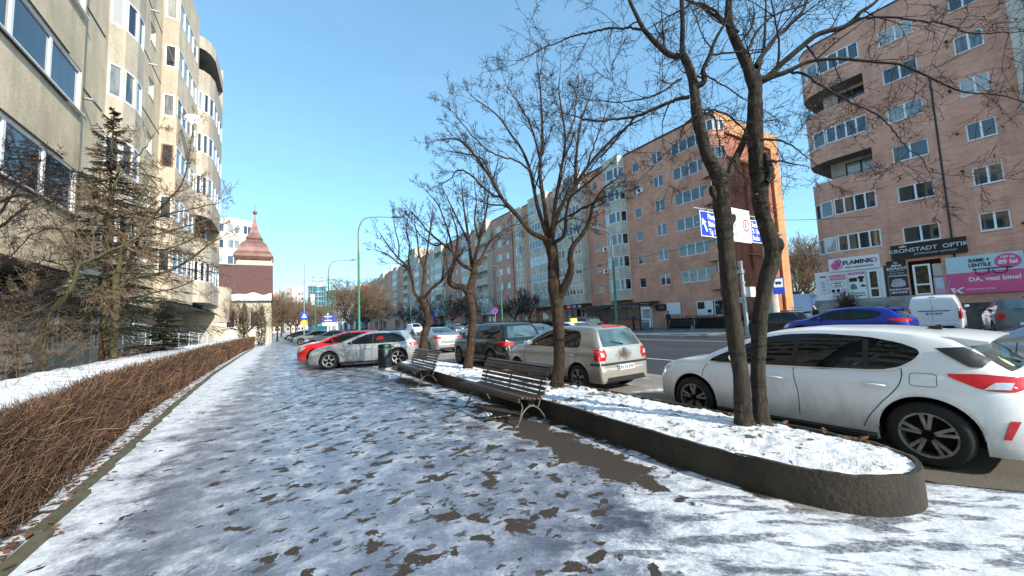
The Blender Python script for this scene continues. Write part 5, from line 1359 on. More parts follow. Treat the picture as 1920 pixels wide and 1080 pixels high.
# shops under the long block
def shop_sign(par, y0, y1, z0, z1, mat, s=None, tmat=None, size=.4, x=36.9, nm='shop_sign'):
    mb = MB(); mb.box(x-.12, x, y0, y1, z0, z1); o = mb.build(nm, mat, par)
    if s: txt(s, size, Mleft(x-.125,(y0+y1)/2,(z0+z1)/2), tmat or M_signw, o, bold=.01)
    return o
for (a, c, mt) in ((40.2,41.3,M_signk),(41.35,42.4,M_signk),(42.45,43.7,M_signr)): shop_sign(bl, a, c, 2.9, 3.5, mt, 'BIG', M_signw, .42, x=35.62)
for y in np.arange(40.5,43.5,1.0): pass
mb = MB(); mb.box(35.7,36.9,36.4,39.4,2.55,2.9); mb.build('awning', M_dark, bl)

colsR = lambda y: [(y+1.2,y+2.4,1),(y+4.0,y+6.6,3),(y+14.2,y+15.2,1),(y+26,y+27,1),(y+29,y+31.5,3),(y+44,y+45,1),(y+47,y+49.5,3)]
b2 = brick_block('rose brick block of flats with open concrete balconies, second along the far side', 60.4, 118.0, colsR(60.4),
    [(68.2,73.6,1.3,'open'),(77.5,82.6,.9,'round'),(94,99.4,1.2,'open'),(100.8,104.6,.8,'round'),(113,117.6,1.2,'open')], roofz=22.0, mbrick=M_brick_b)
for (a, c, z0, z1, mt, nm) in ((66,72,3.0,3.8,M_signw,'shop_sign'),(97.5,103,3.3,4.9,M_blue,'blue_awning'),(82.6,86,2.9,3.5,M_signr,'shop_sign')): shop_sign(b2, a, c, z0, z1, mt, x=36.0, nm=nm)
b3 = brick_block('distant rose brick block, third along the far side, with a pale stair tower', 118.4, 196.0, colsR(118.4),
    [(125,130,1.3,'open'),(140,146,.9,'sq'),(160,166,1.2,'open'),(176,182,.8,'round')], roofz=22.6, mbrick=M_brick_b)
mb = MB(); mb.box(36.4,44,118.5,124,22.6,25.8); mb.box(36.3,37,118.4,124.2,0,22.7); mb.build('stair_tower', M_conc_lit, b3)
mb = MB()
for (y,h) in ((150,4),(158,3),(172,6),(176,3.5),(188,5)): mb.box(42,44,y,y+2.5,22.6,22.6+h)
mb.build('roof_box', M_white, b3)

# ------------------------------------------------------------ RIGHT: brick block with shops
XR = 35.5; SR = [5.70+2.76*i for i in range(6)]; RR = 22.05
rb_ = thing('apartment_block', 'brick block of flats with rounded corner balconies above optician and print shops', 'building')
mb = MB(); Y1 = 9.12
def ww(ya, yb, za, zb, n, st='w'): return (Y1-yb, Y1-ya, za, zb, n, st)
w = []
for i, s_ in enumerate(SR):
    w.append(ww(6.42,8.12,s_-.06,s_+1.02,2)); w.append(ww(3.66,4.82,s_+.02,s_+1.10,2))
    w.append(ww(-1.2,.6,s_,s_+1.1,2)); w.append(ww(-5.4,-4.0,s_,s_+1.1,2))
# shop openings at street level
w += [ww(6.56,8.05,2.2,4.42,1,'hole')]
wall_seg(mb, rb_, (XR,Y1), (XR,-8), 0, RR, w, 0, .14)
# rounded corner: glazed and open floors
path = [(XR+7,13.35),(XR+2.2,13.35),(XR+1.0,13.1),(XR+.3,12.5),(XR+.0,11.6),(XR,9.12)]
OPEN = {2: 1, 4: 1}
for i in range(len(path)-1):
    p, q = path[i], path[i+1]; L_ = (Vector(p)-Vector(q)).length; w = []
    for k_, s_ in enumerate(SR):
        if k_ in OPEN: w.append((0, L_, s_-.05, s_+1.50, 1, 'hole'))
        elif i >= 1: w.append((.03, L_-.06, s_-.0, s_+1.20, max(1, int(L_/.62)), 'w'))
    if i == len(path)-2: w += [(.02,.02+0.0001,0,0.0001,1,'hole')] if False else []
    wall_seg(mb, rb_, p, q, 4.3 if i >= 0 else 0, RR, w, 0, .05, False)
for k_ in OPEN:
    s_ = SR[k_]
    for z in (s_-.06, s_+1.51): mb.poly([(x,y,z) for x,y in path]+[(XR+7,9.12,z)], 2)
    wall_seg(mb, rb_, (XR+7,12.0), (XR+1.5,12.0), s_-.06, s_+1.52, [], 1); wall_seg(mb, rb_, (XR+1.5,12.0), (XR+1.5,9.12), s_-.06, s_+1.52, [(.9,2.7,s_+.1,s_+1.3,2,'k')], 1)
mb.poly([(x,y,4.3) for x,y in path]+[(XR+7,9.12,4.3)], 2); mb.poly([(x,y,RR) for x,y in path]+[(XR+13,13.3,RR),(XR+13,-8,RR),(XR,-8,RR)], 2)
wall_seg(mb, rb_, (XR+13,13.35), (XR+7,13.35), 0, RR); wall_seg(mb, rb_, (XR+13,-8), (XR+13,13.35), 0, RR); wall_seg(mb, rb_, (XR,-8), (XR+13,-8), 0, RR)
mb.box(XR-.45,XR+.2,-8,2.68,12.0,RR-.6,1)       # concrete stack at the right
M_brickr = brick('shop_block_brick', (0.67, 0.29, 0.19), (0.84, 0.43, 0.30), (0.60, 0.45, 0.36))
mb.build('wall', [M_brickr, M_conc_bay, M_conc_dark], rb_)
mb = MB()
for i in range(6):
    z = SR[i]-.35
    if i not in OPEN: continue
    pts = [(x,y,SR[i]+.05) for x,y in path[1:]]; mb.tube(pts, [.02]*len(pts), 6)
pts = [(x-.02,y,RR+.03) for x,y in path[1:]]; mb.tube(pts+[(XR,-8,RR+.03)], [.05]*(len(pts)+1), 6)
for i in range(14): mb.box(XR+.6+i*.13, XR+.62+i*.13, 13.0, 13.02, SR[4]-.0, SR[4]+.75)
mb.box(XR-.03,XR-.005,5.93,6.02,2.2,16,)
mb.build('rail_and_pipe', M_dark, rb_)
# slim white shutters boxes and ledges
mb = MB()
for (y, z) in ((5.1,SR[4]+1.0),(5.25,SR[3]+.6),(5.2,SR[2]+.6),(5.2,SR[1]+1.0),(3.3,SR[0]+.1)): mb.box(XR-.22,XR,y-.1,y+.02,z,z+.1)
mb.build('wall_light', M_dark, rb_)
# print shop at the corner
def front(y0, y1, z0, z1, x, mat, nm, par=rb_, d=.06): mb = MB(); mb.box(x-d, x, min(y0,y1), max(y0,y1), z0, z1); return mb.build(nm, mat, par)
mb = MB(); mb.box(XR+.02,XR+4,9.3,13.25,2.1,4.3); mb.build('shop_body', M_white, rb_)
T = lambda y, z, x=XR-.14: Mleft(x, y, z)
o = front(9.38, 12.27, 4.24, 5.20, XR-.02, M_signw, 'shop_sign', d=.10)
mb = MB()
def blob(mb, cy, cz, pts, x, m=0): mb.prism([(x, cy-a, cz+b) for a, b in pts], (-.012,0,0), m)
blob(mb, 11.72, 4.72, [(-.02+.36*math.cos(R(a)), .34*math.sin(R(a))) for a in range(0,360,20)], XR-.125)
mb.build('logo_disc', M_pinkl, o)
mb = MB(); blob(mb, 11.80, 4.70, [(-.34,.10),(-.22,.05),(-.25,.22),(-.10,.10),(.02,.18),(.14,.06),(.16,-.12),(.05,-.30),(-.10,-.34),(-.24,-.22)], XR-.138)
mb.build('logo_bird', M_pink, o)
nk = catmull([Vector((XR-.15,11.80-a,4.70+b)) for a, b in [(.10,-.05),(.20,.05),(.18,.16),(.04,.22),(-.02,.32),(.10,.40),(.24,.36),(.30,.24),(.24,.18)]], 5)
mb = MB(); mb.tube([tuple(p) for p in nk], [.022]*len(nk), 6); mb.build('logo_neck', M_signk, o)
txt('FLAMINK', .40, Mleft(XR-.125,10.58,4.80), M_signk, o, bold=.016); txt('O', .40, Mleft(XR-.125,9.66,4.80), M_pink, o, bold=.016)
txt('PRINT & PERSONALIZARE', .135, Mleft(XR-.125,10.50,4.46), M_signk, o, bold=.004)
# its window posters
def poster(y0, y1, z0, z1, mat, nm='poster', x=XR-.02, par=rb_): return front(y0, y1, z0, z1, x, mat, nm, par, .03)
wp = poster(11.35,12.35,2.25,4.10,M_signw); 
for z in (3.92,3.70): 
    q = MB(); q.box(XR-.06,XR-.05,11.38,12.32,z-.08,z+.09); q.build('poster_band', M_pink, wp)
txt('PRINT PROFESIONAL', .095, T(11.85,3.925,XR-.064), M_signw, wp, ext=.001); txt('DIVERSE OFERTE', .105, T(11.85,3.705,XR-.064), M_signw, wp, ext=.001)
q = MB(); q.tube([(XR-.055,11.85+.40*math.cos(a),3.28+.23*math.sin(a)) for a in np.linspace(0,2*math.pi,28)], [.012]*28, 5, cap=False); q.build('poster_ring', M_signk, wp)
txt('PRINT', .15, T(11.85,3.36,XR-.054), M_signk, wp, ext=.001, bold=.006); txt('SHOP', .15, T(11.85,3.19,XR-.054), M_signk, wp, ext=.001, bold=.006)
for k_, (y, mt) in enumerate(((12.15,M_signk),(11.85,M_signk),(11.53,M_pinkl))):
    q = MB(); blob(q, y, 2.83, [(-.13,-.12),(-.12,.05),(-.05,.13),(.05,.12),(.10,.02),(.05,-.05),(.13,-.12)] if k_ < 2 else [(-.14,-.12),(-.14,.13),(.14,.13),(.14,-.12)], XR-.05); q.build('poster_picture', mt, wp)
txt('FOTOGRAFII', .13, T(11.85,2.60,XR-.054), M_signk, wp, ext=.001, bold=.004); txt('DE VIZA', .17, T(11.85,2.42,XR-.054), M_signk, wp, ext=.001, bold=.01)
wp = poster(10.25,11.22,2.15,4.12,M_signw)
q = MB(); q.box(XR-.06,XR-.05,10.28,11.19,3.90,4.06); q.build('poster_band', M_pink, wp); txt('PERSONALIZARI', .10, T(10.74,3.98,XR-.064), M_signw, wp, ext=.001)
q = MB(); blob(q, 10.50, 3.56, [(-.2,.12),(-.08,.2),(.08,.2),(.2,.12),(.16,0),(.10,.03),(.10,-.22),(-.10,-.22),(-.10,.03),(-.16,0)], XR-.05); blob(q, 10.42, 3.05, [(-.16,-.03),(-.1,.08),(.05,.10),(.14,.0),(.2,-.04),(.0,-.05)], XR-.05); blob(q, 10.95, 3.55, [(-.22,-.15),(-.22,.12),(.22,.12),(.22,-.15)], XR-.05); q.build('poster_shirt', M_signk, wp)
q = MB(); blob(q, 10.95, 3.05, [(-.2,-.2),(-.18,.1),(.0,.22),(.16,.05),(.2,-.2)], XR-.05); q.build('poster_picture', M_greyl if False else simple('poster_teal',(.10,.22,.24)), wp)
txt('FOTOGRAFII', .12, T(10.74,2.55,XR-.054), M_signk, wp, ext=.001, bold=.004); txt('DE DOCUMENTE', .11, T(10.74,2.38,XR-.054), M_signk, wp, ext=.001, bold=.004)
wp = poster(12.52,12.95,2.7,4.10,M_signw)
for k_ in range(6): q = MB(); q.box(XR-.055,XR-.045,12.62,12.86,2.85+.14*k_,2.89+.14*k_); q.build('poster_line', M_dark, wp)
q = MB(); q.box(XR-.055,XR-.045,12.55,12.92,3.86,4.02); q.build('poster_band', M_pink, wp)
# print shop door
def door(y0, y1, z0, z1, nm='shop_door', glass=M_cglass):
    mb = MB(); x = XR-.03; f = .10
    mb.box(x-.06,x,y0,y0+f,z0,z1); mb.box(x-.06,x,y1-f,y1,z0,z1); mb.box(x-.06,x,y0+f,y1-f,z1-f,z1); mb.box(x-.06,x,y0+f,y1-f,z0,z0+f); mb.box(x-.058,x,y0+f,y1-f,z0+.62,z0+.72)
    o = mb.build(nm, M_white, rb_); mb = MB(); mb.quad((x-.02,y1-f,z0+f),(x-.02,y0+f,z0+f),(x-.02,y0+f,z1-f),(x-.02,y1-f,z1-f)); mb.build('pane', glass, o); return o
M_warmglass = simple('warm_shop_glass', (.09,.065,.035), .08, var=.6, scale=4)
door(9.52,10.12,2.15,4.10, glass=M_warmglass); door(7.05,7.85,2.18,4.15, glass=M_warmglass)
q = MB(); q.box(XR-.16,XR-.13,9.60,9.62,2.8,3.3); q.build('door_pull', M_steel, rb_)
# optician
o = front(5.40, 8.75, 4.60, 5.57, XR-.02, M_signk, 'shop_sign', d=.16)
Mt = M_signw
M_signs = simple('sign_silver', (.62,.62,.60), .4, var=.05)
txt('KRONSTADT  OPTIK', .36, Mleft(XR-.185,7.08,5.14), M_signs, o, bold=.004, sx=1.06); txt('professional eyewear', .19, Mleft(XR-.185,6.72,4.86), M_signs, o, sx=1.15, bold=-.001)
mb = MB(); blob(mb, 8.16, 5.40, [(-.16,-.03),(-.19,.09),(-.09,.02),(-.05,.13),(.0,.03),(.05,.13),(.09,.02),(.19,.09),(.16,-.03)], XR-.185); mb.build('sign_crown', M_signs, o)
o = front(8.14, 9.08, 3.42, 4.56, XR-.02, M_signk, 'notice_board')
txt('Dr.', .17, T(8.6,4.42,XR-.085), M_signw, o, ext=.001, bold=.004); txt('IRINA', .20, T(8.6,4.22,XR-.085), M_signw, o, ext=.001, bold=.006); txt('BĂDĂLUȚĂ', .19, T(8.6,4.02,XR-.085), M_signw, o, ext=.001, bold=.006)
txt('Medic Primar', .14, T(8.6,3.72,XR-.085), M_signw, o, ext=.001); txt('OFTALMOLOG', .14, T(8.6,3.54,XR-.085), M_signw, o, ext=.001, bold=.004)
mb = MB(); mb.box(XR-.09,XR-.08,8.2,9.02,3.85,3.865); mb.build('rule', M_signw, o)
o = front(8.14, 9.06, 2.22, 3.40, XR-.02, simple('advert_dark',(.045,.035,.055),.4), 'advert_board')
mb = MB(); blob(mb, 8.6, 2.98, [(-.36,-.05),(-.30,.25),(-.1,.36),(.15,.36),(.34,.2),(.36,-.05),(.1,-.2),(-.1,-.2)], XR-.082); mb.build('advert_face', simple('advert_grey',(.42,.36,.40)), o)
for sg in (-1,1):
    mb = MB(); mb.tube([(XR-.115,8.6+sg*.19+.14*math.cos(a),2.92+.09*math.sin(a)) for a in np.linspace(0,2*math.pi,20)], [.022]*20, 6, cap=False); mb.build('advert_spectacles', M_signw, o)
txt('CONSULTAȚII', .15, T(8.6,2.62,XR-.085), M_signw, o, ext=.001, bold=.006); txt('GRATUITE', .17, T(8.6,2.42,XR-.085), M_signw, o, ext=.001, bold=.006)
o = front(6.5,6.98,2.2,3.25,XR+.03,M_pinkl,'window_poster'); mb = MB(); mb.box(XR-.05,XR-.04,6.56,6.9,2.5,3.2); mb.build('poster_picture', M_cyan, o)
mb = MB(); mb.box(XR+.04,XR+.06,6.5,6.98,3.3,4.1); mb.build('curtain', simple('beige_curtain',(.52,.48,.38)), rb_)
# banner
o = front(3.42, 6.36, 2.10, 4.36, XR-.02, M_cyan, 'banner', d=.12)
mb = MB(); mb.box(XR-.150,XR-.141,3.42,6.36,2.10,3.36); mb.build('banner_pink', M_pink, o)
txt('RAME +', .29, Mleft(XR-.155,5.02,4.04), M_signk, o, bold=.008, ext=.002, sx=.82); txt('LENTILE', .29, Mleft(XR-.155,5.02,3.76), M_signk, o, bold=.008, ext=.002, sx=.82)
mb = MB(); mb.prism([(XR-.150,3.98+.48*math.cos(a),3.86+.42*math.sin(a)) for a in np.linspace(0,2*math.pi,30)[:-1]], (-.008,0,0)); mb.build('price_disc', M_pink, o)
txt('189 lei', .20, Mleft(XR-.162,3.98,4.08), M_signw, o, bold=.004, ext=.002); txt('89 lei', .32, Mleft(XR-.162,3.98,3.80), M_signw, o, bold=.012, ext=.002)
mb = MB()
for sg in (-1,1):
    c = 4.62+sg*.33; P_ = [(c+a,b) for a, b in ((-.26,3.52),(-.24,3.28),(-.08,3.20),(.12,3.20),(.24,3.28),(.26,3.52),(-.26,3.52))]
    mb.tube([(XR-.17,y,z) for y, z in P_], [.026]*7, 6)
mb.tube([(XR-.17,4.40,3.50),(XR-.17,4.62,3.54),(XR-.17,4.86,3.50)], [.02]*3, 6); mb.tube([(XR-.17,5.21,3.55),(XR-.17,5.30,3.46)],[.03,.03],6); mb.tube([(XR-.17,4.03,3.55),(XR-.17,3.86,3.46)],[.03,.03],6)
mb.build('spectacles', M_signk, o)
txt('DA, vezi bine!', .34, Mleft(XR-.155,4.55,2.92), M_signw, o, bold=.010, ext=.002)
mb = MB(); blob(mb, 6.0, 2.32, [(-.30,.16),(-.10,.16),(-.10,-.16),(-.18,-.16)], XR-.152); blob(mb, 6.0, 2.32, [(-.08,.0),(.16,.18),(.30,.18),(.06,.0),(.24,-.18),(.08,-.18)], XR-.152); mb.build('banner_letter', M_signw, o)
txt('KRONSTADT OPTIK', .12, Mleft(XR-.155,5.10,2.34), M_signw, o, bold=.002, ext=.002)
# stair and wall in front of the shops
st = thing('shop_steps', 'wide grey stone steps leading up to the shop doors', 'steps', (0,0,0))
mb = MB()
for i in range(9): mb.box(32.6+.32*i, 35.46, 6.4, 13.3, .0+.24*i+(.001 if i else 0), .24*(i+1))
mb.build('tread', M_plinth, st)
mb = MB(); mb.box(31.9,35.46,-8,5.7,0,1.55); o = mb.build('terrace_wall', concrete('dark_rubble',(.10,.09,.085),(.03,.03,.03),.6)); tag(o, 'dark rough terrace wall below the pink banner', 'wall')
mb = MB()
for z in (2.9,3.3): pass
mb.tube([(33.2,6.2,1.9),(35.3,6.2,3.1)],[.025,.025],6); mb.tube([(33.2,6.2,1.0),(33.2,6.2,1.9)],[.025,.025],6); tag(mb.build('hand_rail', M_steel), 'thin metal handrail beside the optician door', 'railing')
flush_extra()
# ------------------------------------------------------------ leafless trees
class Tree:
    def __init__(s, origin, seed, rmin=.0028):
        s.O = Vector(origin); s.big = MB(); s.tw = MB(); s.r = random.Random(seed); s.n = 0; s.rmin = rmin; s.leaf = MB(); s.rk = 1.0; s.spur = 1
    def seg(s, pts, rads, big):
        mb = s.big if big else s.tw
        n = 12 if rads[0] > .05 else 7 if rads[0] > .018 else 4 if rads[0] > .008 else 3
        if big and rads[0] > .045: mb.trunk([tuple(p-s.O) for p in pts], rads, 18, 0, s.n)
        else: mb.tube([tuple(p-s.O) for p in pts], rads, n, 0, False)
        s.n += len(pts)
        if rads[0] < .014 and s.spur:
            for i in range(1, len(pts)):
                for _ in range(s.spur):
                    b = pts[i-1].lerp(pts[i], s.r.random()); tg = (pts[i]-pts[i-1]).normalized(); ax = tg.orthogonal().normalized(); ax.rotate(Matrix.Rotation(s.r.uniform(0,6.283),3,tg))
                    e = b+(tg*.7+ax)*s.r.uniform(.02,.085); m_ = b.lerp(e,.55)+Vector((0,0,.008)); s.tw.tube([tuple(b-s.O),tuple(m_-s.O),tuple(e-s.O)], [s.rmin*.8,s.rmin*.7,s.rmin*.75], 3, 0, False)
    def grow(s, p, d, L, r, lv, up=.10, wig=.20, kids=1.0, spread=(35,70)):
        k = max(3, min(9, int(L/.13))); pts = [p.copy()]; rads = [r]; q = p.copy(); dd = d.normalized(); rr = s.r
        for i in range(k):
            dd = (dd+Vector((rr.gauss(0,wig),rr.gauss(0,wig),rr.gauss(0,wig)+up*(.6))) * (.55 if i else .2)).normalized()
            q = q+dd*(L/k); pts.append(q.copy()); rads.append(max(s.rmin*.8, r*(1-.72*(i+1)/k)))
        s.seg(pts, rads, r > .016)
        if lv <= 0: return
        if L < .07: return
        nk = max(2, int(kids*(3.0+L*4.6)))
        for j in range(nk):
            t = rr.uniform(.18, 1.0) if j else 1.0
            i = min(k-1, int(t*k)); f = t*k-i; b = pts[i].lerp(pts[min(k,i+1)], max(0,min(1,f))); tg = (pts[min(k,i+1)]-pts[i]).normalized() if i < k else dd
            a = R(rr.uniform(*spread))*(.45 if j == 0 else 1); ax = tg.orthogonal().normalized(); ax.rotate(Matrix.Rotation(rr.uniform(0,6.283),3,tg))
            nd = tg*math.cos(a)+ax*math.sin(a)
            s.grow(b, nd, L*rr.uniform(.40,.75)*(1.15-.45*t), max(s.rmin, rads[min(k,i)]*rr.uniform(.5,.75)), lv-1, up, wig*1.08, kids, spread)
    def limb(s, px, D, r0, r1, lv=3, every=.30, L=.8, drift=0.0, up=.1, wig=.2, kids=1.0, start=.15, lumpy=0, spread=(35,75), Ds=None, smooth=5):
        """a limb along traced image points at view distance D (drifting by `drift` metres to its end); shoots grow along it"""
        n = len(px); P = []
        for i, q in enumerate(px):
            f = i/(n-1) if n > 1 else 0; P.append(atD(q[0], q[1], D+drift*f))
        rs = [r0+(r1-r0)*i/(n-1) for i in range(n)]
        if len(px[0]) > 2: rs = [q[2]*s.rk/FPX*(D+drift*i/(n-1))/ray(q[0],q[1]).length for i, q in enumerate(px)]
        C = catmull(P, smooth); m = len(C); rad = []
        for i in range(m):
            f = i/smooth; a = min(int(f), n-1); b = min(a+1, n-1); rr_ = rs[a]+(rs[b]-rs[a])*(f-a); rad.append(rr_*(1+lumpy*s.r.uniform(-.5,1.0)))
        if rad[0] < .03:
            for i in range(1, m-1): C[i] = C[i]+Vector((s.r.gauss(0,1),s.r.gauss(0,1),s.r.gauss(0,1)))*.006*D/6
        s.seg(C, rad, rad[0] > .014)
        if lv <= 0: return C
        ln = [0]
        for i in range(1,m): ln.append(ln[-1]+(C[i]-C[i-1]).length)
        d = ln[-1]*start
        while d < ln[-1]:
            i = max(1, next(j for j in range(m) if ln[j] >= d)); tg = (C[i]-C[i-1]).normalized(); a = R(s.r.uniform(*spread)); ax = tg.orthogonal().normalized(); ax.rotate(Matrix.Rotation(s.r.uniform(0,6.283),3,tg))
            nd = tg*math.cos(a)+ax*math.sin(a); f = d/ln[-1]
            s.grow(C[i], nd, L*s.r.uniform(.55,1.2)*(1-.35*f), max(s.rmin*1.3, min(.016, rad[i]*.42)), lv-1, up, wig, kids, spread)
            d += every*s.r.uniform(.6,1.4)
        s.grow(C[-1], (C[-1]-C[-2]), L*.5, max(s.rmin, rad[-1]*.9), lv-1, up, wig, kids)
        return C
    def leaves(s, n, size, box=None):
        vs = s.tw.v
        for _ in range(n):
            p = Vector(vs[s.r.randrange(len(vs))])
            if box and not box(p+s.O): continue
            a = Vector((s.r.gauss(0,1),s.r.gauss(0,1),s.r.gauss(0,1)-.8)).normalized()*size*s.r.uniform(.5,1.4); b = a.orthogonal().normalized()*size*.35; s.leaf.poly([tuple(p), tuple(p+a*.4+b), tuple(p+a), tuple(p+a*.5-b)])
    def finish(s, label, mtrunk, mtwig, group=None, cat='tree', name='bare_tree'):
        t = thing(name, label, cat, tuple(s.O), group=group)
        s.big.build('trunk', mtrunk, t, smooth=True); s.tw.build('branches', mtwig, t, smooth=True)
        if s.leaf.v: tag(s.leaf.build('dry_leaves', M_leafdry, t), kind='stuff')
        return t
GT = 'leafless trees planted in the snowy planter'
def depth_of(p): return (Vector(p)-CP).dot(RM @ Vector((0,0,-1)))

# --- nearest tree: two dark trunks from one foot
o0 = (4.76,2.55,.28); D = depth_of((4.76,2.55,.33)); T1 = Tree(o0, 11); T1.rk = .86
T1.limb([(1398,800,27),(1395,785,22),(1392,750,20),(1388,700,19),(1380,645,18.5),(1375,600,18.5),(1369,550,18),(1365,500,18),(1360,450,18.5),(1357,415,19),(1352,385,19),(1351,360,17),(1352,345,18),(1343,322,19)], D, 0, 0, lv=0, lumpy=.04, smooth=8)
T1.limb([(1345,328,17),(1325,285,14),(1312,240,13),(1305,200,12.5),(1301,165,12.5),(1293,130,11.5),(1283,108,10),(1279,95,7),(1280,50,6),(1278,0,5.5),(1277,-70,4.5)], D, 0, 0, lv=2, every=0.75, L=1.08, drift=.15, lumpy=.04, start=.55)
T1.limb([(1352,348,13),(1368,325,10),(1382,292,9),(1396,262,8.5),(1405,235,8),(1412,190,7),(1420,140,5),(1432,90,4),(1436,20,3)], D, 0, 0, lv=3, every=0.62, L=1.08, drift=.55, start=.4)
T1.limb([(1432,800,24),(1428,785,20),(1424,740,17.5),(1421,700,17),(1423,650,17),(1424,600,17.5),(1431,560,17.5),(1438,520,19),(1447,490,19),(1449,465,20),(1443,440,19),(1433,410,18),(1426,380,18),(1423,350,20),(1420,320,19),(1417,280,18),(1416,230,18),(1415,190,17),(1416,160,16),(1410,138,16)], D+.05, 0, 0, lv=0, lumpy=.05, smooth=4)
T1.limb([(1441,338,9),(1443,320,11),(1438,300,9),(1434,286,4)], D-.03, 0, 0, lv=0); T1.limb([(1437,342,9),(1446,334,9),(1449,330,7),(1448,326,5)], D-.05, 0, 0, lv=0)      # broken knots
T1.limb([(1345,372,6),(1337,362,9),(1335,352,7)], D-.02, 0, 0, lv=0); T1.limb([(1366,425,6),(1373,412,8),(1374,404,6)], D, 0, 0, lv=0); T1.limb([(1458,472,9),(1462,460,11),(1459,448,8)], D, 0, 0, lv=0)
T1.limb([(1414,165,15),(1402,125,14),(1388,95,13),(1376,70,12),(1368,45,11),(1366,15,10),(1370,-30,9),(1374,-90,8)], D+.05, 0, 0, lv=2, every=0.62, L=1.22, drift=.1, start=.3, lumpy=.04)
T1.limb([(1418,150,11),(1440,145,9),(1462,122,8.5),(1481,106,8.5),(1505,86,8),(1527,68,7.5),(1552,58,7),(1579,52,7),(1600,38,6.5),(1615,22,6),(1640,5,4.5),(1670,-30,4)], D+.05, 0, 0, lv=3, every=0.30, L=1.15, drift=-.5, start=.15)
T1.limb([(1424,155,9),(1450,143,8),(1475,135,7),(1510,118,5.5),(1540,112,5),(1575,110,4.8),(1611,113,4.5),(1650,117,4.2),(1689,121,4),(1731,139,3.6),(1770,158,3.2),(1805,172,3),(1850,176,2.6),(1883,180,2.2),(1925,192,1.8),(1980,200,1.2)], D+.05, 0, 0, lv=3, every=0.25, L=1.01, drift=-.9, start=.2, up=-.01, kids=.75)
T1.limb([(1600,38,4),(1624,34,3.6),(1660,32,3.4),(1705,37,3.3),(1763,43,3.1),(1790,52,2.8),(1818,62,2.6),(1870,62,2.2),(1925,58,1.6),(1980,50,1)], D-.3, 0, 0, lv=3, every=0.25, L=1.01, drift=-.5, up=-.01, kids=.75)
T1.limb([(1475,135,4),(1507,139,3.6),(1540,160,3.2),(1575,180,2.8),(1610,200,2.6),(1643,214,2.6),(1665,232,2.3),(1684,255,2.2),(1700,278,1.8),(1724,294,1.4),(1745,330,1)], D-.05, 0, 0, lv=3, every=0.30, L=0.74, drift=-.4, up=-.03)
T1.limb([(1417,125,8),(1432,100,7),(1446,82,6.5),(1456,68,6),(1472,56,5.5),(1486,40,5),(1501,26,4.5),(1512,5,4),(1522,-30,3.5)], D+.05, 0, 0, lv=3, every=0.38, L=1.08, drift=.4)
T1.limb([(1402,95,4.5),(1420,60,3.6),(1446,32,3),(1480,18,2.6),(1510,8,2.2),(1550,-20,1.6)], D+.05, 0, 0, lv=3, every=0.33, L=0.94, drift=.5)
T1.limb([(1277,104,8.5),(1265,105,8),(1252,100,8),(1240,90,7.5),(1229,80,7),(1218,68,6.5),(1207,55,6),(1197,36,5.5),(1189,20,5),(1180,0,4.5),(1170,-30,4)], D+.05, 0, 0, lv=3, every=0.28, L=.728, drift=.3)
T1.limb([(1207,56,3.4),(1185,53,3.2),(1165,52,3.2),(1138,55,3),(1118,58,2.8),(1099,62,2.6),(1080,66,2.4),(1063,72,2.1),(1040,82,1.9),(1015,92,1.5),(985,108,1.2),(960,122,.9)], D+.15, 0, 0, lv=3, every=0.28, L=0.81, drift=.3, up=-.05, kids=.8)
T1.limb([(1293,182,5.5),(1270,186,5),(1250,194,4.6),(1222,206,4.4),(1196,217,4),(1165,222,3.4),(1127,226,2.8),(1093,223,2),(1070,215,1.3)], D+.05, 0, 0, lv=3, every=0.30, L=0.88, drift=.4, up=.0)
T1.limb([(1190,220,2.8),(1165,250,2.4),(1140,280,2),(1120,300,1.5),(1105,320,1)], D+.2, 0, 0, lv=2, every=0.25, L=0.68, drift=.3, up=0)
T1.limb([(1277,148,4),(1264,155,3.8),(1252,166,3.4),(1232,177,3),(1210,184,2.6),(1185,188,2.2),(1160,192,1.8),(1120,188,1.2)], D+.05, 0, 0, lv=3, every=0.30, L=0.81, drift=-.3, up=.0)
T1.limb([(1300,163,10),(1310,160,8.5),(1319,155,8),(1321,143,7),(1318,133,6),(1324,118,5.5),(1332,102,6),(1336,88,5),(1344,70,4.5),(1352,56,4),(1360,42,3),(1372,0,2.4)], D+.05, 0, 0, lv=3, every=0.38, L=0.94, drift=-.3)
T1.limb([(1334,103,3),(1360,100,2.8),(1382,97,2.5),(1400,96,2.4)], D, 0, 0, lv=1, every=0.50, L=0.68)
T1.limb([(1318,140,2.6),(1340,150,2.4),(1365,165,2.2),(1395,185,1.8),(1415,195,1.4)], D-.1, 0, 0, lv=3, every=0.25, L=0.81, drift=-.3)
T1.limb([(1275,20,3),(1300,5,3),(1330,15,3.5),(1360,38,4)][::-1], D+.1, 0, 0, lv=2, every=0.38, L=0.94)
T1.limb([(1385,60,5),(1360,45,5),(1340,30,4.5),(1320,15,4),(1290,0,3.4),(1260,-15,3)], D+.05, 0, 0, lv=3, every=0.38, L=1.08, drift=.2)
T1.limb([(1312,205,3),(1335,207,2.8),(1360,214,2.6),(1380,228,2.2),(1398,245,1.7)], D+.05, 0, 0, lv=3, every=0.25, L=0.81, drift=.2, up=-.02)
T1.limb([(1308,212,3),(1293,225,2.8),(1280,240,2.6),(1277,255,2.0),(1262,275,1.5),(1235,300,1.1)], D, 0, 0, lv=3, every=0.22, L=0.74, drift=-.1, up=-.08)
T1.limb([(1320,210,3),(1340,222,2.8),(1345,250,2.4),(1352,275,2),(1372,305,1.8),(1390,325,1.5),(1405,345,1)], D-.1, 0, 0, lv=3, every=0.25, L=0.61, drift=-.2, up=-.06)
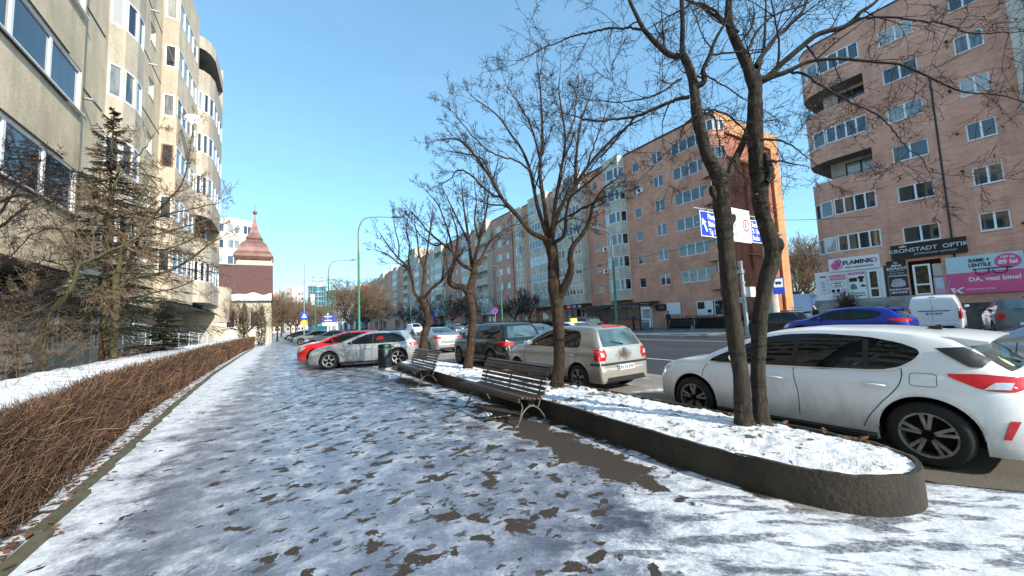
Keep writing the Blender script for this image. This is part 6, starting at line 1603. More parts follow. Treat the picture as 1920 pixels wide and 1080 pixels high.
T1.limb([(1436,300,3),(1470,303,2.6),(1500,310,2.2),(1530,318,1.5)][:2], D-.1, 0, 0, lv=2, every=0.25, L=0.68, up=0)
T1.limb([(1425,262,3.6),(1450,262,3.2),(1475,268,2.6),(1500,285,2),(1520,300,1.2)], D-.1, 0, 0, lv=3, every=0.25, L=0.68, drift=-.3, up=-.04)
T1.leaves(520, .035)
T1.finish('tall bare tree with two dark trunks growing from the near end of the planter', M_bark, M_twig, GT)

# --- second tree: single brown trunk fanning out
o0 = (4.72,6.25,.28); D = depth_of((4.72,6.25,.33)); T2 = Tree(o0, 23, .0036); T2.spur = 1; T2.rk = .92
T2.limb([(1044,732,18),(1045,716,14),(1048,690,12),(1048,650,11.5),(1047,610,11.5),(1044,570,13),(1040,540,14),(1038,520,11.5),(1038,490,11),(1034,465,11.5),(1028,448,12)], D, 0, 0, lv=0, lumpy=.05, smooth=8)
L2 = [[(1026,450,7),(1010,443,6),(993,433,5.5),(967,400,5),(940,370,4.4),(920,333,3.8),(887,287,3),(865,265,2.4),(845,260,1.7),(825,262,1.2)],
 [(1028,448,6),(1017,417,5),(1007,383,4.5),(993,317,3.6),(978,280,3),(960,255,2.6),(933,217,2),(893,187,1.4)],
 [(1028,446,7),(1023,400,5.5),(1013,333,4.4),(1014,290,3.8),(1017,250,3.2),(1013,167,2.2),(1007,120,1.2)],
 [(1032,448,6),(1037,417,5.2),(1043,370,4.4),(1052,320,3.8),(1060,267,3),(1055,220,2.4),(1048,170,1.6),(1050,140,1)],
 [(1034,450,7),(1042,415,6),(1052,388,5.4),(1068,362,5),(1078,345,4.6),(1080,300,3.6),(1084,260,3),(1090,225,2.4),(1108,175,1.4)],
 [(1080,345,5),(1100,315,4.2),(1125,285,3.6),(1150,260,3),(1175,238,2.3),(1205,222,1.4)],
 [(940,372,3),(915,360,2.6),(885,330,2.2),(860,318,1.8),(845,335,1.4),(828,345,1)],
 [(993,318,2.8),(965,300,2.4),(930,290,2),(900,270,1.6),(870,235,1.4),(850,210,1)],
 [(920,333,2.6),(905,300,2.2),(880,290,1.8),(852,285,1.4)],
 [(1013,300,2.8),(1000,250,2.4),(985,215,2),(965,185,1.6),(950,160,1)],
 [(1060,267,2.8),(1075,230,2.3),(1080,190,1.8),(1085,150,1.2)],
 [(1100,316,2.8),(1115,270,2.2),(1130,230,1.7),(1140,195,1.2)],
 [(1040,420,3.5),(1075,400,3),(1105,385,2.4),(1125,372,1.9),(1150,365,1.3)],
 [(967,400,2.8),(945,385,2.3),(920,384,1.8),(895,375,1.2)]]
for i, p in enumerate(L2): T2.limb([(a,b,c*.85) for a,b,c in p], D, 0, 0, lv=3, every=.21, L=.66, drift=(-.9,.5,.9,-.5,.7,-.6,.6,-.8,.3,-.9,.9,.3,-.6,.6)[i], up=.12, wig=.13, start=.22, kids=.85, spread=(16,46))
T2.limb([(1046,570,9),(1055,545,8),(1066,522,8),(1071,500,7),(1069,485,6.5),(1074,462,5),(1092,440,4.4),(1105,415,3.8),(1112,385,3),(1130,355,2.2),(1150,340,1.5)], D, 0, 0, lv=3, every=.2, L=.5, drift=-.7, up=.02, start=.45)
T2.limb([(1040,455,4.5),(1058,440,4),(1062,400,3.4),(1070,370,2.8),(1100,345,2.2),(1130,320,1.5)], D-.1, 0, 0, lv=3, every=.2, L=.5, drift=-.6, up=.05)
T2.leaves(160, .02)
T2.finish('bare brown tree with a wide fan of twigs, standing right behind the nearer bench', M_barkb, M_twig, GT)

# --- third tree
o0 = (4.66,10.36,.28); D = depth_of((4.66,10.36,.33)); T3 = Tree(o0, 31, .005)
T3.limb([(877,698,12),(878,686,9),(882,650,8),(886,610,7.5),(886,585,7.5),(881,560,8),(878,545,8.5)], D, 0, 0, lv=0, lumpy=.05, smooth=8)
T3.limb([(880,550,7),(884,530,7),(890,512,7),(888,503,7)], D, 0, 0, lv=0)
T3.limb([(878,545,6.5),(866,538,6),(853,536,6),(844,530,5.5),(843,518,4.5),(848,500,3.8),(855,478,3),(858,455,2.4),(856,430,1.6),(846,400,1)], D, 0, 0, lv=3, every=.4, L=.6, drift=-.4, start=.5)
L3 = [[(886,505,5),(869,498,4.5),(858,487,4),(847,470,3.4),(830,457,2.8),(810,441,2.3),(799,430,2),(785,412,1.6),(774,400,1)],
 [(886,503,4.5),(882,475,3.6),(879,450,3),(876,430,2.6),(872,405,2.2),(868,375,1.6),(866,352,1)], [(888,503,4.5),(892,480,3.8),(898,455,3),(905,430,2.4),(912,395,1.9),(916,365,1.2)],
 [(889,504,4.5),(896,495,4),(905,480,3.4),(914,460,3),(926,445,2.5),(940,435,2),(955,425,1.5),(975,420,1)], [(849,470,2.6),(842,440,2.2),(832,410,1.8),(822,385,1.5),(806,365,1)],
 [(878,450,2.5),(862,420,2),(850,395,1.7),(838,370,1.1)], [(899,450,2.4),(890,415,2),(893,380,1.5),(890,350,1)], [(829,457,2.4),(815,460,2),(800,450,1.6),(787,440,1.2),(775,420,.9)]]
for i, p in enumerate(L3): T3.limb([(a,b,c*.85) for a,b,c in p], D, 0, 0, lv=3, every=.27, L=.72, drift=(-.8,.6,-.5,.9,.5,-.6,.8,.4)[i], up=.12, wig=.14, start=.25, kids=.8, spread=(16,48))
T3.finish('bare tree with one crooked side limb, third in the planter beside the dark SUV', M_barkb, M_twig, GT)
# --- fourth tree
pt = atX(793,664,4.75); o0 = (pt.x, pt.y, .28); D = depth_of(pt); T4 = Tree(o0, 47, .007)
T4.limb([(791,672,10),(793,655,8),(796,630,7),(802,605,6.5),(801,585,6),(795,570,6.5),(790,560,6.5)], D, 0, 0, lv=0, lumpy=.05, smooth=8)
L4 = [[(788,562,4),(777,548,3.6),(773,525,3),(764,503,2.6),(747,484,2.2),(733,468,1.9),(722,452,1.4),(714,440,1)], [(791,560,4),(793,535,3.4),(796,510,2.8),(800,480,2.3),(803,455,1.9),(808,420,1.4),(811,396,1)],
 [(793,562,4),(802,550,3.6),(812,538,3.2),(828,526,2.8),(840,508,2.2),(850,495,1.7),(862,480,1.1)], [(773,520,2.6),(766,490,2.1),(768,460,1.7),(762,430,1.4),(766,405,1)], [(764,503,2),(745,492,1.7),(728,478,1.4),(708,470,1)],
 [(797,508,2.4),(786,480,2),(783,450,1.6),(778,420,1.1)], [(828,526,2.2),(832,500,1.8),(835,470,1.5),(840,440,1)], [(747,484,1.8),(748,460,1.5),(742,435,1.2),(738,412,.9)]]
for i, p in enumerate(L4): T4.limb([(a,b,c*.85) for a,b,c in p], D, 0, 0, lv=3, every=.34, L=.85, drift=(-.6,.6,-.5,.5,.6,-.6,.4,-.3)[i], up=.12, wig=.15, start=.25, kids=.7, spread=(16,48))
T4.finish('small bare tree with a leaning trunk at the far end of the planter', M_barkb, M_twig, GT)

# ------------------------------------------------------------ left garden behind the hedge
GL = 'bare shrubs and small trees between the hedge and the weathered block'
o0 = (-3.95,14.6,0); D = depth_of((-3.95,14.6,1.2)); T5 = Tree(o0, 61, .0055)
b0 = pr0 = None
T5.limb([(205,700,9),(204,668,8),(200,640,8),(196,607,8),(197,560,8),(199,520,7.5),(201,480,6.5),(204,440,5.5),(206,400,4.5),(214,350,3.2),(226,310,2)], D, 0, 0, lv=3, every=.35, L=.8, start=.5, drift=.3)
T5.limb([(214,700,9),(213,668,8.5),(213,640,8),(216,600,8),(219,570,8),(217,530,7),(224,500,6),(230,465,5),(240,430,4),(252,400,3),(270,360,2)], D, 0, 0, lv=3, every=.35, L=.8, start=.45, drift=-.3)
for i, p in enumerate([[(217,528,5),(233,506,4.5),(245,485,4),(254,466,3.4),(262,440,2.6),(275,405,2)], [(219,560,4.5),(233,528,4),(258,520,3.6),(285,516,3.2),(327,503,2.8),(360,483,2.4),(393,458,1.8),(415,445,1.2)],
  [(202,474,4.5),(225,463,4),(253,447,3.6),(283,412,3.2),(305,385,2.8),(320,370,2.4),(345,335,1.8),(363,238,1)], [(200,500,3.5),(180,480,3),(160,455,2.5),(130,430,2),(100,400,1.4)],
  [(197,560,3),(170,540,2.6),(140,520,2),(110,500,1.4)], [(219,570,3),(250,560,2.6),(290,548,2.2),(330,540,1.8),(375,520,1.2)], [(206,420,3),(185,390,2.5),(150,365,2),(110,350,1.3)],
  [(253,447,2.6),(290,440,2.2),(330,430,1.8),(380,415,1.2)], [(283,412,2.4),(320,400,2),(360,392,1.6),(410,380,1)], [(214,350,2.5),(240,310,2),(270,280,1.5),(290,250,1)], [(254,466,2.2),(300,470,1.9),(345,455,1.5),(400,430,1)]]):
    T5.limb(p, D, 0, 0, lv=3, every=.28, L=.75, drift=(.5,.6,-.5,.6,-.4,.5,-.6,.4,-.4,.5,.3)[i], up=.03, wig=.26, kids=.95)
T5.leaves(320, .05)
T5.finish('bare tree with two mossy stems and tangled tan twigs, in front of the spruce', M_barkg, M_twigb, GL)
D = depth_of((-3.9,11.2,1.2)); T6 = Tree((-3.9,11.1,0), 71, .0045)
T6.limb([(88,740,8),(86,700,6.5),(82,672,6.5),(80,655,6),(86,632,5.5),(92,610,5.5),(92,592,5.5),(103,577,5.5),(118,562,5.5),(131,545,5.2),(140,525,5),(147,500,4.5),(162,490,4)], D, 0, 0, lv=0, lumpy=.04)
for i, p in enumerate([[(160,492,4),(185,480,3.6),(205,470,3.3),(228,462,2.8),(250,448,2.2)], [(147,500,3),(135,470,2.5),(118,440,2),(95,405,1.6),(75,375,1.1)], [(140,525,2.6),(120,500,2.2),(90,490,1.9),(60,480,1.4)],
   [(150,495,2.6),(155,460,2.2),(140,420,1.8),(150,380,1.2)], [(92,592,2.4),(70,570,2),(45,560,1.6),(20,555,1)], [(118,562,2.2),(150,548,1.8),(180,550,1.4)]]):
    T6.limb(p, D, 0, 0, lv=3, every=.22, L=.6, drift=(.4,-.5,.4,.3,-.3,.3)[i], up=.0, wig=.28)
T6.finish('crooked slender tree stem bending to the right before the shaded shop front', M_barkg, M_twigb, GL)
D = 5.6; T7 = Tree((-4.45,8.2,0), 83, .0035)
for i, p in enumerate([[(-40,470,5),(-15,440,4),(20,410,3.2),(50,385,2.5),(80,370,1.8),(110,350,1.2)], [(-40,400,4),(0,380,3.2),(40,365,2.5),(75,372,1.8),(105,380,1.1)], [(-40,430,4),(0,400,3),(30,350,2.2),(60,315,1.5),(80,300,1)],
    [(-40,360,3),(-10,340,2.4),(20,330,1.8),(45,310,1.2)], [(-40,520,3),(0,500,2.4),(30,470,1.8),(60,440,1.4),(90,430,1)], [(-40,340,3),(0,320,2),(20,295,1.2)], [(-50,600,3),(-10,560,2.4),(20,530,1.8),(60,500,1.2)]]):
    T7.limb(p, D, 0, 0, lv=3, every=.24, L=.45, drift=.5*(-1)**i, up=.05, wig=.28, kids=1.1)
T7.leaves(150, .03)
st_ = atD(-40,470,D); T7.limb([(-45,760,6),(-50,640,6),(-48,560,5.5),(-42,480,5),(-40,400,4.5),(-42,340,3)], D, 0, 0, lv=0)
T7.finish('dark twiggy shrub reaching in from the left edge with red buds', M_barkb, M_twig, GL)
# thin suckers and wild shoots at the foot of the block
T8 = Tree((-3.9,10,0), 91, .004)
for i in range(13):
    y = rnd.uniform(7.5,14.2); x = rnd.uniform(-4.25,-3.85); T8.grow(Vector((x,y,.4)), Vector((rnd.gauss(0,.2),rnd.gauss(0,.25),1)), rnd.uniform(.9,2.1), rnd.uniform(.006,.013), 2, .1, .2, .8)
T8.finish('thicket of thin upright shoots along the dark plinth', M_barkg, M_twigb, GL, 'shrub', 'bare_shrub')
T9 = Tree((-4.0,20,0), 97, .006)
for i in range(14):
    y = rnd.uniform(15.5,22); x = rnd.uniform(-4.3,-3.8); T9.grow(Vector((x,y,.3)), Vector((rnd.gauss(0,.25),rnd.gauss(0,.3),1)), rnd.uniform(.5,1.2), rnd.uniform(.008,.014), 2, .08, .22, .8)
T9.finish('reddish bare shrubs behind the hedge near the white ramp rail', M_twigr, M_twigr, GL, 'shrub', 'bare_shrub')

# --- spruce
def spruce(loc_, h, rfun, seed, label, whorls, lean=(0,0), trunk_r=.085, lo=1.2, needle=1.0):
    rr = random.Random(seed); t = thing('spruce_tree', label, 'tree', loc_); tb, br, nd, sn = MB(), MB(), MB(), MB()
    ax = lambda z: Vector((lean[0]*z, lean[1]*z, z))
    tb.tube([tuple(ax(z)) for z in np.linspace(-.05,h,14)], [trunk_r*(1-.93*i/13)+.006 for i in range(14)], 9)
    for k_ in range(whorls):
        f = k_/(whorls-1); z = lo+(h-.15-lo)*f**.92; Rr = rfun(z/h); nb = rr.randint(5,7) if f < .93 else 4; a0 = rr.uniform(0,6.28)
        for b in range(nb):
            a = a0+2*math.pi*b/nb+rr.gauss(0,.15); L = Rr*rr.uniform(.45,1.25)
            if L < .06: continue
            p = ax(z)+Vector((0,0,rr.uniform(-.08,.08))); d = Vector((math.cos(a), math.sin(a), .55 if f > .8 else .12)); pts = [p.copy()]; n = 8; q = p.copy()
            for i in range(n):
                s_ = i/n; dz = (-.38*s_+.28*max(0,s_-.6)) if f < .8 else .25*s_
                q = q+Vector((d.x, d.y, d.z+dz)).normalized()*(L/n); pts.append(q.copy())
            br.tube([tuple(p_) for p_ in pts], [max(.0035, .018*(1-i/n)*min(1,Rr)) for i in range(n+1)], 4)
            def needles(c, tg, ln, m):
                for _ in range(m):
                    s_ = rr.random(); b0 = c+tg*(ln*s_); an = rr.uniform(0,6.28); o = tg.orthogonal().normalized(); o.rotate(Matrix.Rotation(an,3,tg)); v = (tg*.8+o*.75).normalized()*rr.uniform(.022,.038)*needle; w_ = tg.cross(v).normalized()*.0042*needle
                    nd.poly([tuple(b0-w_), tuple(b0+w_), tuple(b0+v)])
            for i in range(1, n+1):
                s_ = i/n; m_ = 2
                for sd in (-1,1):
                    for _ in range(m_):
                        side = Vector((-math.sin(a), math.cos(a), 0))*sd; ln = L*(.16+.34*(1-s_))*rr.uniform(.6,1.1)+.05; tg = (side*.8+Vector((d.x,d.y,0))*.6+Vector((0,0,-.28+rr.gauss(0,.12)))).normalized(); c = pts[i-1].lerp(pts[i], rr.random())
                        br.tube([tuple(c), tuple(c+tg*ln)], [.004,.0025], 3); needles(c, tg, ln, int(ln*210*1.0)+4)
                needles(pts[i-1], (pts[i]-pts[i-1]).normalized(), L/n, 12)
    tb.build('trunk', M_barkr, t, smooth=True); br.build('branches', M_twig, t); nd.build('needles', M_needle, t); return t
def rf(f):
    return float(np.interp(f, [0,.15,.25,.4,.55,.7,.85,1.0], [2.4,2.9,2.8,2.5,2.05,1.4,.65,.04]))
spruce((-4.15,14.9,0), 8.25, rf, 5, 'dark green spruce with a reddish trunk squeezed against the weathered block', 21, lo=1.9)
def rf2(f): return float(np.interp(f, [0,.5,1.0], [1.1,.9,.1]))
spruce((-3.75,19.4,0), 2.9, rf2, 8, 'low drooping spruce bough mass above the hedge, left of the white ramp rail', 12, lo=.35, needle=1.25)
def thuja(loc_, h, r, label, group):
    t = thing('thuja', label, 'shrub', loc_, group=group); mb = MB(); rr = random.Random(int(h*100))
    for i in range(2600):
        z = rr.random(); rad = r*math.sin(math.pi*min(1,.12+z*.88)**.8)**.7*rr.uniform(.55,1.0); a = rr.uniform(0,6.28); p = Vector((math.cos(a)*rad, math.sin(a)*rad, z*h)); u = Vector((math.cos(a)*.4, math.sin(a)*.4, 1)).normalized()*.12; v = Vector((-math.sin(a), math.cos(a), 0))*.03
        mb.quad(tuple(p-v), tuple(p+v), tuple(p+u+v*.3), tuple(p+u-v*.3))
    mb.build('foliage', M_needle, t); mb = MB(); mb.tube([(0,0,0),(0,0,h*.8)],[.05,.02],6); mb.build('trunk', M_barkr, t)
thuja((-3.3,50.0,0), 4.6, .62, 'slim dark column conifer before the cream church wall, left one', 'column conifers by the church')
thuja((-1.75,51.0,0), 4.3, .60, 'slim dark column conifer before the cream church wall, right one', 'column conifers by the church')

# --- generic small street trees, copied
def street_tree(seed, h, r, mt, mw, kids=.8):
    t = Tree((0,0,0), seed, .011); top = Vector((0,0,h*.30))
    t.seg([Vector((0,0,0)),Vector((.04,.03,h*.15)),top], [h*.020,h*.016,h*.016], True); rr = t.r
    for i in range(7):
        a = 6.283*i/7+rr.gauss(0,.2); el = rr.uniform(.5,1.15); d = Vector((math.cos(a)*math.cos(el), math.sin(a)*math.cos(el), math.sin(el)))
        t.grow(top, d, h*rr.uniform(.42,.62), h*.011, 4, .10, .17, kids*.62, (22,52))
    return t
G_R = 'small bare trees along the far pavement'; G_F = 'bare trees where the street runs off'
base1 = street_tree(101, 5.6, 2.2, M_twig, M_twig).finish('round bare tree on the far pavement left of the bus shelter', M_barkb, M_twig, G_R)
base1.location = (31.8, 52.0, .1)
base2 = street_tree(107, 7.5, 3, M_twigr, M_twigr).finish('bare brown tree right of the second green lamp post', M_barkb, M_twigb, G_F)
base2.location = (7.0, 47.0, 0); base2.scale = (.85,.85,.85)
def cp(src, loc_, s, rz, label, group):
    o = copy_tree(src); o.location = loc_; o.scale = (s,s,s); o.rotation_euler = (0,0,rz); tag(o, label, 'tree', group); return o
for (x,y,s,rz,lb_,g_) in [(31.6,47.5,1.0,1.1,'small bare tree on the far pavement before the brick wall, right of its twin',G_R),
    (31.5,68,1.25,2.0,'bare tree before the second far block, right of the blue awning',G_R),(31.0,76,1.2,4.0,'bare tree hiding the blue awning side of the second far block',G_R),
    (31.5,96,1.3,.4,'bare tree behind the fourth planter tree on the far pavement',G_R),(31.0,112,1.3,3.0,'bare tree at the foot of the pale stair tower',G_R),
    (30.5,140,1.6,5.0,'distant bare tree before the third far block',G_R),(30.0,165,1.6,.9,'most distant bare tree on the far pavement',G_R)]:
    cp(base1, (x,y,.1), s, rz, lb_, g_)
for (x,y,s,rz,lb_) in [(9.4,50.5,.95,3.6,'bare brown tree before the red corner of the glass building'),
    (-.3,66,.85,1.0,'bare tree at the far end of the hedge beside the church corner'),(-1.2,78,.95,4.2,'bare tree past the church wall'),(1.8,86,.95,.3,'bare tree behind the row of parked cars, first of the avenue'),
    (3.0,98,1.05,2.7,'bare tree in the avenue before the pale slab blocks'),(6.2,104,.95,5.2,'bare tree left of the round glass tower'),(8.5,118,1.0,1.7,'bare tree under the round glass tower'),
    (12,128,1.05,3.3,'bare tree before the teal glass building'),(.3,112,1.1,.8,'bare tree deep in the avenue'),(4.4,130,1.1,1.9,'bare tree deepest in the avenue')]:
    cp(base2, (x,y,0), s, rz, lb_, G_F)
cp(base2, (73,30,0), 1.6, 1.3, 'bare tree in the gap between the orange wall and the shop block', 'bare trees in the gap'); cp(base2, (79,31,0), 1.75, 2.9, 'bare pale tree further back in the gap beside the shop block', 'bare trees in the gap'); cp(base2, (61,25.5,0), .95, 4.4, 'low bare tree in the gap above the blue fence', 'bare trees in the gap')
cp(base2, (-2.9,44.5,0), .6, 5.4, 'bare forked tree in front of the cream church wall', G_F)

print('twig points', [t.n for t in (T1,T2,T3,T4,T5,T6,T7,T8,T9)])
# ------------------------------------------------------------ church and far buildings
ch = thing('church', 'cream church with brown steep roof and copper spire behind the hedge end', 'church', (0,0,0))
M_cream = concrete('church_plaster', (.74,.66,.50), (.62,.54,.40), .08); M_crroof = simple('brown_roof_tiles', (.115,.055,.05), .9, var=.3, scale=6)
def copper():
    m = Mat('weathered_copper', (.42,.20,.15), .5, .3); f = m.noise(m.coords((1,1,.4)), 1.6, 5)
    m.color(m.ramp(f, [(.3,(.17,.080,.065)),(.7,(.30,.165,.14))])); return m.m
M_copper = copper()
mb = MB(); wall_seg(mb, ch, (-12,60), (-1.05,60), 0, 5.6, [(1.2+2.5*i,2.1+2.5*i,2.2,4.2,1,'thin') for i in range(4)], 0, .2); wall_seg(mb, ch, (-1.05,60), (-1.05,74), 0, 5.6, [], 0); mb.quad((-5.1,64.2,0),(-1.0,64.2,0),(-1.0,64.2,11.9),(-5.1,64.2,11.9))
mb.box(-5.2,-1.12,64.3,68.2,5.6,12.3); mb.build('wall', M_cream, ch)
mb = MB(); mb.prism([(-12,59.6,5.5),(-12,63.4,10.75),(-12,67.2,5.5)], (11.1,0,0)); mb.build('roof', M_crroof, ch)
mb = MB()
for (x0,x1,z) in ((-10.5,-1.0,5.75),):
    n = 60; 
    for i in range(n):
        xa, xb = x0+(x1-x0)*i/n, x0+(x1-x0)*(i+1)/n; za, zb = .55+.45*nz(xa,0,.8,3), .55+.45*nz(xb,0,.8,3); k_ = 3.8/5.25
        P_ = lambda x, d: (x, 59.62+d*k_-.05, 5.55+d+.05)
        mb.quad(P_(xa,0), P_(xb,0), P_(xb,max(.1,zb+.35)), P_(xa,max(.1,za+.35)))
mb.build('roof_snow', M_snow, ch)
cx, cy = -3.25, 66.2
mb = MB(); M = Matrix.Translation((cx,cy,0)) @ Matrix.Rotation(R(45),4,'Z'); s2 = math.sqrt(2)
prof = [(2.05,11.5),(2.25,11.7),(2.45,12.1),(2.30,12.5),(1.98,12.9),(1.80,13.5),(1.58,14.0),(1.15,14.4),(.92,14.7),(1.06,14.9),(.94,15.1),(.60,15.8),(.33,16.9),(.14,17.9),(.07,18.6)]
mb.lathe([(r*s2*.97, z) for r, z in prof], 4, 0, M); mb.build('spire', M_copper, ch)
mb = MB(); mb.lathe([(0,-.3),(.2,-.22),(.3,0),(.2,.22),(0,.3)], 14, 0, Matrix.Translation((cx,cy,18.85))); mb.tube([(cx,cy,18.6),(cx,cy,20.1)],[.05,.03],6); mb.build('ball_finial', simple('dark_copper',(.20,.07,.06),.5), ch, smooth=True)
mb = MB(); mb.box(-5.35,-.98,64.2,68.3,11.95,12.35); mb.build('cornice', M_cream, ch)
# curved white block behind the church
cb_ = thing('apartment_block', 'white block of flats with a curved front behind the copper spire', 'building'); mb = MB()
pth = [(-17,92),(-12,90.4),(-9,90),(-6.5,90.5),(-4.8,92),(-4.3,98)]
for i in range(len(pth)-1):
    L_ = (Vector(pth[i+1])-Vector(pth[i])).length; wall_seg(mb, cb_, pth[i], pth[i+1], 0, 23.7, [(.3,L_-.3,2.2+3.1*k_,3.9+3.1*k_,max(2,int(L_/1.0))) for k_ in range(7)], 0, .1, False)
mb.poly([(x,y,23.7) for x,y in pth]+[(-17,98,23.7)]); mb.build('wall', concrete('white_render',(.74,.68,.58),(.66,.60,.50)), cb_)
# pale slab blocks at the end of the street
def slab(x0, x1, y, h, mat, label, nfl, ncol, group='pale slab blocks at the end of the street'):
    b = thing('tower_block', label, 'building', group=group); mb = MB(); w = []
    cw = (x1-x0)/ncol
    for i in range(ncol):
        for k_ in range(nfl): w.append((cw*i+cw*.25, cw*i+cw*.75, 1.2+2.9*k_, 2.7+2.9*k_, 1, 'k'))
    wall_seg(mb, b, (x0,y), (x1,y), 0, h, w[:96], 0, .2, False); wall_seg(mb, b, (x1,y), (x1,y+16), 0, h, [], 0); wall_seg(mb, b, (x0,y+16), (x0,y), 0, h); mb.quad((x0,y,h),(x1,y,h),(x1,y+16,h),(x0,y+16,h)); mb.build('wall', mat, b)
M_pale = concrete('pale_pink_render', (.66,.50,.42), (.60,.45,.38)); M_pale2 = concrete('pale_cream_render', (.70,.64,.54), (.62,.56,.47)); M_mauve = concrete('mauve_render',(.50,.36,.34),(.44,.31,.30))
slab(-8, 2.2, 262, 24.5, M_pale, 'pale pink slab block left of the avenue end', 7, 6); slab(2.6, 5.4, 256, 26, M_mauve, 'mauve end wall of a slab block at the avenue end', 8, 1); slab(5.6, 11.8, 255, 26.5, M_pale2, 'cream slab block beside the round glass tower', 8, 4)
# round glass tower
gt = thing('glass_tower', 'round teal glass tower with an open steel crown', 'tower'); mb = MB(); c = (14.9,200)
mb.lathe([(3.9,0),(3.9,20.4),(0,20.4)], 32, 0, Matrix.Translation((c[0],c[1],0))); mb.build('curtain_wall', M_glass_teal, gt, smooth=True, sharp=30)
mb = MB()
for z in np.arange(3,21,2.2): mb.lathe([(3.9,z),(3.98,z),(3.98,z+.28),(3.9,z+.28)], 32, 0, Matrix.Translation((c[0],c[1],0)))
for i in range(20):
    a = 6.283*i/20; mb.tube([(c[0]+3.95*math.cos(a),c[1]+3.95*math.sin(a),3),(c[0]+3.95*math.cos(a),c[1]+3.95*math.sin(a),20.5)],[.07,.07],4)
mb.lathe([(3.5,20.4),(4.0,20.8),(3.9,21.4),(0,21.5)], 32, 0, Matrix.Translation((c[0],c[1],0)))
for i in range(8):
    a = 6.283*i/8; mb.tube([(c[0]+1.9*math.cos(a),c[1]+1.9*math.sin(a),21),(c[0]+1.9*math.cos(a),c[1]+1.9*math.sin(a),25.3)],[.12,.12],4)
for z in (23.6,25.2): mb.lathe([(2.2,z),(2.4,z),(2.4,z+.25),(2.2,z+.25)], 20, 0, Matrix.Translation((c[0],c[1],0)))
mb.build('steel_band', M_steel, gt)
mb = MB(); mb.box(11.8,13.6,195.6,196.0,12.2,17.2); mb.build('billboard', M_signw, gt)
tb_ = thing('glass_office', 'teal glass office building with red cladding on its corner', 'building'); mb = MB(); wl_ = []
for i in range(9):
    for k_ in range(5): wl_.append((.6+2.05*i, 2.2+2.05*i, 1.0+3.4*k_, 3.7+3.4*k_, 2))
wall_seg(mb, tb_, (18.9,199), (37.5,199), 0, 19, wl_, 0, .2, False); wall_seg(mb, tb_, (18.9,215), (18.9,199), 0, 19); mb.quad((18.9,199,19),(37.5,199,19),(37.5,215,19),(18.9,215,19)); mb.build('wall', simple('teal_panel',(.03,.14,.18),.35,var=.2), tb_)
mb = MB(); mb.box(19.2,31,198.3,198.9,15.2,19.4); mb.build('green_band', simple('dark_green_panel',(.03,.09,.06),.5), tb_)
mb = MB(); mb.box(31,38,198.2,198.9,18.6,21.6); mb.box(35.6,38,198.2,198.9,10,18.6); mb.build('red_panel', simple('red_cladding',(.62,.05,.035),.45), tb_)
mb = MB()
for k_ in range(6): mb.box(20+2.6*k_,20.9+2.6*k_,198.5,198.95,.5,4.2)
mb.build('white_column', M_signw, tb_)

# ------------------------------------------------------------ lamp posts
def lamp(x, y, h, arm, side, label, group, col=M_green, rad=.085):
    t = thing('street_lamp', label, 'street lamp', (x,y,0), 0, group); mb = MB()
    mb.tube([(0,0,0),(0,0,1.2),(0,0,1.25),(0,0,h*.72)], [rad*1.25,rad*1.2,rad,rad*.8], 12); mb.build('post', col, t, smooth=True, sharp=40)
    mb = MB(); pts = catmull([Vector(p) for p in [(0,0,h*.72),(0,0,h*.86),(side*.10,0,h*.93),(side*.45,0,h*.985),(side*arm*.55,0,h+.06),(side*arm,0,h+.14)]], 6)
    mb.tube([tuple(p) for p in pts], [rad*.62*(1-.45*i/len(pts)) for i in range(len(pts))], 8); mb.build('arm', M_arm, t, smooth=True)
    mb = MB(); e = pts[-1]; mb.prism([(e.x-side*.05,-.10,e.z-.02),(e.x+side*.55,-.13,e.z+.03),(e.x+side*.62,-.10,e.z+.06),(e.x+side*.5,-.10,e.z+.11),(e.x-side*.02,-.08,e.z+.08)], (0,.24,0)); mb.box(e.x+side*.2-.05,e.x+side*.2+.05,-.05,.05,e.z+.1,e.z+.17); mb.build('lamp_head', M_dark, t)
    return t
LG = 'green street lamps on the near side'
lamp(4.5,27.2,9.15,2.3,1,'tall green street lamp rising behind the silver hatchback',LG); lamp(4.5,46,9.0,2.3,1,'second green street lamp, half as tall in view, by the direction signs',LG); lamp(4.6,66,9.0,2.3,1,'third street lamp of the near row, before the round glass tower',LG)
LF = 'green street lamps on the far side'
lamp(27.5,26.4,9.9,2.6,-1,'green street lamp beside the bus shelter',LF,rad=.13); lamp(27.5,48.5,9.6,2.4,-1,'green street lamp before the flag on the far side',LF,rad=.10); lamp(27.5,71,9.6,2.4,-1,'green street lamp by the blue awning',LF,rad=.10); lamp(27.5,94,9.6,2.4,-1,'green street lamp behind the fourth planter tree',LF,rad=.10); lamp(27.5,128,9.6,2.4,-1,'most distant green street lamp of the far side',LF,rad=.10)

# ------------------------------------------------------------ overhead direction signs on a concrete mast
gs = thing('sign_gantry', 'overhead direction signs, blue and white, hung from a pale concrete mast', 'road sign', (26.2,12.1,.07))
mb = MB(); mb.lathe([(.34,0),(.33,.6),(.20,8.6),(0,8.62)], 16); mb.build('mast', M_conc_bay, gs, smooth=True, sharp=40)
mb = MB(); mb.tube([(0,0,7.3),(-7.4,0,7.15)],[.07,.05],8); mb.tube([(0,0,6.4),(-7.2,0,6.35)],[.06,.045],8)
for x in (-6.3,-5.2,-3.9,-2.7,-1.4,-.6): mb.box(x-.03,x+.03,-.1,-.02,5.9,7.25)
mb.build('arm', M_steel, gs)
def panel(x0, x1, z0, z1, mat, edge, nm):
    mb = MB(); mb.box(x0,x1,-.16,-.12,z0,z1); mb.box(x0+.05,x1-.05,-.175,-.16,z0+.05,z1-.05,1); return mb.build(nm, [edge, mat], gs)
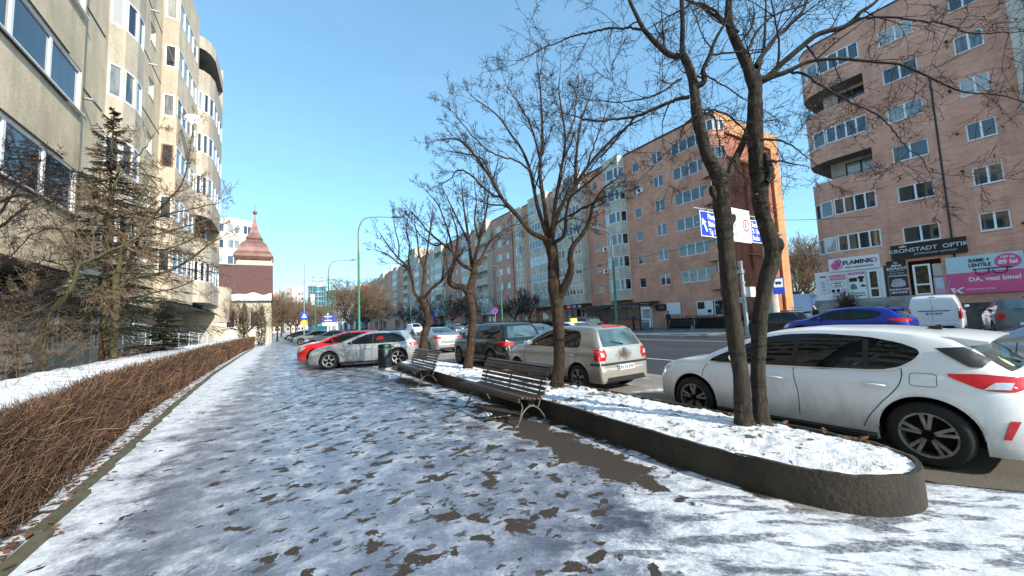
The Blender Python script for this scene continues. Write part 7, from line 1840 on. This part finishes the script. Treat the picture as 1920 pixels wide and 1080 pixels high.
o = panel(-7.1,-4.82,5.62,7.02,M_blue,M_signw,'blue_panel'); F = lambda x, z: Matrix(((1,0,0,x),(0,0,-1,-.18),(0,1,0,z),(0,0,0,1)))
for s_, z in (('Pitești',6.72),('Sibiu',6.32),('Tg. Mureș',5.90)): txt(s_, .42, F(-6.45 if s_[0] != 'T' else -6.40, z), M_signw, o, align='LEFT', bold=.010, sx=.78, ext=.003)
mb = MB(); mb.prism([(-6.98,-.180,6.62),(-6.62,-.180,6.40),(-6.74,-.180,6.34),(-6.52,-.180,5.92),(-6.64,-.180,5.86),(-6.86,-.180,6.28),(-6.98,-.180,6.22)], (0,-.006,0)); mb.build('arrow', M_signw, o)
o = panel(-4.78,-2.12,5.55,7.52,M_signw,M_signw,'white_panel')
for s_, z in (('Centru',7.10),('Poiana',6.52),('Brasov',6.02)): txt(s_, .42, F(-4.60, z), M_dark, o, align='LEFT', bold=-.001, sx=.86, ext=.003)
mb = MB()
for (r0, r1, k_) in ((.36,.28,0),): 
    n = 36
    for i in range(n):
        a, b = 6.2832*i/n, 6.2832*(i+1)/n; P_ = lambda r, q: (-2.62+r*math.cos(q), -.182, 6.58+r*math.sin(q)); mb.quad(P_(r1,a), P_(r1,b), P_(r0,b), P_(r0,a))
mb.build('weight_limit_ring', M_signr, o); txt('3', .46, F(-2.70,6.58), M_signk, o, ext=.004, bold=.008); txt('5', .22, F(-2.47,6.50), M_signk, o, ext=.004); txt('t', .18, F(-2.47,6.70), M_signk, o, ext=.004)
o = panel(-2.06,.30,5.62,7.0,M_blue,M_signw,'blue_panel')
for s_, z in (('Bacău',6.70),('Sf. Gheorghe',6.30),('Buzău',5.90)): txt(s_, .42, F(-1.98, z), M_signw, o, align='LEFT', bold=.010, sx=.72, ext=.003)
mb = MB(); mb.box(.3,1.55,-.3,-.05,6.32,6.44); mb.build('lamp_head', M_steel, gs)
bs = tag(MB().build('x', M_blue) if False else empty('bus_stop_sign', (25.85,11.55,2.55)), 'blue bus stop plate fixed to the concrete mast', 'sign')
mb = MB(); mb.box(-.30,.30,-.04,.0,0,1.02); mb.build('plate', M_blue, bs); mb = MB(); mb.box(-.24,.24,-.052,-.04,.42,.94); mb.build('inset', M_signw, bs)
mb = MB(); mb.box(-.15,.15,-.06,-.052,.62,.76); mb.box(-.12,-.06,-.06,-.052,.58,.62); mb.box(.06,.12,-.06,-.052,.58,.62); mb.build('bus_symbol', M_signk, bs); bs.rotation_euler = (0,0,R(-50))
# grey signal pole with box sign seen from behind
sp = thing('pole', 'slender grey steel pole with a camera and a blank sign back', 'pole', (25.4,13.35,.07)); mb = MB(); mb.tube([(0,0,0),(-.05,0,2.5),(-.10,0,4.75)],[.13,.115,.10],12); mb.build('shaft', M_steel, sp, smooth=True, sharp=40)
mb = MB(); mb.box(.05,1.35,-.03,.0,2.45,3.10); mb.build('sign_back', M_signw, sp); mb = MB(); mb.box(-.45,-.1,-.2,.1,3.95,4.18); mb.box(-.35,-.15,-.15,.05,4.35,4.75); mb.tube([(-.3,0,4.0),(0,0,4.2)],[.03,.03],6); mb.build('camera', M_steel, sp)
mb = MB()
for z in (2.6,3.3): mb.lathe([(.13,z),(.15,z),(.15,z+.12),(.13,z+.12)], 12, 0, Matrix.Translation((-.05,0,0)))
mb.build('clamp', M_chrome if False else M_steel, sp)
# direction arrows and crossing signs in the distance
ds = thing('direction_sign', 'small blue and white arrow signs on a white post by the second street lamp', 'road sign', (4.15,43.2,0)); ds.scale = (.8,.8,.92); mb = MB(); mb.tube([(0,0,0),(0,0,3.4)],[.10,.10],8); mb.build('post', M_signw, ds)
for k_, (z, mt) in enumerate(((3.05,M_blue),(2.62,M_blue),(2.22,M_signw))):
    mb = MB(); mb.prism([(-.62,-.1,z-.17),(.85,-.1,z-.17),(1.05,-.1,z),(.85,-.1,z+.17),(-.62,-.1,z+.17)], (0,-.03,0)); mb.build('arrow_plate', mt, ds)
    if k_ < 2: mb = MB(); mb.box(-.35,.45,-.145,-.131,z-.05,z+.05); mb.build('arrow_text', M_signw, ds)
ps = thing('crossing_sign', 'blue pedestrian crossing sign above a yellow plate on a grey post', 'road sign', (2.3,48.5,0)); mb = MB(); mb.tube([(0,0,0),(0,0,9.0)],[.07,.05],8); mb.build('post', M_steel, ps); mb = MB(); mb.box(-.38,.38,-.10,-.07,2.75,3.50); mb.build('blue_plate', M_blue, ps)
mb = MB(); mb.prism([(-.24,-.11,2.9),(.24,-.11,2.9),(0,-.11,3.38)],(0,-.01,0)); mb.build('triangle', M_signw, ps); mb = MB(); mb.prism([(.36*math.cos(a),-.10,2.36+.30*math.sin(a)) for a in np.linspace(0,6.28,16)[:-1]],(0,.03,0)); mb.build('yellow_plate', simple('sign_amber',(.75,.45,.04),.5), ps)
np_ = thing('no_parking_sign', 'round blue and red no parking sign on the far pavement by the green lamp', 'road sign', (26.6,48.9,.1)); mb = MB(); mb.tube([(0,0,0),(0,0,3.3)],[.04,.04],6); mb.build('post', M_steel, np_); mb = MB(); Mx = Matrix.Translation((0,-.05,3.0)) @ Matrix.Rotation(R(90),4,'X'); mb.lathe([(0,0),(.42,0),(.42,-.03)],20,0,Mx); mb.build('disc', M_signr, np_); mb = MB(); mb.lathe([(0,.006),(.33,.006)],20,0,Mx); mb.build('disc_face', M_blue, np_)
fl_ = thing('flag', 'blue yellow and red flag on a short pole over a far doorway', 'flag', (35.9,50.3,4.6)); mb = MB(); mb.tube([(0,0,0),(-1.2,0,.9)],[.03,.03],6); mb.build('flag_pole', M_steel, fl_)
for k_, mt in enumerate((M_blue, M_yellow, M_signr)):
    mb = MB(); x = -.55-.28*k_; mb.prism([(x,-.02,.38+.21*k_),(x-.28,-.02,.59+.21*k_),(x-.25,-.02,-.55+.1*k_),(x,-.02,-.65+.1*k_)], (0,.04,0)); mb.build('stripe', mt, fl_)
# overhead wires
mb = MB()
def wire(p, q, sag=.4, r=.012):
    p, q = Vector(p), Vector(q); pts = [p.lerp(q, i/14)-Vector((0,0,sag*4*(i/14)*(1-i/14))) for i in range(15)]; mb.tube([tuple(x) for x in pts], [r]*15, 4)
wire((26.2,12.1,7.3),(35.5,9.5,7.9),.1,.018); wire((27.5,26.4,6.9),(36.9,30.5,7.2),.2); wire((27.5,26.4,6.9),(26.2,12.1,7.0),.3,.018); wire((27.5,48.5,6.9),(27.5,26.4,6.9),.4,.02); wire((27.5,48.5,6.9),(4.5,46,6.9),.5,.02)
tag(mb.build('overhead_wire', M_dark), 'thin dark wires strung between the far lamp posts and walls', 'wires', kind='stuff')

# ------------------------------------------------------------ bus shelter
sh = thing('bus_shelter', 'dark framed bus shelter with striped roof and lit advert panel', 'bus shelter', (31.0,30.5,.13))
mb = MB(); 
for y in (-4.6,-1.6,1.5,4.6): mb.box(.7,.8,y-.05,y+.05,0,2.5)
for y in (-4.6,4.6): mb.box(-.85,-.75,y-.05,y+.05,0,2.5)
mb.box(-1.0,.9,-4.8,4.8,2.5,2.62); mb.box(-1.05,-.95,-4.8,4.8,2.45,2.72); mb.build('frame', M_dark, sh)
mb = MB()
for k_ in range(5): mb.box(-.9,.8,-4.5+1.9*k_,-3.5+1.9*k_,2.48,2.65)
mb.build('roof_panel', M_signw, sh)
mb = MB(); mb.box(.72,.76,-4.5,4.5,.4,2.3); g_ = mb.build('back_glass', simple('smoky_pane',(.10,.10,.11),.15), sh); mb = MB(); mb.box(-.6,.7,-4.66,-4.56,.3,2.3); mb.build('advert_panel', M_signw, sh); mb = MB(); mb.box(-.5,.6,-4.68,-4.665,1.2,2.1); mb.build('advert_picture', M_grey_a := simple('advert_photo',(.30,.32,.36),.5,var=.5), sh)
mb = MB(); mb.box(.2,.6,-4,4,.45,.50); mb.box(.25,.35,-3.9,-3.8,0,.45); mb.box(.25,.35,3.8,3.9,0,.45); mb.box(.62,.68,-4,4,.5,1.0); mb.build('seat', simple('orange_seat',(.42,.16,.06),.6), sh)
kb = tag(MB().build('k', M_dark) if False else empty('litter_bin', (30.2,25.3,.13)), 'grey litter bin at the near end of the bus shelter', 'litter bin'); mb = MB(); mb.lathe([(0,0),(.30,0),(.33,.1),(.33,.95),(.30,1.02),(0,1.05)], 20); mb.build('drum', simple('bin_grey',(.10,.13,.16),.5), kb, smooth=True, sharp=40); mb = MB(); mb.lathe([(.34,.80),(.35,.82),(.35,.90),(.34,.92)],20); mb.build('band', M_steel, kb)
# low dark hedge/wall line in front of the brick block, far bench
mb = MB(); rr = random.Random(3)
for (y0,y1,x) in ((16.5,25.5,34.3),(33,60,34.6),(62,112,34.6)):
    n = int((y1-y0)*260)
    for i in range(n):
        p = Vector((x+rr.uniform(-.4,.4), rr.uniform(y0,y1), rr.uniform(.1,1.25))); d = Vector((rr.gauss(0,.4),rr.gauss(0,.5),1)).normalized()*rr.uniform(.2,.5); w_ = d.orthogonal().normalized()*.018; mb.quad(tuple(p-w_),tuple(p+w_),tuple(p+d+w_*.5),tuple(p+d-w_*.5))
    mb.box(x-.28,x+.28,y0,y1,.13,1.15)
tag(mb.build('dark_hedge', simple('dark_hedge_twigs',(.022,.018,.017),.95,var=.5,scale=8)), 'dark clipped hedge in front of the long brick block', 'hedge')
fb = thing('park_bench', 'low grey bench on the far pavement beside the man in black', 'bench', (31.6,22.6,.13)); mb = MB()
for k_ in range(4): mb.box(-.2+.12*k_,-.1+.12*k_,-1.6,1.6,.42,.46)
for k_ in range(3): mb.box(.30,.33,-1.6,1.6,.55+.13*k_,.64+.13*k_)
mb.build('slats', M_dark, fb); mb = MB()
for y in (-1.3,1.3): mb.box(-.2,.3,y-.03,y+.03,0,.42); mb.box(.26,.31,y-.03,y+.03,.42,.95)
mb.build('leg', M_steel, fb)
mb = MB(); mb.box(53.5,66,23.6,23.8,0,3.5); tag(mb.build('blue_fence', simple('blue_sheet',(.02,.06,.15),.6)), 'dark blue sheet fence in the gap beside the shop block', 'fence')
# potted dead plant and folding frame by the shop
tp = Tree((33.6,10.9,.9), 5, .012)
for i in range(9): tp.grow(Vector((33.6,10.9,.9)), Vector((rnd.gauss(0,.18),rnd.gauss(0,.18),1)), rnd.uniform(.7,1.5), .02, 2, .1, .1, 1.2)
tp.finish('withered brown plant standing before the print shop steps', M_twigr, M_twigr, None, 'plant', 'withered_plant')
tr_ = thing('white_chair', 'cream folding chair frame outside the print shop', 'chair', (32.0,13.2,1.0)); mb = MB()
for k_ in range(6): mb.tube([(0,-.35+.12*k_,.0),(.15,-.2+.12*k_,.75)],[.02,.02],6)
mb.tube([(0,-.45,0),(0,.55,0)],[.025,.025],6); mb.tube([(.15,-.3,.75),(.15,.6,.75)],[.025,.025],6); mb.build('frame', simple('cream_plastic',(.62,.55,.38),.5), tr_)
# distant snow bank between the parked vans
# ------------------------------------------------------------ people
M_skin = simple('skin', (.50,.30,.22), .6, var=.1)
def person(loc_, face, label, coat, trousers, hair, seated=False, bend=0.0, bag=None, hat=None, h=1.75):
    s = h/1.75; J = {}; root = Vector((0,0,.95))
    V = []; E = []; RD = []
    def v(x, y, z, r, par=None):
        V.append(Vector((x,y,z))*s); RD.append(r*s)
        if par is not None: E.append((par, len(V)-1))
        return len(V)-1
    b = math.sin(bend); pel = v(0,0,.93,.155); sp1 = v(0,b*.12,1.12,.15,pel); chest = v(0,b*.28,1.33,.175,sp1); nk = v(0,b*.40,1.50,.065,chest); hd0 = v(0,b*.46,1.585,.085,nk); hd1 = v(0,b*.50+.01,1.67,.092,hd0); v(0,b*.52,1.735,.06,hd1)
    for sg in (-1,1):
        shd = v(sg*.17,b*.30,1.41,.075,chest); el = v(sg*.235,b*.30+.02,1.13,.055,shd); wr = v(sg*.20,b*.30+.16,.92,.036,el); pa = v(sg*.195,b*.30+.19,.86,.038,wr)
        for q in range(4): f1 = v(sg*(.175+.014*q),b*.30+.205,.80,.009,pa); v(sg*(.172+.014*q),b*.30+.20,.765-.004*abs(q-1),.008,f1)
        v(sg*.165,b*.30+.225,.835,.010,pa)
        hp = v(sg*.09,0,.86,.10,pel)
        if not seated: kn = v(sg*.10,.02+.05*sg,.48,.068,hp); an = v(sg*.105,-.01+.07*sg,.10,.047,kn); to = v(sg*.12,.13+.07*sg,.04,.04,an)
        else: kn = v(sg*.11,.42,.90,.072,hp); an = v(sg*.11,.44,.50,.048,kn); to = v(sg*.12,.58,.45,.04,an)
    me = bpy.data.meshes.new('person_body'); me.from_pydata([tuple(p) for p in V], E, []); me.update()
    t = thing('person', label, 'person', loc_, face); o = inst('body', me, t); m = o.modifiers.new('skin','SKIN'); m.use_smooth_shade = True
    sv = me.skin_vertices[0].data
    for i, r in enumerate(RD): sv[i].radius = (r, r*(.78 if i in (sp1,chest,pel) else 1)); sv[i].use_root = (i == 0)
    sub = o.modifiers.new('sub','SUBSURF'); sub.levels = 1; sub.render_levels = 1
    dg = bpy.context.evaluated_depsgraph_get(); dg.update(); ev = bpy.data.meshes.new_from_object(o.evaluated_get(dg)); o.modifiers.clear(); o.data = ev
    for mt in (coat, trousers, M_skin, M_blackp, hair): ev.materials.append(mt)
    for p in ev.polygons:
        c = p.center/s; z = c.z; hand = abs(c.x) > .13 and z < .90 and c.y > .10 + (b*.3) and not (seated and z > .8 and c.y < .5) and z > .7
        k_ = 0 if z > .72 else 1
        if seated and c.y > .18 and z < 1.0 and abs(c.x) < .2: k_ = 1
        if hand: k_ = 2
        if z > 1.50: k_ = 2
        if z > 1.60 and (c.y < b*.5+.035 or z > 1.70): k_ = 4
        if (not seated and z < .12) or (seated and z < .55): k_ = 3
        p.material_index = k_; p.use_smooth = True
    # face: nose, eyes, mouth, ears
    mb = MB(); fy = (b*.50+.01)*s; hz = 1.655*s
    mb.lathe([(0,.03),(.012,.015),(.016,0)], 8, 0, Matrix.Translation((0,fy+.095*s,hz-.01)) @ Matrix.Rotation(R(-70),4,'X'))
    for sg in (-1,1): mb.lathe([(0,.01),(.010,.006),(.013,0)], 8, 1, Matrix.Translation((sg*.032*s,fy+.082*s,hz+.02*s)) @ Matrix.Rotation(R(-90),4,'X')); mb.lathe([(0,.02),(.022,.012),(.026,-.004)], 8, 0, Matrix.Translation((sg*.088*s,fy,hz)) @ Matrix.Rotation(sg*R(90),4,'Y'))
    mb.box(-.022*s,.022*s,fy+.07*s,fy+.086*s,hz-.052*s,hz-.044*s,2); mb.build('face', [M_skin, M_blackp, M_redd], t)
    if hat: mb = MB(); mb.lathe([(0,.11),(.06,.10),(.095,.055),(.102,0),(.098,-.02)], 16, 0, Matrix.Translation((0,fy,hz+.035*s))); mb.build('hat', hat, t, smooth=True)
    if bag: mb = MB(); mb.box(.20,.34,-.05,.20,.50,.82); mb.build('bag', bag, t)
    return t
M_coatk = simple('black_coat', (.014,.015,.018), .85); M_jean = simple('dark_trousers', (.02,.025,.04), .85); M_coatr = simple('red_coat', (.42,.03,.07), .8); M_coatg = simple('dark_jacket', (.035,.035,.04), .8); M_hairk = simple('dark_hair', (.02,.014,.01), .8); M_hairw = simple('white_hair', (.55,.53,.50), .8); M_coatb = simple('blue_coat',(.03,.05,.12),.8)
person((31.4,23.6,.13), R(95), 'man in black coat and cap standing by the far hedge, facing the road', M_coatk, M_jean, M_hairk, hat=M_hairk)
person((30.2,26.75,.13), R(40), 'person in dark jacket standing in front of the bus shelter advert', M_coatg, M_coatk, M_hairk, bag=M_coatr)
person((31.0,31.3,.13), R(90), 'person in red coat waiting under the bus shelter', M_coatr, M_jean, M_hairk, h=1.6)
person((31.3,33.4,.13), R(100), 'person in blue coat waiting at the far end of the bus shelter', M_coatb, M_coatk, M_hairk, h=1.68)
person((31.1,35.0,.13), R(80), 'person in black jacket at the shadowed back of the bus shelter', M_coatk, M_jean, M_hairk)
person((28.4,10.55,.07), R(60), 'white haired person in dark coat bending forward behind the blue hatchback', M_coatk, M_coatk, M_hairw, bend=.8, h=1.72)
